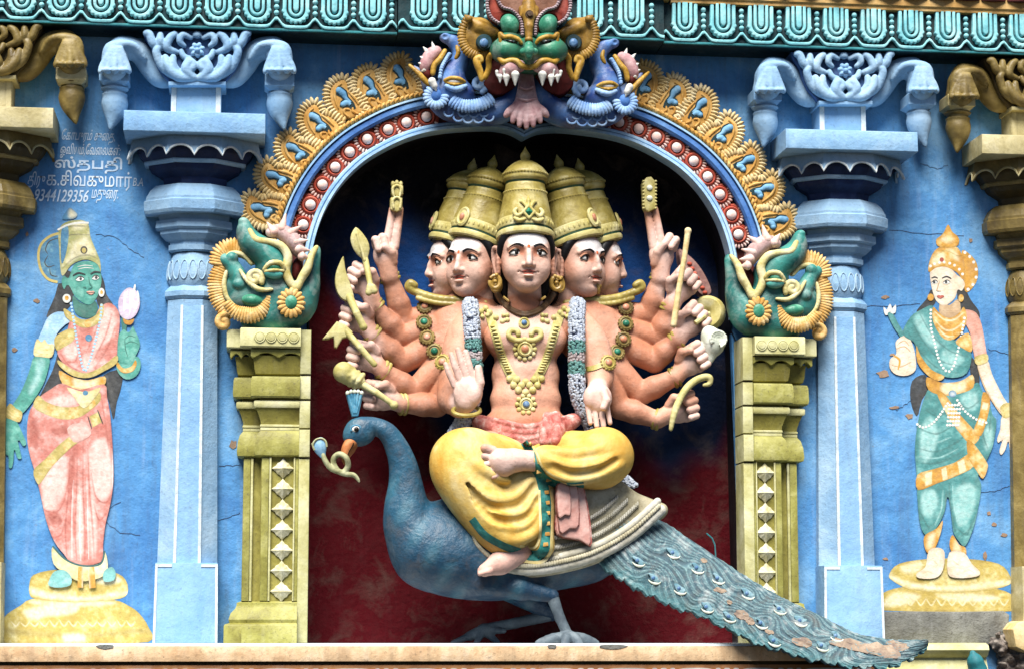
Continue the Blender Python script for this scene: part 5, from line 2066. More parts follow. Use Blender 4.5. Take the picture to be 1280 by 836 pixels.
MB().tube([tuple(W(445+6.4*math.cos(a), 536-4.8*math.sin(a), -.351)) for a in np.linspace(.2, 3.6, 14)], .0045, 6).build('eyelid', M['crest'], pk)
f = Field(.0045)
f.chain([(690, 744, -.33, 7.8), (700, 772, -.335, 6.2), (711, 796, -.34, 6.4)], k=2)
for e in ((672, 803, -.36), (746, 803, -.34), (705, 806, -.42), (726, 806, -.40)):
    f.chain([(711, 797, -.34, 7), ((711+e[0])/2, 797, (-.34+e[2])/2-.01, 5.5), (*e, 3.4)], k=3, n=3)
f.build('leg', M['legp'], pk)
f = Field(.0045)
f.chain([(690, 768, -.06, 7.5), (645, 778, -.05, 6.5), (606, 786, -.05, 7), (588, 794, -.06, 6)], k=2)
for e in ((566, 803, -.07), (595, 803, -.1), (622, 802, -.08), (630, 788, -.09)):
    f.chain([(604, 787, -.055, 6), (*e, 3.2)], k=3)
f.build('leg', M['legp'], pk)

# tail: a thick curved fan of feathers, coming out over the ledge
TOP = [(752, 640, -.26), (800, 640, -.29), (830, 652, -.31), (874, 681, -.36), (927, 716, -.43), (974, 744, -.50), (1024, 768, -.56), (1070, 790, -.61), (1110, 798, -.65), (1140, 799, -.68), (1158, 799, -.69)]
BOT = [(735, 690, -.30), (765, 716, -.38), (800, 737, -.43), (842, 757, -.49), (892, 776, -.55), (940, 801, -.62), (990, 817, -.68), (1040, 829, -.73), (1085, 834, -.76), (1128, 829, -.76), (1160, 808, -.72)]
tp = spline([np.array(W(*p)) for p in TOP], 34)
bt = spline([np.array(W(*p)) for p in BOT], 34)
NT_, NW = len(tp), 104
rn = random.Random(9)
ph = [rn.uniform(0, 6.28) for _ in range(8)]
EYES = [(818, 722), (872, 709), (884, 758), (935, 741), (952, 778), (1001, 775), (1028, 806), (842, 690), (912, 770), (975, 760)]
EW = [np.array(W(u, v, -.45)) for u, v in EYES]
tm = MB()
tcol = []
rows = []
for i in range(NT_):
    s_ = i/(NT_-1)
    a, c = tp[i], bt[i]
    row = []
    for j in range(NW+1):
        w = j/NW
        p = a*(1-w)+c*w
        bulge = math.sin(PI*w)*.045*(1-.5*s_)
        # feather strands that run along the tail and drop towards the lower edge, parting round the eyes
        ea = 0.0
        for e in EW:
            d = math.hypot(p[0]-e[0], (p[2]-e[2])*1.3)
            ea += math.exp(-(d/.055)**2)
        fl = w*9.0-(s_*11)*(.55+.45*w)+.5*math.sin(s_*17+ph[0]+w*2)+.35*math.sin(s_*31+ph[1]+w*5)+ea*1.6
        st = math.sin(fl*9.5)
        st2 = math.sin(fl*27+ph[2]+2*math.sin(s_*40+w*9))
        ragged = 0
        if j > NW-9:
            ragged = .008*(math.sin(s_*310+ph[3])*.7+math.sin(s_*133+ph[4])+.5*math.sin(s_*57))*(j-NW+9)/9
        off = bulge+.0024*st+.0022*st2
        p = p+np.array([0, -off*.8, off*.5])+np.array([-.3*ragged, 0, ragged])
        row.append(tuple(p))
        c0 = np.array(lin('34505c'))
        c1 = np.array(lin('56747c'))
        c2 = np.array(lin('8cb0b0'))
        k = .5+.5*st
        col = c0*(1-k)+c1*k
        col = col*(1-.75*max(0, st2)**6*(k > .35))+c2*.75*max(0, st2)**6*(k > .35)
        if w > .8:
            q = (w-.8)/.2
            col = col*(1-q*.6)+np.array(lin('4a8488'))*q*.6
        tcol.append((*col, 1))
    rows.append(row)
nf = len(rows[0])
back = []
for i in range(NT_):
    a, c = np.array(rows[i][0]), np.array(rows[i][-1])
    back.append([tuple(a+(c-a)*k/6+np.array([0, .055, -.012])*math.sin(PI*max(.12, min(.88, k/6)))+np.array([0, .03, 0])) for k in range(6, -1, -1)])
V = []
for r, bk in zip(rows, back):
    V += r+bk
m_ = nf+7
Fc = []
for i in range(NT_-1):
    for k in range(m_):
        l = (k+1) % m_
        Fc.append((i*m_+k, i*m_+l, (i+1)*m_+l, (i+1)*m_+k))
Fc.append(tuple((NT_-1)*m_+k for k in range(m_)))
Fc.append(tuple(range(m_))[::-1])
tm.add(V, Fc)
cc = []
for i in range(NT_):
    cc += tcol[i*nf:(i+1)*nf]+[(*lin('2c5c66'), 1)]*7
tm.col = cc
tail = tm.build('tail', M['tail'], pk, smooth=180)
BT = bvh_of(tail, ROOT['peacock'])
for (u, v) in EYES+[(850, 735), (898, 722), (968, 800), (1046, 794), (798, 700)]:
    q = random.Random(int(u))
    q0 = q.random()
    c = on(BT, u, v, .003, -.45)
    pts = spline([(c[0]+(.022+.014*q0)*math.cos(a)*q.uniform(.7, 1.1), c[2]+(.012+.009*q0)*math.sin(a)*q.uniform(.7, 1.2)-.016*math.cos(a)) for a in np.linspace(0, 5.6, 9)], 4, True)
    e_ = MB().plate(pts, c[1]+.02, c[1]-.004, .003).build('tail_eye', M['eyet'], tail)
    MB().ball((c[0]-.006, c[1]-.003, c[2]), (.010, .005, .010), 10, 7).build('eye_centre', M['jewelb'], e_)
    P = [on(BT, u+8.5*math.cos(a), v+1+.25*8*math.cos(a)-6*math.sin(a), .003, -.45) for a in np.linspace(3.6, 6.0, 9)]
    MB().tube([tuple(x) for x in P], list(np.interp(np.linspace(0, 1, 9), [0, .5, 1], [.002, .007, .002])), 6).build('eye_crescent', M['cream'], e_)
for (u, v, a, bb, sd) in ((928, 768, 10, 7, 1), (900, 737, 8, 3.5, 2), (1003, 802, 14, 6, 3), (1068, 806, 30, 8, 4), (1100, 812, 26, 9, 5), (1122, 806, 14, 6, 6), (938, 776, 6, 5, 7), (880, 700, 5, 3, 8), (912, 752, 4, 3, 9), (962, 789, 6, 3, 10)):
    q = random.Random(sd)
    n_ = 18
    ring = [on(BT, u+a*math.cos(2*PI*k/n_)*q.uniform(.75, 1.15), v+bb*math.sin(2*PI*k/n_)*q.uniform(.7, 1.2)+a*.12*math.cos(2*PI*k/n_)*1.5, .0035, -.6) for k in range(n_)]
    c = on(BT, u, v, .0035, -.6)
    b = MB()
    inner = [(c*.5+p*.5) for p in ring]
    inner = [on(BT, *((lambda P_: (640+F*float((P_-CAM) @ RGT)/float((P_-CAM) @ FWD), 418-F*float((P_-CAM) @ UPV)/float((P_-CAM) @ FWD)))(p)), .0035, -.6) for p in inner]
    vs_ = [tuple(p) for p in ring]+[tuple(p) for p in inner]+[tuple(c)]
    fs_ = [(k, (k+1) % n_, n_+(k+1) % n_, n_+k) for k in range(n_)]+[(n_+k, n_+(k+1) % n_, 2*n_) for k in range(n_)]
    b.add(vs_, fs_).build('flaked_patch', M['bare'], tail, smooth=60, fix=False)

# ------------------------------------------------------------------ saddle cloth between the figure and the bird
sd_ = thing('saddle', 'cream ridged saddle cloth with rope edging between the deity and the peacock', 'saddle', tuple(W(700, 680, -.25)))
f = Field(.0055)
RIM = [(590, 655), (598, 684), (622, 704), (660, 712), (705, 706), (748, 693), (790, 669), (826, 637)]
sp = spline(RIM, 5)
for q in sp:
    f.cone((700, 600, -.20), (q[0], q[1], -.35+.00012*(q[0]-690)**2*.04), 20, 9, 5)
f.ell((705, 640, -.24), (90, 55, 36), rot=8, k=10)
f.build('saddle_cloth', M['saddle'], sd_)
BS = bvh_of(bpy.data.objects['saddle_cloth'], ROOT['saddle'])


def rope(path, r, name, mat, parent, step=3.4, lift=0.0, y=None):
    sp = spline(path, 10)
    P = [on(BS, q[0], q[1], lift, -.36) for q in sp]
    P = np.array(P)
    d = np.concatenate([[0], np.cumsum(np.linalg.norm(np.diff(P, axis=0), axis=1))])
    n_ = max(4, int(d[-1]/(step*PX)))
    s = np.linspace(0, d[-1], n_)
    Q = np.stack([np.interp(s, d, P[:, k]) for k in range(3)], 1)
    b = MB()
    for i in range(1, n_-1):
        tg = Q[i+1]-Q[i-1]
        an = math.atan2(tg[2], tg[0])+.75
        f0 = MB().ball((0, 0, 0), (r*1.25*PX, r*PX, r*.55*PX), 7, 5)
        b.add([(Q[i][0]+x*math.cos(an)-z*math.sin(an), Q[i][1]+y_, Q[i][2]+x*math.sin(an)+z*math.cos(an)) for x, y_, z in f0.v], f0.f)
    return b.build(name, mat, parent)


def inset_rim(k, c=(704, 596)):
    return [(c[0]+(u-c[0])*k, c[1]+(v-c[1])*k) for u, v in RIM]


f = Field(.0045)
for a, c in zip(spline([(*p, -.385) for p in RIM], 5)[:-1], spline([(*p, -.385) for p in RIM], 5)[1:]):
    f.cone(tuple(a), tuple(c), 6.5, 6.5, 1)
for a, c in zip(spline([(u-4, v-11, -.385) for u, v in RIM[4:]], 5)[:-1], spline([(u-4, v-11, -.385) for u, v in RIM[4:]], 5)[1:]):
    f.cone(tuple(a), tuple(c), 4.5, 4.5, 1)
f.build('saddle_rim', M['saddlelt'], sd_)
for k, r in ((.90, 3.6), (.78, 3.4), (.67, 3.2), (.57, 3.0)):
    rope(inset_rim(k)[3 if k < .9 else 0:], r, 'rope_ridge', M['saddlelt'], sd_, lift=.008)
P = [(u-2, v-5) for u, v in RIM]
b = MB()
for q in spline([(*p, -.415) for p in P], 14):
    c = W(*q)
    b.ball(tuple(c), (2.4*PX, 2*PX, 3.2*PX), 6, 5)
b.build('rim_cord', M['saddle'], sd_)

# ------------------------------------------------------------------ snake in the beak
sn = thing('snake', 'small pale hooded snake held in the peacock beak', 'snake', tuple(W(425, 588, -.33)))
f = Field(.0036)
f.chain([(403, 566, -.34, 2.6), (406, 574, -.34, 3), (413, 584, -.34, 3.3), (424, 589, -.34, 3.4), (433, 592, -.34, 3), (442, 593, -.34, 2.6), (447, 598, -.34, 2), (449, 602, -.34, 1)], k=1, n=4)
f.chain([(430, 590, -.335, 3.4), (435, 582, -.345, 3.4), (433, 572, -.36, 3.2), (425, 567, -.345, 3.2), (418, 571, -.335, 3.2), (417, 579, -.33, 3.2), (422, 588, -.335, 3.2)], k=1, n=4)
f.build('snake_body', M['snake'], sn)
f = Field(.0036)
f.chain([(401, 551, -.34, 5), (400, 558, -.34, 8), (402, 566, -.34, 4.4), (404, 570, -.34, 3)], k=1.5, n=3, flat=.5)
f.build('hood', M['snakeb'], sn)
MB().tube([tuple(W(u, v, -.352)) for u, v in spline([(393, 562), (391, 555), (395, 549), (402, 547.5), (407, 551), (408.5, 558)], 4)], .005, 6).build('hood_edge', M['snake'], sn)
MB().tube([tuple(W(u, v, -.34)) for u, v in ((389, 554), (392, 556), (395, 553))], .004, 6).build('hood_head', M['snake'], sn)
# small green wire hook on the niche back
w_ = thing('wire_hook', 'thin green bent wire sticking up behind the peacock tail', 'wire', tuple(W(894, 690, .1)))
MB().tube([tuple(W(u, v, .1)) for u, v in ((895, 700), (893.5, 680), (890, 672), (883, 666))], .004, 6).build('wire', M['teal'], w_)
# ------------------------------------------------------------------ sea monsters on the two niche pilasters
M['tealb'] = paint('teal_beast_paint', '2a8078', attr=True, mott=7, var=.3, rough=.45, bump=.3, spec=.4, streak=.1)
M['gplume'] = paint('warm_cream_ochre_paint', 'd8b06c', 'c08c3c', 'ecd4a4', mott=16, bump=.3)
M['crm'] = paint('cream_lip_paint', 'd2c890', 'b8a860', 'e6dcb8', mott=14)
M['pinkj'] = paint('pink_gum_paint', 'c8a8a4', 'a88480', 'e0ccc8', mott=14)
M['mouth'] = paint('red_mouth_paint', '5a1410', '420c0a', '70201a', mott=12)
M['tooth'] = paint('tooth_paint', 'dcdcd4', 'c4c4bc', 'eceae4', mott=9)
M['bluedr'] = paint('beast_blue_paint', '4470b0', attr=True, mott=7, var=.3, rough=.45, bump=.3, spec=.4, streak=.1)
M['paleb'] = paint('pale_beast_blue_paint', '8cb0dc', '6c94cc', 'b4cee8', mott=14)
M['green'] = paint('mask_green_paint', '1e7454', attr=True, mott=9, var=.25, rough=.4, bump=.2, spec=.45, streak=.05)
M['eyegr'] = paint('bulging_eye_paint', '3f8a6e', '286c54', '80bca0', mott=14, rough=.35)
M['goldear'] = paint('ear_gold_paint', '94702c', '6c501c', 'b8944c', mott=12, rough=.4)
M['goldlip'] = paint('gold_lip_paint', 'b48c34', '8c6820', 'd0b060', mott=14, rough=.4)
M['fan'] = paint('pink_fan_paint', 'c8a0a0', 'ac7c80', 'e0c4c4', mott=14)
M['horn'] = paint('red_brow_paint', '8c3424', '702418', 'a84c38', mott=14)
M['browedge'] = paint('grey_pink_edge_paint', 'a89498', '8c767c', 'c4b4b6', mott=18)
M['forehead'] = paint('dull_brown_mask_paint', '8c6450', '745040', 'a47c68', mott=14)


def mod(c0, c1, f=26):
    a, b_ = np.array(lin(c0)), np.array(lin(c1))

    def fn(v):
        n_ = .5+.3*np.sin(v[:, 0]*f+v[:, 2]*f*.7)+.2*np.sin(v[:, 2]*f*1.9-v[:, 0]*f)
        n_ = np.clip(n_, 0, 1)[:, None]
        return a*(1-n_)+b_*n_
    return fn


def beast(mir, label):
    mx = 0.0 if mir else None
    tb_ = thing('sea_monster', label, 'sea monster', (1.30 if mir else -1.30, -.12, 1.53))

    def B(f, name, mat, base=None, parent=tb_):
        return f.build(name, mat, parent, base=base, mirror=mx)

    def MBd(b, name, mat, parent=tb_, **k):
        if mir:
            b.mirror(0)
        return b.build(name, mat, parent, **k)
    f = Field(.0045)
    y = -.14
    f.chain([(316, 398, y, 16), (348, 390, y, 24), (372, 384, y, 20), (384, 362, y, 14), (389, 338, y, 9), (394, 318, y, 5), (396, 311, y, 2)], k=6, n=3)
    f.ell((345, 372, y), (44, 30, 26), k=8)
    f.ell((343, 338, y-.03), (24, 22, 20), k=8)
    f.chain([(306, 281, y-.04, 6), (307, 292, y-.05, 10), (316, 306, y-.05, 14), (334, 318, y-.04, 17), (346, 330, y-.02, 18)], k=5, n=3)
    f.ell((304, 277, y-.05), (6, 5, 7), k=3)
    f.ell((300, 366, y), (26, 26, 18), k=6)
    f.chain([(281, 324, y-.03, 7), (289, 330, y-.04, 8), (297, 345, y-.04, 10), (303, 360, y-.03, 10)], k=3, n=3)
    f.ell((290, 323, y-.05), (8, 8, 8), k=1)
    f.ell((299, 356, y-.06), (9, 8, 8), k=1.2)
    f.ell((372, 336, y-.06), (7, 16, 16), rot=-8, k=3, mode='sub')
    B(f, 'body', M['tealb'], mod('104c4a', '3c948a'))
    f = Field(.0045)
    f.ell((371, 337, y-.02), (7, 15, 8), rot=-8, k=2)
    B(f, 'mouth', M['mouth'])
    f = Field(.004)                                  # cream lips
    f.chain([(312, 288, y-.09, 3), (320, 300, y-.10, 4), (338, 303, y-.10, 4), (352, 308, y-.10, 4.5), (360, 322, y-.10, 5), (357, 338, y-.10, 5), (362, 352, y-.10, 4.5), (368, 361, y-.10, 3)], k=2, n=4)
    f.chain([(396, 309, y-.05, 2.5), (389, 320, y-.08, 4), (384, 336, y-.09, 5), (377, 348, y-.09, 4.5), (372, 360, y-.10, 4)], k=2, n=4)
    f.ell((369, 360, y-.10), (4, 9, 5), rot=-10, k=2)
    B(f, 'lips', M['crm'])
    f = Field(.004)                                  # gum with teeth
    f.chain([(338, 291, y-.08, 6), (352, 290, y-.08, 9), (366, 302, y-.08, 10), (374, 316, y-.07, 7)], k=3, n=3)
    B(f, 'gum', M['pinkj'])
    f = Field(.0036)
    for (a, c) in (((343, 290), (336, 281)), ((352, 286), (356, 272)), ((362, 292), (373, 285)), ((369, 303), (381, 301)), ((374, 312), (384, 313)), ((378, 321), (384, 322))):
        f.chain([(*a, y-.10, 6), (a[0]*-.3+c[0]*1.3, a[1]*-.3+c[1]*1.3, y-.09, 1)], k=.5)
    B(f, 'teeth', M['pinkw'])
    f = Field(.004)
    f.ell((342, 342, y-.115), (12, 7, 6), rot=-5, k=1)
    B(f, 'cheek', M['tealb'], mod('2a8078', '5cb4a8'))
    f = Field(.0036)
    f.chain([(330, 337, y-.12, 2.2), (338, 329, y-.13, 3), (350, 329, y-.13, 3), (356, 336, y-.12, 2.2)], k=1, n=3)
    f.chain([(331, 340, y-.12, 1.6), (342, 338, y-.14, 2), (355, 339, y-.12, 1.6)], k=1, n=3)
    B(f, 'eyelid', M['crm'])
    f = Field(.0036)
    f.ell((343, 334, y-.12), (8, 4, 4), k=1)
    B(f, 'eye', M['eyegr'])
    f = Field(.004)                                  # curl behind the cheek
    f.chain([(318+10*math.cos(a)*r, 348-10*math.sin(a)*r, y-.10, 3.6) for a, r in zip(np.linspace(-.5, 7.4, 20), np.linspace(1.05, .25, 20))], k=.8)
    B(f, 'curl', M['crm'])
    # medallion on the jaw
    b = MB()
    c = W(364, 379, y-.115)
    for k in range(16):
        an = 2*PI*k/16
        f0 = MB().ball((0, 0, 0), (.026, .016, .014), 8, 5)
        b.add([(c[0]+.046*math.cos(an)+x*math.cos(an)-z*math.sin(an), c[1]+y_, c[2]+.052*math.sin(an)+x*math.sin(an)+z*math.cos(an)) for x, y_, z in f0.v], f0.f)
    MBd(b, 'medallion', M['gplume'])
    b = MB().ball(tuple(W(364, 378, y-.115)), (.036, .02, .040), 14, 9)
    MBd(b, 'medallion_boss', M['eyegr'])
    # crescent fin

    def ridged(path, wid, y0, y1, mats, name, sgn=1, step=3.2, wend=.55):
        sp = spline([np.array(p, float) for p in path], 8)
        P = resample([np.array(q) for q in sp], max(4, int(sum(np.linalg.norm(sp[i+1]-sp[i]) for i in range(len(sp)-1))/step)))
        b_ = MB()
        n_ = len(P)
        for i in range(n_):
            tg = P[min(i+1, n_-1)]-P[max(i-1, 0)]
            an = math.atan2(-tg[1], tg[0])+PI/2*sgn
            t_ = i/(n_-1)
            ww = wid*(wend+(1-wend)*math.sin(PI*min(1, t_*1.0)))*PX
            c_ = W(P[i][0], P[i][1], y0+(y1-y0)*t_)
            f0 = MB().ball((0, 0, 0), (ww, .015, step*.95*PX), 8, 6)
            b_.add([(c_[0]+x*math.cos(an)-z*math.sin(an), c_[1]+y_, c_[2]+x*math.sin(an)+z*math.cos(an)) for x, y_, z in f0.v], f0.f)
        return MBd(b_, name, mats)
    ridged([(284, 380), (294, 390), (308, 394), (322, 392), (334, 380), (337, 372)], 11, y-.09, y-.09, M['gplume'], 'fin')
    f = Field(.004)
    f.ell((316, 376, y-.08), (14, 8, 9), rot=-6, k=2)
    B(f, 'fin_boss', M['eyegr'])
    # tail plume: two ridged gold sweeps and a curl
    ridged([(321, 326), (311, 315), (298, 310), (284, 311), (274, 318), (271, 330)], 13, y-.035, y-.035, M['gplume'], 'plume', wend=.8)
    ridged([(276, 334), (271, 348), (271, 364), (277, 380), (290, 394)], 12, y-.03, y-.03, M['gplume'], 'plume', wend=.8)
    f = Field(.004)
    f.chain([(314, 330, y-.05, 2.4), (304, 319, y-.05, 3), (290, 317, y-.05, 3), (282, 322, y-.05, 2.4)], k=1, n=4)
    f.chain([(283, 340, y-.05, 2.4), (280, 356, y-.05, 3), (284, 372, y-.05, 3), (294, 384, y-.05, 2.4)], k=1, n=4)
    f.chain([(300, 338, y-.08, 2), (310, 352, y-.10, 3), (324, 362, y-.11, 3), (340, 362, y-.11, 2)], k=1, n=4)
    B(f, 'scroll_rib', M['crm'])
    f = Field(.004)
    f.chain([(280+9*math.cos(a)*r, 403-9*math.sin(a)*r, y-.04, 4) for a, r in zip(np.linspace(1.2, 7.6, 18), np.linspace(1.1, .25, 18))], k=1)
    B(f, 'curl', M['gplume'])
    return tb_


beast(False, 'teal sea monster with gold plume on the olive pilaster nearest the peacock head')
beast(True, 'teal sea monster with gold plume on the olive pilaster crossed by the peacock tail')

# ------------------------------------------------------------------ green mask over the arch with two blue monsters
CXM = 661.0
mk = thing('monster_mask', 'green faced monster mask with gold ears at the top of the arch', 'mask', tuple(W(CXM, 90, -.3)))


def S2(F_, pts, y, k=2, n=0, mode='add'):
    """The same row of clay on both sides of the mask; pts (u, v, dy, r) with u from the middle line."""
    for s in (-1, 1):
        F_.chain([(CXM+s*p[0], p[1], y-p[2], p[3]) for p in pts], k=k, n=n, mode=mode)


def E2(F_, c, r, y, rot=0, k=2, mode='add'):
    for s in (-1, 1):
        F_.ell((CXM+s*c[0], c[1], y-c[2]), r, rot=s*rot, k=k, mode=mode)


y = -.39
f = Field(.0045)
f.ell((CXM, 60, y+.14), (44, 40, 30), k=5)
f.ell((CXM, 60, y+.06), (40, 34, 22), k=5)
E2(f, (27, 64, .03), (22, 17, 18), y, k=7)
E2(f, (24, 50, .02), (14, 10, 14), y, k=5)
f.ell((CXM, 62, y-.04), (13, 16, 16), k=5)
f.ell((CXM, 78, y), (12, 12, 16), k=5)
E2(f, (22, 53, .065), (9, 6, 8), y, k=2, mode='sub')
f.build('face', M['green'], mk, base=mod('0f4c3c', '348a68', 30))
f = Field(.0036)
f.ell((CXM, 64, y-.13), (7, 8, 8), k=2)
f.ell((CXM-7, 65, y-.115), (4.5, 4.5, 5), k=2)
f.ell((CXM+7, 65, y-.115), (4.5, 4.5, 5), k=2)
f.ell((CXM, 71, y-.125), (4.5, 5, 6), k=2)
f.ell((CXM, 57, y-.12), (5.5, 5, 6), k=2)
f.build('nose', M['eyegr'], mk)
for s in (-1, 1):
    f = Field(.0036)
    f.ell((CXM+s*24, 31, y-.04), (11.5, 13.5, 11), rot=s*-28, k=1)
    f.build('bulging_lid', M['eyegr'], mk)
    MB().ball(tuple(W(CXM+s*22, 54, y-.045)), (8*PX, 6*PX, 5.2*PX), 14, 9).build('eye', M['iris'], mk)
    f = Field(.0036)
    f.chain([(CXM+s*p[0], p[1], y-p[2], p[3]) for p in ((9, 55, .09, 2), (14, 49, .10, 2.6), (24, 46, .10, 2.8), (31, 47, .09, 2.8), (36, 43, .08, 2.6), (35, 55, .08, 2)) if True], k=1, n=3)
    f.build('eyelid', M['goldlip'], mk)
    f = Field(.0036)
    f.chain([(CXM+s*a, v, y-.085, 1.6) for a, v in ((13, 51), (17, 48), (19, 52))], k=.6)
    f.chain([(CXM+s*a, v, y-.085, 1.6) for a, v in ((25, 50), (28, 48), (30, 51))], k=.6)
    f.build('lash_ridge', M['white'], mk)
    # red brow flame with a grey ridged edge
    br = [(8, 46), (8, 30), (14, 20), (24, 14), (34, 10), (40, 2), (44, -10), (51, -6), (51, 12), (46, 22), (37, 28), (33, 20), (22, 18), (15, 26), (12, 40)]
    MB().plate(Wxz(spline([(CXM+s*a, v) for a, v in br], 3, True), y-.02), y+.06, y-.035, .01).build('brow_flame', M['horn'], mk)
    b = MB()
    sp = resample([np.array(q) for q in spline([(8, 44), (9, 30), (14, 20), (22, 13), (32, 10), (37, 4), (41, -8)], 8)], 22)
    sp2 = resample([np.array(q) for q in spline([(50, -8), (52, 8), (47, 22), (38, 29)], 8)], 14)
    for q in list(sp)+list(sp2):
        b.ball(tuple(W(CXM+s*q[0], q[1], y-.045)), (2.6*PX, .014, 2.2*PX), 8, 6)
    b.build('brow_edge', M['browedge'], mk)
    # gold lip wave
    f = Field(.004)
    f.chain([(CXM+s*p[0], p[1], y-p[2], p[3]) for p in ((0, 85, .07, 3), (8, 83, .08, 3.2), (15, 77, .08, 3.2), (24, 76, .075, 3.2), (32, 78, .07, 3.2), (38, 71, .05, 3.2), (45, 68, .03, 3.4), (50, 74, .01, 3.4), (50, 86, -.01, 3.4), (55, 98, -.02, 3.2))], k=1.5, n=4)
    f.build('lip', M['goldlip'], mk)
    f = Field(.004)
    f.chain([(CXM+s*p[0], p[1], y+.02, p[2]) for p in ((59, 100, 3), (61, 90, 4), (64, 82, 4.4), (66, 75, 3.6), (61, 72, 3.4), (59, 77, 3))], k=1, n=4)
    f.build('whisker_curl', M['goldlip'], mk)
    # gum and fangs
    f = Field(.004)
    f.chain([(CXM+s*12, 83, y-.04, 8), (CXM+s*24, 86, y-.04, 11), (CXM+s*30, 92, y-.03, 8)], k=4)
    f.build('gum', M['fan'], mk)
    f = Field(.0036)
    for a, v, r, h in ((17, 94, 5.4, 14), (28, 97, 4.4, 11), (36, 96, 3.4, 8), (40, 90, 2.4, 6), (31, 88, 2.4, 6)):
        f.chain([(CXM+s*a, v, y-.07, r), (CXM+s*a, v+h, y-.07, .8)], k=.4)
    f.build('fangs', M['tooth'], mk)
    MB().plate(Wxz(spline([(CXM+s*a, v) for a, v in ((8, 84), (44, 72), (50, 90), (56, 106), (40, 118), (22, 112), (12, 100))], 4, True), y+.10), y+.2, y+.10, .01).build('mouth_hollow', M['mouth'], mk)
    # gold fan ear with a dark green disc
    f = Field(.004)
    f.ell((CXM+s*62, 45, y+.05), (22, 24, 8), rot=s*-18, k=2)
    f.chain([(CXM+s*76, 24, y+.04, 5), (CXM+s*62, 34, y+.03, 8), (CXM+s*44, 42, y+.03, 8)], k=4)
    f.build('ear', M['goldear'], mk)
    b = MB()
    sp = resample([np.array(q) for q in spline([(76, 24), (82, 38), (82, 54), (74, 66), (60, 70), (50, 64)], 8)], 22)
    for q in sp:
        an = math.atan2(-(q[1]-46), s*(q[0]-58))
        c = W(CXM+s*q[0], q[1], y+.04)
        f0 = MB().ball((0, 0, 0), (.028, .014, .013), 8, 5)
        b.add([(c[0]+x*math.cos(an)-z*math.sin(an), c[1]+y_, c[2]+x*math.sin(an)+z*math.cos(an)) for x, y_, z in f0.v], f0.f)
    b.ball(tuple(W(CXM+s*75, 24, y)), (5*PX, 4*PX, 4.6*PX), 12, 8)
    b.build('ear_fringe', M['goldear'], mk)
    b = MB()
    b.lathe([(0, .02), (.036, .02), (.042, .01), (.042, 0)], tuple(W(CXM+s*56, 54, y+.02)), 20, tilt=Matrix.Rotation(R(90), 3, 'X'), caps=False)
    b.build('ear_disc', M['tealdk'], mk)
    MB().ball(tuple(W(CXM+s*56, 54, y-.005)), (.022, .012, .024), 12, 8).build('ear_stud', M['jewelb'], mk)
f = Field(.004)
f.chain([(CXM, 6, y-.01, 9), (CXM, 20, y-.05, 8), (CXM, 34, y-.07, 5.4), (CXM, 47, y-.075, 4.6)], k=2)
for a in (-8, 8):
    f.chain([(CXM+a, 12, y-.02, 5), (CXM+a*.9, 20, y-.03, 4.5)], k=1)
f.ell((CXM, 50, y-.1), (5.5, 3.5, 5), k=1)
f.build('forehead_jewel', M['goldear'], mk)
b = MB().lathe([(0, .014), (.013, .014), (.015, 0), (.02, .002), (.022, -.012)], tuple(W(CXM+1, 18, y-.085)), 16, tilt=Matrix.Rotation(R(90), 3, 'X'), caps=False)
b.build('forehead_stone', M['beadbr'], mk)
MB().plate(Wxz([(CXM-44, -14), (CXM+44, -14), (CXM+40, 6), (CXM+12, 24), (CXM, 30), (CXM-12, 24), (CXM-40, 6)], y), y+.08, y-.012, .012).build('mask_crown', M['forehead'], mk)
# pink fan hanging from the mouth
fn_ = MB()
f = Field(.004)
for k in range(7):
    a = (k-3)
    f.chain([(658+a*1.6, 95, y+.10, 4), (658+a*3.6, 128, y+.07, 4.4), (658+a*7.2, 148-abs(a)**1.6*1.4, y+.05, 5.0), (658+a*8.6, 159-abs(a)**1.7*2.2, y+.05, 3.2)], k=.35, n=3)
for r, v in ((4, 112), (6, 126), (9, 137)):
    f.chain([(658-r*1.9, v-3, y+.055, 1.8), (658, v, y+.045, 1.8), (658+r*1.9, v-3, y+.055, 1.8)], k=.5, n=3)
f.build('tongue_fan', M['fan'], mk)

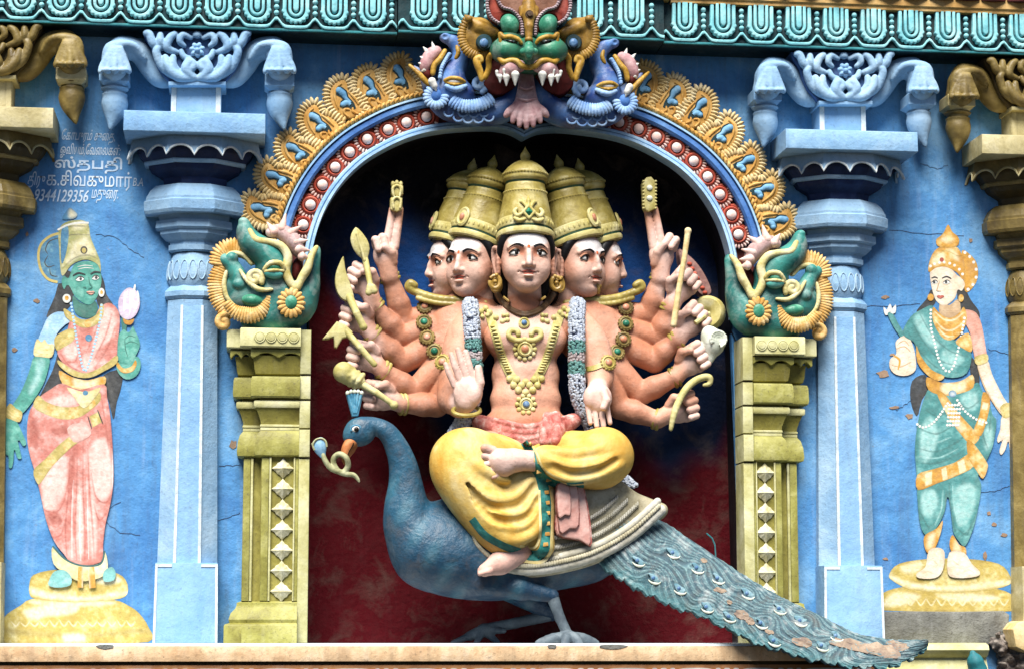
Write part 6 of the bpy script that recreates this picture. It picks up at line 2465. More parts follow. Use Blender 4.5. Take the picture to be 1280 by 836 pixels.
for s, lb in ((-1, 'blue sea monster beside the green mask, on the side of the Tamil writing'), (1, 'blue sea monster beside the green mask, on the side of the fair painted goddess')):
    # traced on the one side, mirrored about the mask's middle line for the other
    t = thing('blue_sea_monster', lb, 'sea monster', tuple(W(CXM+s*75, 140, -.2)))
    mxw = float(W(CXM, 120, -.21)[0])
    mx = None if s < 0 else mxw

    def B(f, name, mat, base=None):
        return f.build(name, mat, t, base=base, mirror=mx)

    def MBd(b, name, mat, **k):
        if s > 0:
            b.mirror(mxw)
        return b.build(name, mat, t, **k)
    y = -.21
    f = Field(.0045)
    f.chain([(653, 96, y+.02, 10), (650, 112, y, 13), (638, 132, y, 15), (615, 142, y, 15), (590, 141, y, 15), (565, 138, y, 14), (550, 128, y, 13), (540, 112, y, 10), (532, 100, y, 5), (518, 84, y, 2)], k=5, n=3)
    f.ell((570, 118, y-.02), (24, 19, 20), k=7)
    f.chain([(557, 46, y-.03, 6), (567, 52, y-.03, 8), (575, 64, y-.03, 9), (575, 78, y-.03, 10), (566, 92, y-.03, 14), (566, 108, y-.03, 18)], k=4, n=3)
    f.ell((556, 47, y-.04), (7, 6.5, 8), k=3)
    f.ell((556, 46, y-.075), (4, 3.5, 4), k=1.5, mode='sub')
    B(f, 'body', M['bluedr'], mod('203e80', '5c8ac8', 34))
    f = Field(.004)
    f.chain([(512, 82, y-.04, 2), (523, 92, y-.06, 3.2), (530, 100, y-.06, 3.5), (536, 106, y-.06, 3)], k=1, n=3)
    f.chain([(571, 58, y-.06, 2.6), (573, 66, y-.07, 2.8), (570, 73, y-.07, 2.4)], k=1, n=3)
    f.chain([(556, 64, y-.06, 3), (550, 74, y-.07, 3.6), (543, 82, y-.07, 3.6), (541, 92, y-.07, 3.4)], k=1, n=3)
    B(f, 'lips', M['goldlip'])
    f = Field(.0036)
    for k, q in enumerate(spline([(562, 68), (557, 76), (552, 86), (550, 98)], 4)):
        f.ell((q[0], q[1], y-.08), (3, 2, 4), rot=-20, k=.4)
    B(f, 'lip_frill', M['paleb'])
    f = Field(.004)
    f.chain([(546, 64, y-.04, 6), (538, 70, y-.04, 8), (532, 82, y-.04, 7), (531, 88, y-.04, 4)], k=3, n=3)
    B(f, 'gum', M['fan'])
    f = Field(.0036)
    for a, c in (((543, 63), (540, 53)), ((535, 66), (529, 59)), ((530, 74), (525, 71)), ((529, 81), (523, 79)), ((530, 88), (527, 90))):
        f.chain([(*a, y-.05, 3.8), (*c, y-.05, .8)], k=.4)
    B(f, 'teeth', M['tooth'])
    f = Field(.0036)
    f.chain([(540, 102, y-.10, 5), (543, 108, y-.10, 4), (545, 114, y-.10, 1)], k=1)
    B(f, 'tusk', M['tooth'])
    f = Field(.004)
    f.ell((533, 92, y-.03), (6, 9, 8), rot=20, k=1)
    B(f, 'mouth', M['mouth'])
    f = Field(.0036)
    f.chain([(556, 101, y-.10, 2.2), (564, 98, y-.12, 2.6), (574, 99, y-.12, 2.6), (581, 103, y-.10, 2)], k=1, n=3)
    f.chain([(557, 103, y-.10, 1.6), (568, 106, y-.12, 2), (580, 104, y-.10, 1.6)], k=1, n=3)
    B(f, 'eyelid', M['goldlip'])
    f = Field(.0036)
    f.ell((568, 102, y-.11), (8, 4, 4), k=1)
    B(f, 'eye', M['eyew'])
    f = Field(.0036)
    f.chain([(558, 108, y-.10, 3), (570, 112, y-.11, 4), (582, 108, y-.10, 3)], k=1, n=3)
    f.chain([(599+9*math.cos(a)*r, 106-9*math.sin(a)*r, y-.06, 3.4) for a, r in zip(np.linspace(-1.2, 6.6, 18), np.linspace(1.15, .25, 18))], k=.8)
    B(f, 'curl', M['paleb'])
    b = MB()
    sp = resample([np.array(q) for q in spline([(566, 126), (576, 132), (590, 133), (604, 130), (614, 124)], 8)], 15)
    for i, q in enumerate(sp):
        tg = sp[min(i+1, 14)]-sp[max(i-1, 0)]
        an = math.atan2(-tg[1], tg[0])+PI/2
        c = W(q[0], q[1], y-.09)
        f0 = MB().ball((0, 0, 0), (.036, .014, .013), 8, 6)
        b.add([(c[0]+x*math.cos(an)-z*math.sin(an), c[1]+y_, c[2]+x*math.sin(an)+z*math.cos(an)) for x, y_, z in f0.v], f0.f)
    MBd(b, 'fin', M['paleb'])
    b = MB()
    for k in range(13):
        an = PI*.75+PI*1.25*k/12
        c = W(545+11*math.cos(an), 121-11*math.sin(an), y-.09)
        f0 = MB().ball((0, 0, 0), (.024, .012, .013), 8, 5)
        b.add([(c[0]+x*math.cos(an)-z*math.sin(an), c[1]+y_, c[2]+x*math.sin(an)+z*math.cos(an)) for x, y_, z in f0.v], f0.f)
    MBd(b, 'medallion', M['paleb'])
    MBd(MB().ball(tuple(W(545, 119, y-.085)), (.030, .016, .032), 14, 9), 'medallion_boss', M['arch'])
    b = MB()
    for (u, v) in ((573, 147), (585, 149), (598, 149), (611, 147), (579, 141), (592, 142), (605, 141), (561, 141)):
        b.tube([tuple(W(u+6*math.cos(a), v+5*math.sin(a), y-.058-.004*math.sin(a))) for a in np.linspace(-.3, PI+.3, 9)], .005, 6)
    MBd(b, 'scales', M['paleb'])
# ------------------------------------------------------------------ the two figures painted flat on the wall
MC = {}


def mp(name, c, c2=None, c3=None, **k):
    MC[name] = [np.array(lin(x))*(1-f_)+np.array(lin('e4e4d8'))*f_ for x, f_ in ((c, .05), (c2 or c, .06), (c3 or c, .08))]


M['mural'] = paint('mural_paint', 'ffffff', attr=True, mott=16, var=.12, lite=.6, streak=.12, grime=.07, bump=.3, rough=.65, chips=.12, chip='4f8ad2')


mp('m_skin', '46a090', '2e8478', '82c8b8')
mp('m_skindk', '2a7468', '1e5c54', '3e8c80')
mp('m_goldp', 'c8b464', 'a08c3c', 'ece0ac', mott=22)
mp('m_gold2', 'd49c30', 'b87c1c', 'f0e0a4', mott=24)
mp('m_crownp', 'b0ac68', '7c9068', 'e4e0b8', mott=18)
mp('m_halo', '3c80a8', '2c6c98', '8cc0c4', mott=18)
mp('m_black', '1c2028', '12141a', '3c424c', mott=24)
mp('m_pink', 'd08478', 'b85c4c', 'ecc4bc', mott=9, var=.3)
mp('m_pinklt', 'e8b8ac', 'd89c90', 'f4dcd4', mott=10)
mp('m_pinkdk', 'a04438', '8c342a', 'c06858', mott=14)
mp('m_white', 'e8e8e0', 'd4dcdc', 'f4f4f0')
mp('m_sleeve', 'a8d0ec', '88bce4', 'd4e8f4')
mp('m_lotus', 'd8c8dc', 'c0a4c4', 'f0e8f0', mott=20)
mp('m_ped', 'c4ac50', 'a88c30', 'e8dca0', mott=8, var=.3)
mp('m_peddk', '9c8434', '7c6824', 'bca85c', mott=12)
mp('m_pedlt', 'e4d8a0', 'd0bc70', 'f0ead0', mott=14)
mp('m_fair', 'e8d8c0', 'd8bc98', 'f4ece0', mott=12)
mp('m_fairdk', 'c8a880', 'b49068', 'd8c09c', mott=12)
mp('m_salmon', 'dca08c', 'c88470', 'ecc4b4', mott=12)
mp('m_sari', '3c8c8c', '24706e', '74b8b4', mott=8, var=.3)
mp('m_saridk', '1c5c5c', '144c4c', '2c7472', mott=12)
mp('m_sarilt', '84c4c0', '68b0ac', 'b4dcd8', mott=12)
mp('m_outline', '3c3830', '2c2824', '58504a', mott=20)
mp('m_red', 'b04434', '983428', 'c86450')


def pdist(X, poly):
    """Signed distance (inside negative) of points to a closed outline, and the nearest point on it."""
    A = np.asarray(poly, float)
    B_ = np.roll(A, -1, axis=0)
    best = np.full(len(X), 1e9)
    near = X.copy()
    ins = np.zeros(len(X), bool)
    for p, q in zip(A, B_):
        d = q-p
        L2 = max(d @ d, 1e-9)
        t = np.clip(((X-p) @ d)/L2, 0, 1)
        n_ = p+t[:, None]*d
        dd = np.hypot(*(X-n_).T)
        m_ = dd < best
        best = np.where(m_, dd, best)
        near[m_] = n_[m_]
        if p[1] != q[1]:
            c = ((p[1] > X[:, 1]) != (q[1] > X[:, 1])) & (X[:, 0] < (q[0]-p[0])*(X[:, 1]-p[1])/(q[1]-p[1])+p[0])
            ins ^= c
    return np.where(ins, -best, best), near


def ldist(X, line):
    """Distance to an open line and the place along it (0..1)."""
    A = np.asarray(line, float)
    best = np.full(len(X), 1e9)
    tt = np.zeros(len(X))
    n_ = len(A)-1
    for i in range(n_):
        p, q = A[i], A[i+1]
        d = q-p
        t = np.clip(((X-p) @ d)/max(d @ d, 1e-9), 0, 1)
        dd = np.hypot(*(X-(p+t[:, None]*d)).T)
        m_ = dd < best
        best = np.where(m_, dd, best)
        tt = np.where(m_, (i+t)/n_, tt)
    return best, tt


LAT = np.random.RandomState(5).rand(64, 64)


def vnoise(X, f, ph):
    """Smooth value noise, three octaves."""
    out = np.zeros(len(X))
    amp = 0
    for o in range(3):
        q = X*f*.30*2**o+ph*7.3+o*11.1
        i = np.floor(q).astype(int)
        t = q-i
        t = t*t*(3-2*t)
        a, b_ = i[:, 0] % 64, i[:, 1] % 64
        a1, b1 = (a+1) % 64, (b_+1) % 64
        v = (LAT[a, b_]*(1-t[:, 0])+LAT[a1, b_]*t[:, 0])*(1-t[:, 1])+(LAT[a, b1]*(1-t[:, 0])+LAT[a1, b1]*t[:, 0])*t[:, 1]
        out += v/1.6**o
        amp += 1/1.6**o
    return np.clip((out/amp-.5)*1.6+.5, 0, 1)


class Mural:
    """A picture painted on the wall: every area one thin coat of paint, its lights and folds brushed into the coat."""
    def __init__(s, name, label, cat, u, v):
        s.t = thing(name, label, cat, tuple(W(u, v, 0)))
        s.n = 0
        s.areas = []

    def host(s, name):
        for ar_ in s.areas[::-1]:
            if name != ar_['name'] and name.startswith(ar_['name']+'_'):
                return ar_
        return None

    def patch(s, name, mat, polys, smooth=3, jig=.5):
        polys = polys if isinstance(polys[0][0], (tuple, list)) else [polys]
        h_ = s.host(name) if ('light' in name or 'dark' in name or 'check' in name or 'shadow' in name) else None
        for pts in polys:
            q = spline([np.array(p, float) for p in pts], smooth, True) if smooth > 1 else [np.array(p, float) for p in pts]
            if h_ is not None:
                for ar_ in s.areas:
                    if ar_['name'] == h_['name']:
                        ar_['det'].append(('poly', q, mat, 1.0 if 'check' in name else 6.5, 0))
            else:
                s.areas.append(dict(name=name, mat=mat, poly=q, det=[]))

    def stroke(s, name, mat, lines, w=1.2, taper=True):
        h_ = s.host(name)
        for pts in lines:
            sp = spline([np.array(p, float) for p in pts], 6)
            if h_ is not None and ('fold' in name or 'shine' in name or 'line' in name or 'petal' in name):
                for ar_ in s.areas:
                    if ar_['name'] == h_['name']:
                        ar_['det'].append(('line', sp, mat, 1.6 if 'fold' in name else .9, w))
            else:
                n = len(sp)
                up, dn = [], []
                for i, p in enumerate(sp):
                    t = sp[min(i+1, n-1)]-sp[max(i-1, 0)]
                    t = t/max(np.linalg.norm(t), 1e-6)
                    k = w*.5*(.35+.65*math.sin(PI*(i+.6)/(n+.2)) if taper else 1)
                    up.append(p+np.array([-t[1], t[0]])*k)
                    dn.append(p-np.array([-t[1], t[0]])*k)
                s.areas.append(dict(name=name, mat=mat, poly=up+dn[::-1], det=[], raw=True))

    def dots(s, name, mat, pts, r, sq=1.0):
        s.areas.append(dict(name=name, mat=mat, dots=(pts, r, sq)))

    def ell(s, name, mat, c, rx, ry, **k):
        s.patch(name, mat, [(c[0]+rx*math.cos(a), c[1]+ry*math.sin(a)) for a in np.linspace(0, 2*PI, 15)[:-1]], 2, **k)

    def finish(s):
        for n, ar_ in enumerate(s.areas):
            y = -.0008-.00016*n
            c, c2, c3 = MC[ar_['mat']]
            b = MB()
            if 'dots' in ar_:
                pts, r, sq = ar_['dots']
                for p in pts:
                    b.plate(Wxz([(p[0]+r*math.cos(a), p[1]+r*sq*math.sin(a)) for a in np.linspace(0, 2*PI, 9)[:-1]], 0), y+.0001, y)
                b.col = [(*c, 1)]*len(b.v)
                b.build(ar_['name'], M['mural'], s.t, smooth=0)
                continue
            if ar_.get('raw'):
                b.plate(Wxz(ar_['poly'], 0), y+.0001, y)
                b.col = [(*c, 1)]*len(b.v)
                b.build(ar_['name'], M['mural'], s.t, smooth=0)
                continue
            P_ = np.array(ar_['poly'])
            lo, hi = P_.min(0), P_.max(0)
            st = max(.35, min(1.1, min(hi-lo)/9))
            nx, ny = int((hi[0]-lo[0])/st)+3, int((hi[1]-lo[1])/st)+3
            gx, gy = np.meshgrid(lo[0]-st+st*np.arange(nx+1), lo[1]-st+st*np.arange(ny+1), indexing='ij')
            X = np.stack([gx.ravel(), gy.ravel()], 1)
            d, near = pdist(X, P_)
            inside = (d < 0).reshape(gx.shape)
            keep = inside[:-1, :-1] | inside[1:, :-1] | inside[:-1, 1:] | inside[1:, 1:]
            ph = (P_[0][0]*1.7+n) % 6.28
            XX = np.where((d > 0)[:, None], near, X)
            n1 = vnoise(XX, .22, ph)[:, None]
            n2 = vnoise(XX, .9, ph+2)[:, None]
            k = np.clip(n1*.6+n2*.4, 0, 1)
            col = np.where(k < .5, c2*(1-k*2)+c*(k*2), c*(2-2*k)+c3*(2*k-1))
            size = min(hi-lo)
            rim = np.clip(1+d/min(5, size*.22), 0, 1)[:, None]**1.6*.28      # the painter's darker outline
            col = col*(1-rim)+c2*.45*rim
            for kind, q, mt_, soft, w in ar_['det']:
                a0, a1, a2 = MC[mt_]
                dc = a0*(1-n2)+a2*n2
                if kind == 'poly':
                    dd, _ = pdist(XX, q)
                    f = np.clip(.5-dd/soft, 0, 1)
                    f = f*f*(3-2*f)*.85
                else:
                    dd, tt = ldist(XX, q)
                    ww = w*.5*(.3+.7*np.sin(PI*np.clip(tt, .02, .98)))
                    f = np.clip(.5-(dd-ww)/soft, 0, 1)*.85
                f = f[:, None]
                col = col*(1-f)+dc*f
            ij = np.argwhere(keep)
            used = np.unique(np.concatenate([(ij[:, 0]+a)*(ny+1)+ij[:, 1]+b2 for a in (0, 1) for b2 in (0, 1)]))
            rem = np.full(len(X), -1)
            rem[used] = np.arange(len(used))
            D0 = [W(p[0], p[1], 0) for p in XX[used]]
            b.v = [(float(w_[0]), y, float(w_[2])) for w_ in D0]
            b.f = [tuple(int(rem[(i+a)*(ny+1)+j+c_]) for a, c_ in ((0, 0), (0, 1), (1, 1), (1, 0))) for i, j in ij]
            b.mi = [0]*len(b.f)
            b.col = np.concatenate([col[used], np.ones((len(used), 1))], 1)
            b.build(ar_['name'], M['mural'], s.t, smooth=0, fix=False)


# --- green skinned goddess
g = Mural('painted_goddess', 'flat wall painting of a green skinned crowned goddess in pink holding a lotus bud', 'mural', 95, 800)
g.patch('pedestal', 'm_ped', [(0, 786), (3, 775), (10, 766), (26, 756), (40, 748), (90, 742), (142, 749), (160, 756), (174, 766), (186, 784), (185, 802), (92, 803), (-2, 803)])
g.patch('pedestal_shadow_band', 'm_peddk', [(8, 784), (60, 790), (120, 790), (182, 785), (184, 790), (120, 796), (60, 796), (4, 790)])
g.patch('pedestal_light', 'm_pedlt', [[(30, 762), (60, 756), (95, 757), (92, 766), (60, 770), (36, 772)], [(80, 792), (104, 792), (104, 801), (80, 801)], [(40, 750), (80, 752), (138, 751), (138, 755), (80, 757), (42, 754)]])
g.patch('pedestal_top', 'm_ped', [(37, 728), (42, 718), (64, 712), (100, 710), (140, 714), (157, 724), (159, 742), (142, 749), (90, 752), (46, 748), (37, 742)])
g.patch('pedestal_top_light', 'm_pedlt', [[(40, 734), (70, 742), (110, 745), (157, 738), (158, 743), (110, 750), (60, 748), (40, 742)], [(112, 722), (140, 718), (152, 726), (130, 730)]])
g.stroke('pedestal_petal', 'm_pedlt', [[(14+12*k, 776+2*math.sin(k)), (20+12*k, 782), (25+12*k, 776)] for k in range(13)], 1.6)
g.patch('hair', 'm_black', [[(84, 338), (74, 352), (68, 372), (58, 396), (70, 392), (82, 388), (90, 378), (94, 350)], [(122, 338), (130, 352), (133, 368), (143, 384), (141, 398), (128, 390), (120, 372)],
                            [(74, 440), (66, 462), (54, 486), (44, 508), (58, 504), (74, 484), (82, 470)], [(130, 468), (153, 462), (151, 486), (146, 502), (142, 524), (137, 505), (130, 482)]])
g.patch('halo', 'm_halo', [(84, 290), (66, 294), (52, 304), (47, 318), (50, 336), (58, 348), (70, 354), (80, 348)])
g.stroke('halo_rim', 'm_goldp', [[(80, 291), (64, 295), (52, 305), (48, 319), (51, 337), (60, 349), (72, 353)]], 3.2, False)
g.stroke('halo_scroll', 'm_outline', [[(74, 298), (62, 302), (57, 312), (60, 318)], [(60, 320), (56, 328), (60, 334), (68, 332)], [(62, 336), (64, 344), (72, 346)]], 1.3)
g.patch('face', 'm_skin', [(92, 332), (104, 327), (118, 328), (125, 336), (127, 350), (125, 362), (120, 374), (113, 381), (104, 379), (94, 371), (88, 360), (84, 356), (80, 362), (77, 352), (80, 345), (86, 348)])
g.patch('neck', 'm_skindk', [(91, 370), (100, 378), (112, 382), (120, 377), (122, 392), (108, 398), (94, 391)])
g.patch('cheek_light', 'm_skin', [(96, 358), (106, 362), (104, 372), (96, 368)])
g.stroke('forehead_ash', 'm_white', [[(97, 334), (106, 332), (116, 333)], [(98, 337), (107, 335), (117, 336)]], 1.0)
g.patch('crown', 'm_crownp', [(77, 344), (75, 330), (74, 312), (73, 292), (78, 281), (90, 276), (104, 276), (111, 282), (113, 296), (119, 311), (125, 326), (126, 340), (122, 331), (110, 325), (98, 327), (88, 333), (81, 343)])
g.patch('crown_side', 'm_halo', [(77, 330), (76, 306), (77, 288), (84, 282), (86, 296), (82, 320)])
g.patch('crown_light', 'm_pedlt', [[(92, 306), (104, 298), (113, 304), (120, 318), (112, 320), (98, 322), (86, 330), (84, 324)], [(90, 280), (103, 278), (108, 284), (94, 288)]])
g.stroke('crown_line', 'm_outline', [[(76, 300), (90, 294), (112, 294)], [(78, 336), (92, 324), (108, 319), (122, 324)], [(74, 290), (92, 283), (112, 284)]], 1.2)
g.stroke('crown_bead', 'm_white', [[(72, 288), (84, 282), (98, 279), (111, 279)]], 2.4, False)
g.ell('crown_stone', 'm_outline', (105, 313), 4.4, 4.8)
g.ell('crown_stone', 'm_goldp', (105, 313.5), 2.8, 3.2)
g.patch('crown_finial', 'm_halo', [(87, 260), (93, 264), (97, 269), (92, 274), (80, 275), (78, 272), (82, 266)])
g.patch('crown_finial_light', 'm_pedlt', [(88, 262), (96, 269), (91, 273), (86, 271)])
for u, v, rx in ((100, 349, 5.4), (119.5, 347.5, 4.6)):
    g.patch('eye', 'm_white', [(u-rx, v+1), (u-rx*.4, v-2.2), (u+rx*.4, v-2.2), (u+rx, v), (u+rx*.3, v+2.6), (u-rx*.5, v+2.6)], jig=.1)
    g.ell('iris', 'm_black', (u+.9, v), 1.7, 1.9, jig=.1)
    g.stroke('lash', 'm_black', [[(u-rx, v+.8), (u-rx*.3, v-2.6), (u+rx*.5, v-2.4), (u+rx, v-.3)]], 1.3)
g.stroke('brow', 'm_black', [[(91, 345), (98, 341.5), (107, 343.5)], [(113, 343), (119, 340), (126, 341)]], 1.9)
g.stroke('nose_line', 'm_skindk', [[(111, 347), (112, 354), (115, 359), (110, 361.5)], [(108, 360), (104, 359)]], 1.4)
g.patch('lips', 'm_salmon', [(108, 365.6), (112, 364), (114, 364.8), (116, 364), (118.5, 365.6), (114, 369)], jig=.1)
g.stroke('lip_line', 'm_outline', [[(107.5, 366), (113, 366.4), (119, 365.8)]], .9)
g.ell('earring', 'm_white', (83.5, 373.5), 5.2, 5.6)
g.ell('earring_gold', 'm_gold2', (83.5, 373), 2.6, 2.8)
g.ell('earring', 'm_white', (127, 366), 3.8, 5.6)
g.ell('earring_gold', 'm_gold2', (127, 366), 1.8, 2.6)
# arms
g.patch('arm', 'm_skin', [(44, 444), (62, 446), (58, 470), (50, 488), (36, 508), (25, 518), (13, 512), (26, 490), (36, 466)])
g.patch('arm_light', 'm_sarilt', [[(48, 450), (56, 452), (50, 474), (40, 492), (36, 488), (44, 468)]])
g.patch('hand', 'm_skin', [(4, 522), (16, 524), (22, 528), (30, 545), (33, 554), (29, 557), (24, 549), (22, 548), (25, 562), (27, 572), (22, 572), (18, 560), (17, 574), (15, 584), (11, 583), (11, 570), (7, 566), (5, 548)])
g.patch('cuff', 'm_goldp', [(12, 504), (20, 510), (28, 515), (25, 527), (14, 524), (5, 519)])
g.stroke('cuff_line', 'm_gold2', [[(9, 511), (16, 517), (26, 520)], [(8, 515), (16, 521), (25, 524)]], 1.3)
g.patch('sleeve', 'm_sleeve', [(84, 392), (72, 390), (60, 397), (53, 412), (48, 426), (58, 433), (68, 434), (71, 418), (82, 406), (92, 400)])
g.patch('arm_band', 'm_pedlt', [(46, 424), (52, 428), (56, 424), (60, 430), (68, 431), (65, 446), (52, 446), (42, 443)])
g.stroke('arm_band_line', 'm_gold2', [[(44, 440), (54, 443), (65, 442)], [(46, 434), (56, 437), (66, 436)]], 1.4)
g.patch('arm', 'm_skin', [(146, 454), (148, 466), (158, 474), (170, 470), (176, 458), (173, 446), (160, 448)])
g.patch('flower_stem', 'm_skindk', [(152, 396), (160, 398), (158, 412), (160, 434), (155, 436), (153, 416)])
g.patch('hand', 'm_skin', [(146, 432), (149, 418), (155, 412), (161, 416), (166, 408), (169, 414), (173, 422), (175, 432), (170, 444), (164, 454), (152, 454), (146, 446)])
g.stroke('finger_line', 'm_skindk', [[(156, 424), (162, 420), (170, 422)], [(157, 430), (164, 427), (173, 430)], [(156, 424), (157, 436), (160, 446)]], 1.2)
g.patch('wrist_band', 'm_gold2', [(147, 452), (154, 460), (164, 458), (169, 450), (171, 455), (166, 464), (154, 466), (146, 458)])
g.patch('lotus_bud', 'm_lotus', [(150, 394), (148, 378), (153, 366), (162, 360), (172, 366), (175, 380), (170, 394), (160, 400)], jig=1.2)
g.stroke('lotus_petal_line', 'm_white', [[(166, 376), (168, 362), (169, 356)], [(155, 390), (156, 374), (160, 364)], [(162, 394), (163, 378), (163, 366)], [(170, 388), (173, 374), (172, 364)]], 2.6)
g.patch('lotus_cup', 'm_gold2', [(154, 398), (160, 401), (168, 399), (164, 406), (156, 405)])
# body and clothes
g.patch('blouse', 'm_pink', [(90, 396), (100, 404), (116, 402), (124, 386), (136, 379), (147, 387), (150, 402), (147, 430), (145, 450), (130, 462), (110, 470), (90, 464), (76, 450), (72, 437), (82, 420)])
g.patch('blouse_light', 'm_pinklt', [[(80, 432), (94, 430), (98, 446), (86, 450)], [(120, 400), (134, 386), (144, 392), (142, 420), (124, 436), (116, 446)], [(104, 450), (120, 448), (116, 462), (106, 464)]])
g.stroke('blouse_fold', 'm_pinkdk', [[(140, 392), (132, 420), (116, 452)], [(144, 410), (134, 436), (118, 460)], [(76, 442), (86, 456), (104, 466)], [(126, 392), (120, 414), (108, 440)], [(98, 440), (94, 452), (84, 452)]], 1.8)
g.patch('blouse_hem', 'm_goldp', [(68, 424), (76, 416), (88, 411), (94, 414), (92, 426), (80, 434), (71, 438)])
g.stroke('blouse_hem_line', 'm_gold2', [[(72, 434), (80, 426), (92, 420)]], 1.6)
g.patch('sari_edge', 'm_goldp', [(146, 444), (146, 454), (130, 464), (112, 472), (92, 470), (75, 458), (73, 450), (92, 462), (110, 466), (130, 456)])
g.patch('necklace', 'm_goldp', [(80, 386), (90, 392), (100, 399), (112, 399), (122, 392), (126, 380), (130, 384), (128, 398), (118, 408), (104, 410), (92, 404), (82, 396)])
g.stroke('necklace_line', 'm_gold2', [[(84, 392), (98, 404), (112, 406), (124, 396)], [(86, 388), (100, 397), (114, 398), (124, 388)]], 1.5)
g.ell('necklace_stone', 'm_gold2', (110, 405), 4.6, 4.6)
g.ell('necklace_stone', 'm_halo', (111, 422.5), 4.2, 4.4)
g.dots('pearl_string', 'm_sleeve', [tuple(p) for p in resample([np.array(q, float) for q in spline([(89, 380), (93, 405), (98, 435), (104, 460), (108, 462), (114, 446), (121, 420), (126, 396), (127, 382)], 6)], 40)], 1.7)
g.patch('belt', 'm_gold2', [(74, 463), (90, 471), (110, 475), (131, 470), (130, 482), (110, 488), (92, 486), (78, 479)])
g.patch('belt_light', 'm_pedlt', [(92, 473), (112, 476), (122, 474), (120, 484), (104, 486), (94, 484)])
g.patch('skirt', 'm_pink', [(78, 479), (100, 487), (130, 480), (134, 496), (138, 520), (141, 560), (142, 600), (138, 630), (132, 655), (129, 680), (126, 702), (94, 706), (80, 692), (68, 676), (58, 650), (50, 614), (44, 590), (36, 562), (34, 536), (38, 512), (50, 496), (64, 486)])
g.patch('skirt_light', 'm_pinklt', [[(52, 600), (58, 578), (76, 566), (84, 580), (82, 612), (70, 634), (58, 640), (53, 620)], [(112, 560), (132, 548), (140, 580), (138, 616), (124, 624), (113, 600)], [(60, 500), (80, 494), (96, 502), (84, 510), (66, 510)], [(96, 640), (100, 600), (104, 640), (104, 690), (98, 692)], [(112, 640), (116, 610), (120, 640), (120, 690), (114, 692)]])
g.patch('skirt_dark', 'm_pinkdk', [[(37, 520), (46, 524), (50, 545), (44, 560), (37, 548)], [(64, 536), (80, 532), (88, 540), (74, 546)], [(58, 638), (72, 640), (78, 650), (66, 654)], [(90, 560), (96, 556), (92, 600), (88, 640), (87, 600)]])
g.stroke('skirt_fold', 'm_pinkdk', [[(88, 560), (86, 610), (82, 660), (84, 696)], [(97, 556), (96, 610), (94, 660), (96, 700)], [(104, 552), (104, 610), (106, 660), (106, 702)], [(110, 556), (112, 610), (116, 660), (118, 700)], [(54, 636), (70, 640), (80, 626), (86, 600)], [(58, 652), (72, 658), (82, 640)],
                                    [(114, 590), (120, 620), (132, 628), (140, 616)], [(118, 630), (124, 650), (134, 640)], [(66, 672), (76, 668), (82, 650)], [(46, 504), (60, 512), (84, 508)], [(126, 490), (132, 530), (136, 560)]], 1.6)
g.stroke('skirt_shine', 'm_white', [[(92, 600), (90, 650), (90, 696)], [(109, 596), (110, 650), (111, 698)], [(101, 620), (100, 660), (101, 700)], [(140, 560), (141, 590), (140, 612)]], 1.2)
g.patch('hip_band', 'm_goldp', [(48, 494), (58, 502), (76, 508), (96, 508), (112, 500), (124, 490), (126, 500), (114, 512), (98, 522), (78, 524), (58, 518), (42, 508)])
g.patch('hip_band_check', 'm_gold2', [[(60, 504), (70, 507), (68, 520), (58, 516)], [(86, 510), (98, 508), (98, 521), (86, 523)], [(110, 503), (118, 497), (120, 506), (112, 512)]], smooth=1)
g.patch('side_tab', 'm_goldp', [(112, 520), (124, 514), (127, 528), (116, 534)], smooth=1)
g.stroke('side_tab_edge', 'm_outline', [[(110, 520), (115, 536)], [(122, 512), (129, 530)]], 1.6)
g.patch('drape_band', 'm_goldp', [(96, 540), (100, 550), (88, 560), (66, 582), (52, 602), (47, 604), (42, 588), (56, 574), (76, 554)])
g.patch('drape_band_check', 'm_gold2', [[(56, 576), (66, 568), (72, 576), (62, 586)], [(78, 556), (86, 550), (90, 557), (82, 564)]], smooth=1)
g.patch('knot', 'm_pinklt', [(84, 536), (96, 528), (110, 532), (114, 542), (104, 550), (92, 552)])
g.patch('buckle', 'm_pedlt', [(84, 484), (106, 490), (126, 484), (118, 498), (105, 510), (94, 498)])
g.ell('buckle_stone', 'm_halo', (107, 491), 3.4, 3)
g.patch('hem', 'm_pedlt', [(66, 682), (80, 697), (96, 704), (114, 706), (127, 702), (132, 690), (135, 712), (124, 722), (100, 726), (84, 718), (67, 704)])
g.stroke('hem_edge', 'm_saridk', [[(66, 682), (80, 697), (96, 705), (114, 707), (127, 703), (131, 688)]], 2.2, False)
g.patch('pleat_end', 'm_gold2', [[(98, 708), (104, 708), (104, 734), (97, 734)], [(110, 708), (118, 708), (120, 734), (112, 735)]], smooth=1)
g.patch('pleat_end_light', 'm_white', [(104, 708), (110, 708), (112, 734), (104, 734)], smooth=1)
g.patch('foot', 'm_sarilt', [[(62, 724), (68, 714), (80, 712), (89, 720), (88, 731), (72, 734), (61, 731)], [(130, 714), (140, 708), (145, 716), (142, 725), (130, 726)]])

g.finish()

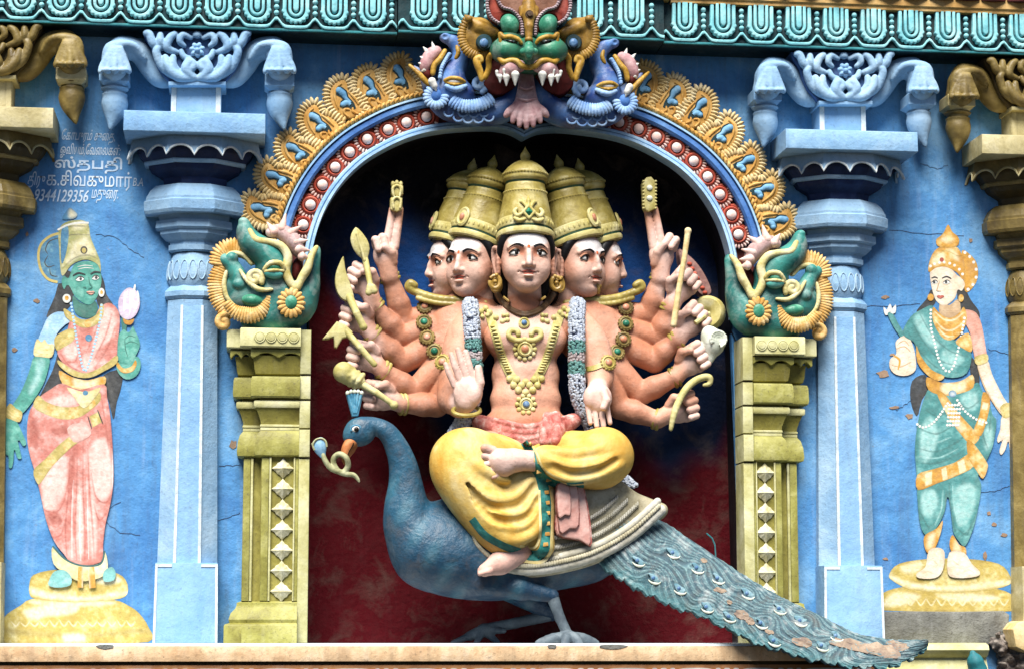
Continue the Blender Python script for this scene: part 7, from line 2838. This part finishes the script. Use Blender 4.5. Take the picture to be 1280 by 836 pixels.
# --- fair goddess
h = Mural('painted_goddess', 'flat wall painting of a fair skinned goddess in teal sari and gold crown', 'mural', 1185, 765)
h.patch('pedestal', 'm_ped', [(1097, 758), (1100, 744), (1118, 735), (1160, 730), (1220, 732), (1256, 738), (1271, 750), (1270, 763), (1180, 764), (1097, 762)])
h.patch('pedestal_light', 'm_pedlt', [[(1104, 756), (1112, 744), (1126, 740), (1150, 744), (1140, 752), (1120, 757)], [(1170, 742), (1230, 742), (1250, 748), (1200, 752)]])
h.stroke('pedestal_petal', 'm_pedlt', [[(1106+13*k, 748), (1112+13*k, 756), (1118+13*k, 748)] for k in range(12)], 1.6)
h.patch('pedestal_top', 'm_ped', [(1112, 716), (1124, 704), (1160, 698), (1210, 698), (1248, 704), (1262, 718), (1262, 730), (1230, 738), (1180, 740), (1138, 736), (1114, 724)])
h.patch('pedestal_top_light', 'm_pedlt', [[(1114, 718), (1140, 728), (1190, 732), (1261, 724), (1261, 730), (1200, 738), (1140, 734), (1116, 725)], [(1126, 708), (1150, 702), (1150, 712), (1132, 716)]])
h.patch('hair', 'm_black', [[(1198, 346), (1207, 362), (1214, 376), (1223, 388), (1224, 398), (1212, 392), (1200, 386), (1196, 366)], [(1164, 362), (1158, 374), (1146, 388), (1148, 394), (1162, 386), (1170, 376)], [(1156, 468), (1140, 476), (1138, 500), (1146, 520), (1152, 500), (1160, 486)], [(1213, 446), (1222, 458), (1224, 480), (1214, 474)]])
h.patch('halo_disc', 'm_gold2', [(1202, 314), (1212, 318), (1221, 330), (1222, 348), (1214, 362), (1206, 364), (1204, 340)])
h.dots('halo_bead', 'm_white', [(1206, 316), (1212, 321), (1217, 328), (1220, 337), (1220, 347), (1216, 356), (1210, 362)], 2)
h.patch('neck', 'm_fairdk', [(1176, 376), (1186, 382), (1198, 374), (1200, 392), (1186, 398), (1174, 392)])
h.patch('face', 'm_fair', [(1163, 338), (1174, 333), (1188, 336), (1196, 344), (1202, 348), (1206, 356), (1202, 364), (1197, 362), (1194, 372), (1186, 380), (1178, 382), (1170, 376), (1166, 366), (1163, 352)])
h.patch('crown', 'm_gold2', [(1160, 338), (1162, 326), (1168, 314), (1178, 308), (1194, 308), (1202, 318), (1206, 334), (1204, 350), (1196, 341), (1182, 334), (1170, 335), (1163, 340)])
h.patch('crown_light', 'm_pedlt', [[(1164, 328), (1170, 318), (1180, 318), (1178, 328), (1168, 332)], [(1186, 312), (1194, 314), (1198, 326), (1190, 322)]])
h.dots('crown_bead', 'm_white', [(1163, 333), (1168, 330), (1174, 328.5), (1180, 328), (1187, 329.5), (1193, 332), (1199, 337), (1203, 343)], 1.8)
h.ell('crown_stone', 'm_red', (1177, 325), 2.6, 2.8)
h.patch('crown_knob', 'm_gold2', [(1172, 308), (1170, 300), (1176, 295), (1180, 290), (1185, 281), (1190, 290), (1196, 295), (1199, 301), (1196, 308), (1184, 310)])
h.patch('crown_knob_light', 'm_pedlt', [(1176, 300), (1184, 296), (1192, 299), (1186, 304)])
h.stroke('crown_line', 'm_peddk', [[(1170, 303), (1184, 306), (1198, 303)], [(1166, 322), (1182, 314), (1200, 322)], [(1176, 296), (1184, 298), (1194, 296)]], 1.2)
for u, v, rx in ((1168, 353, 4), (1183, 353, 4.6)):
    h.patch('eye', 'm_white', [(u-rx, v+.6), (u-rx*.3, v-1.8), (u+rx*.4, v-1.8), (u+rx, v+.4), (u+rx*.3, v+2.2), (u-rx*.5, v+2.2)], jig=.1)
    h.ell('iris', 'm_black', (u-.6, v+.1), 1.6, 1.8, jig=.1)
    h.stroke('lash', 'm_black', [[(u-rx, v+.6), (u-rx*.2, v-2.2), (u+rx*.5, v-2), (u+rx, v)]], 1.2)
h.stroke('brow', 'm_black', [[(1164, 348), (1168, 346.6), (1172, 348)], [(1177, 348), (1183, 346), (1189, 348.6)]], 1.5)
h.stroke('nose_line', 'm_fairdk', [[(1174, 352), (1171.5, 360), (1171, 363.5), (1176, 364)]], 1.3)
h.patch('lips', 'm_red', [(1170.5, 370.6), (1173.5, 369.4), (1175, 370), (1177, 369.4), (1180, 370.6), (1175, 373.6)], jig=.1)
h.ell('earring', 'm_gold2', (1163, 372), 4, 4.6)
h.ell('earring', 'm_gold2', (1201, 373), 3.4, 4.8)
h.patch('arm', 'm_fair', [(1221, 452), (1234, 450), (1240, 468), (1254, 496), (1264, 512), (1254, 520), (1240, 502), (1228, 480)])
h.stroke('arm_edge', 'm_fairdk', [[(1222, 460), (1230, 482), (1242, 504), (1252, 516)]], 1.5)
h.patch('hand', 'm_fair', [(1252, 520), (1264, 520), (1267, 542), (1269, 562), (1266, 568), (1262, 562), (1260, 550), (1256, 562), (1251, 568), (1249, 562), (1254, 546), (1248, 553), (1246, 548), (1250, 536)])
h.patch('bangle', 'm_goldp', [(1250, 508), (1262, 503), (1265, 518), (1254, 522)])
h.patch('sleeve', 'm_salmon', [(1204, 388), (1216, 389), (1223, 396), (1228, 412), (1232, 436), (1233, 450), (1221, 455), (1216, 438), (1212, 416), (1204, 400)])
h.patch('sleeve_band', 'm_goldp', [(1218, 446), (1233, 442), (1234, 452), (1221, 456)])
h.patch('flower', 'm_white', [[(1108, 390), (1112, 380), (1115, 389)], [(1112, 392), (1119, 381), (1119, 391)], [(1106, 394), (1104, 384), (1111, 392)]], jig=.8)
h.patch('flower_stem', 'm_sari', [(1109, 392), (1116, 393), (1122, 404), (1130, 418), (1142, 452), (1138, 454), (1126, 424), (1116, 408)])
h.patch('arm', 'm_fair', [(1119, 428), (1126, 421), (1134, 420), (1140, 430), (1144, 446), (1144, 462), (1134, 469), (1120, 468), (1112, 460), (1112, 449), (1120, 442)])
h.stroke('finger_line', 'm_fairdk', [[(1122, 430), (1130, 426), (1136, 432)], [(1120, 436), (1130, 433), (1138, 440)], [(1114, 456), (1126, 458), (1138, 452)]], 1.3)
h.stroke('bracelet', 'm_gold2', [[(1116, 444), (1124, 450), (1122, 462)]], 2.6)
h.patch('sari_top', 'm_sari', [(1165, 382), (1150, 388), (1138, 396), (1128, 414), (1132, 422), (1142, 428), (1148, 446), (1156, 456), (1170, 467), (1190, 472), (1208, 466), (1214, 444), (1206, 431), (1190, 424), (1176, 412), (1167, 398)])
h.patch('sari_top_light', 'm_sarilt', [[(1142, 398), (1152, 394), (1160, 410), (1174, 430), (1168, 436), (1152, 420)], [(1178, 440), (1196, 440), (1204, 450), (1190, 460), (1178, 454)]])
h.stroke('sari_top_fold', 'm_saridk', [[(1140, 404), (1156, 430), (1178, 452), (1206, 458)], [(1150, 394), (1164, 418), (1186, 438), (1210, 446)], [(1134, 414), (1150, 440), (1172, 460), (1196, 466)], [(1160, 388), (1170, 410), (1186, 426)]], 1.6)
h.patch('necklace', 'm_gold2', [(1166, 384), (1174, 392), (1186, 398), (1198, 392), (1204, 384), (1208, 396), (1204, 412), (1192, 424), (1180, 424), (1170, 412), (1165, 398)])
h.stroke('necklace_line', 'm_pedlt', [[(1168, 390), (1180, 400), (1192, 400), (1203, 392)], [(1168, 400), (1180, 412), (1192, 412), (1205, 402)], [(1172, 410), (1182, 420), (1192, 420)]], 2.2)
h.dots('pearl_string', 'm_white', [tuple(p) for p in resample([np.array(q, float) for q in spline([(1163, 388), (1163, 408), (1168, 430), (1174, 452), (1183, 464), (1190, 460), (1195, 446), (1201, 420), (1205, 398)], 6)], 34)], 1.7)
h.patch('sari_border', 'm_gold2', [(1196, 424), (1210, 416), (1215, 432), (1213, 440), (1204, 436), (1195, 430)])
h.patch('sari_border', 'm_gold2', [(1145, 432), (1150, 444), (1164, 462), (1180, 470), (1172, 476), (1158, 468), (1146, 452)])
h.patch('skirt', 'm_sari', [(1162, 484), (1180, 492), (1212, 482), (1222, 478), (1227, 488), (1235, 500), (1240, 518), (1245, 526), (1242, 550), (1238, 564), (1230, 580), (1222, 594), (1226, 606), (1223, 630), (1216, 660), (1206, 682), (1198, 676), (1191, 664), (1188, 640), (1184, 618), (1180, 640), (1168, 662), (1156, 668), (1149, 652), (1146, 620), (1145, 590), (1143, 562), (1146, 532), (1152, 506)])
h.patch('skirt_light', 'm_sarilt', [[(1150, 540), (1162, 520), (1172, 540), (1164, 570), (1152, 576)], [(1192, 612), (1212, 604), (1220, 620), (1210, 650), (1198, 656), (1192, 634)], [(1152, 616), (1166, 612), (1172, 626), (1162, 646), (1152, 640)], [(1200, 496), (1218, 490), (1222, 506), (1210, 512)], [(1229, 540), (1238, 530), (1240, 548), (1232, 562)]])
h.stroke('skirt_fold', 'm_saridk', [[(1148, 560), (1170, 564), (1196, 552), (1208, 540)], [(1146, 578), (1174, 578), (1204, 562)], [(1156, 512), (1172, 520), (1186, 512)], [(1150, 536), (1170, 542), (1190, 532)], [(1182, 612), (1180, 640), (1172, 660)], [(1186, 606), (1188, 640), (1194, 664)], [(1200, 670), (1212, 660), (1220, 640)], [(1150, 640), (1160, 658), (1170, 650)],
                                    [(1196, 660), (1208, 668), (1214, 650)], [(1196, 502), (1210, 510), (1224, 500)], [(1230, 510), (1228, 540), (1234, 560)], [(1238, 516), (1236, 540)]], 1.8)
h.stroke('skirt_shine', 'm_sarilt', [[(1178, 612), (1176, 636), (1168, 656)], [(1190, 606), (1192, 632), (1196, 652)], [(1150, 550), (1166, 554), (1188, 546)], [(1148, 570), (1172, 572), (1198, 560)]], 1.6)
h.patch('belt', 'm_gold2', [(1158, 471), (1176, 478), (1200, 476), (1215, 468), (1216, 484), (1198, 492), (1178, 494), (1160, 487)])
h.patch('belt_light', 'm_pedlt', [(1178, 479), (1196, 478), (1206, 476), (1204, 488), (1186, 492), (1176, 490)])
h.ell('belt_stone', 'm_halo', (1190, 492), 5, 4.4)
h.ell('belt_stone_light', 'm_white', (1190, 492), 2.6, 2.2)
h.patch('front_band', 'm_gold2', [(1170, 490), (1180, 492), (1196, 514), (1216, 536), (1224, 546), (1214, 556), (1200, 542), (1184, 520)])
h.patch('front_band_light', 'm_pedlt', [[(1180, 504), (1188, 510), (1182, 516)], [(1196, 522), (1208, 536), (1200, 540), (1190, 528)]], smooth=1)
h.patch('side_band', 'm_gold2', [(1228, 490), (1237, 498), (1234, 520), (1226, 544), (1216, 540), (1224, 516)])
h.patch('side_band_check', 'm_pedlt', [[(1228, 502), (1235, 504), (1233, 512), (1226, 511)], [(1224, 522), (1231, 524), (1228, 532), (1221, 530)]], smooth=1)
h.patch('hem_band', 'm_gold2', [(1146, 593), (1166, 586), (1192, 578), (1216, 564), (1217, 582), (1196, 594), (1170, 604), (1147, 612)])
h.patch('hem_band_check', 'm_pedlt', [[(1156, 592), (1164, 589), (1164, 604), (1156, 607)], [(1176, 586), (1182, 583), (1184, 598), (1178, 600)], [(1196, 577), (1204, 573), (1207, 587), (1199, 592)]], smooth=1)
h.patch('hem_band', 'm_gold2', [(1208, 550), (1218, 556), (1232, 576), (1234, 584), (1228, 598), (1220, 588), (1210, 572)])
h.dots('pearl_swag', 'm_white', [tuple(p) for p in resample([np.array(q, float) for q in spline([(1146, 530), (1154, 534), (1168, 526), (1184, 504)], 6)], 14)]+[tuple(p) for p in resample([np.array(q, float) for q in spline([(1196, 500), (1206, 514), (1220, 524), (1232, 528)], 6)], 12)]+[(1186+3.4*(k % 5)-.5*(k // 5), 506+5*(k//5)) for k in range(30)], 1.7)
h.patch('cuff', 'm_gold2', [[(1156, 668), (1170, 660), (1178, 650), (1174, 670), (1166, 688), (1158, 690), (1154, 678)], [(1190, 668), (1198, 680), (1206, 684), (1206, 694), (1192, 694), (1186, 680)]])
h.patch('cuff_light', 'm_pedlt', [[(1160, 670), (1168, 666), (1164, 684), (1158, 684)], [(1193, 676), (1200, 684), (1198, 692), (1192, 690)]])
h.patch('foot', 'm_fair', [[(1160, 688), (1172, 684), (1180, 690), (1178, 712), (1168, 722), (1148, 722), (1145, 716), (1156, 708)], [(1186, 690), (1204, 690), (1214, 704), (1224, 714), (1220, 720), (1196, 722), (1184, 716)]])
h.stroke('foot_line', 'm_fairdk', [[(1150, 718), (1158, 714), (1166, 716)], [(1202, 716), (1210, 712), (1218, 716)], [(1166, 700), (1172, 706)], [(1190, 700), (1198, 706)]], 1.3)

h.finish()

# ------------------------------------------------------------------ Tamil sign writing on the wall
M['letter'] = paint('letter_paint', 'c8dcf0', 'b0cce8', 'e0ecf6', grime=.04, streak=.1, bump=.15)
wr = thing('wall_writing', 'pale painted Tamil words and phone number above the green skinned goddess', 'writing', tuple(W(110, 250, 0)))


def letters(txt, u0, u1, vb, vt, slant, name='line_of_writing', bold=.0):
    cu = bpy.data.curves.new('txt', 'FONT')
    cu.body = txt
    cu.size = 1
    cu.shear = slant
    cu.offset = bold
    cu.resolution_u = 3
    o = bpy.data.objects.new('txt', cu)
    COL.objects.link(o)
    bpy.context.view_layer.update()
    me = o.evaluated_get(bpy.context.evaluated_depsgraph_get()).to_mesh()
    V = np.array([v.co[:] for v in me.vertices])
    Fs = [tuple(p.vertices) for p in me.polygons]
    o.evaluated_get(bpy.context.evaluated_depsgraph_get()).to_mesh_clear()
    COL.objects.unlink(o)
    bpy.data.objects.remove(o)
    if len(V) == 0:
        return
    lo, hi = V.min(0), V.max(0)
    a, c = W(u0, vb, 0), W(u1, vt, 0)
    b = MB()
    b.add([(a[0]+(x-lo[0])/(hi[0]-lo[0])*(c[0]-a[0]), -.002, a[2]+(y_-lo[1])/(hi[1]-lo[1])*(c[2]-a[2])) for x, y_, z in V], Fs)
    b.build(name, M['letter'], wr, smooth=0, fix=False)


letters('\u0bc7\u0b95\u0bbe\u0baa\u0bc1\u0bb0\u0bae\u0bcd \u0b9a\u0bc1\u0bc8\u0ba4,', 77, 144, 180, 163, .35, bold=.008)
letters('\u0b93\u0bb5\u0bbf\u0baf\u0bae\u0bcd,\u0bc7\u0bb5\u0bc8\u0bb2\u0b95\u0bb3\u0bcd:', 75, 151, 198, 181, .35, bold=.008)
letters('\u0bb8\u0bcd\u0ba4\u0baa\u0ba4\u0bbf', 68, 153, 216, 197, 0, bold=.02)
letters('\u0ba4\u0bbf\u0bb0\u0bc1', 33, 57, 238, 215, .3, bold=.01)
letters('\u0b95.\u0b9a\u0bbf\u0bb5\u0b95\u0bc1\u0bae\u0bbe\u0bb0\u0bcd', 58, 165, 237, 215, 0, bold=.006)
letters('B.A', 166, 179, 233, 223, .2)
letters('9344129356', 43, 111, 252, 238, .3, bold=.012)
letters('\u0bae\u0ba4\u0bc1\u0bc8\u0bb0.', 114, 148, 254, 238, .3, bold=.01)

# ------------------------------------------------------------------ broken foot of the wall on the lower right
cb_ = thing('cement_block', 'bare grey cement block under the fair skinned goddess', 'block', tuple(W(1185, 805, -.05)))
MB().plate(Wxz([(1097, 764), (1140, 763.5), (1200, 764), (1255, 763), (1262, 768), (1261, 780), (1262, 800), (1236, 806), (1180, 805), (1130, 804), (1097, 803)], -.06), 0, -.06, .006).build('block_face', M['cement'], cb_)
mo = thing('broken_moulding', 'pale yellow broken moulding under the grey cement block', 'moulding', tuple(W(1180, 830, -.2)))
x0_, x1_ = float(W(1100, 820, -.2)[0]), float(W(1236, 820, -.2)[0])
zt2 = float(W(1180, 803, -.2)[2])
MB().loft([[(x, 0, zt2), (x, -.16, zt2), (x, -.2, zt2-.012), (x, -.21, zt2-.035), (x, -.19, zt2-.06), (x, -.16, zt2-.075), (x, -.17, zt2-.10), (x, -.2, zt2-.16), (x, 0, zt2-.3)] for x in (x0_, x1_)]).build('moulding_face', M['olivelt'], mo, smooth=50)
f = Field(.005)
f.chain([(1222, 836, -.24, 12), (1219, 826, -.25, 10), (1216, 816, -.25, 4)], k=2)
f.build('teal_drop', M['teal'], mo)
rb = thing('rubble', 'crumbled brown brick and plaster at the lower right corner', 'rubble', tuple(W(1260, 830, -.15)))
rb['kind'] = 'thing'
f = Field(.006)
f.ell((1284, 830, -.02), (40, 44, 20), k=3)
rn = random.Random(4)
for k in range(46):
    u, v = rn.uniform(1243, 1300), rn.uniform(788, 850)
    if v < 790 and u < 1246:
        continue
    r = rn.uniform(3, 9)
    f.ell((u, v, -.04-rn.uniform(0, .09)), (r*rn.uniform(.8, 1.5), r*rn.uniform(.7, 1.1), r*1.3), rot=rn.uniform(-50, 50), k=2)
f.disp(lambda X: .009*np.sin(X[:, 0]*97+X[:, 2]*53)*np.sin(X[:, 2]*121+X[:, 1]*80))
f.build('brick_rubble', paint('rubble_paint', '8a8078', '5a5048', 'a89e92', mott=16, bump=.8, grime=.4, rough=.9, spec=.1), rb, rel=0)
oc = thing('ochre_patch', 'bright ochre broken block at the right border beside the rubble', 'block', tuple(W(1274, 810, -.2)))
MB().plate(Wxz([(1266, 786), (1272, 778), (1284, 775), (1310, 776), (1310, 816), (1284, 815), (1270, 808), (1268, 798)], -.21), 0, -.21, .012).build('block_face', M['ochrelt'], oc)
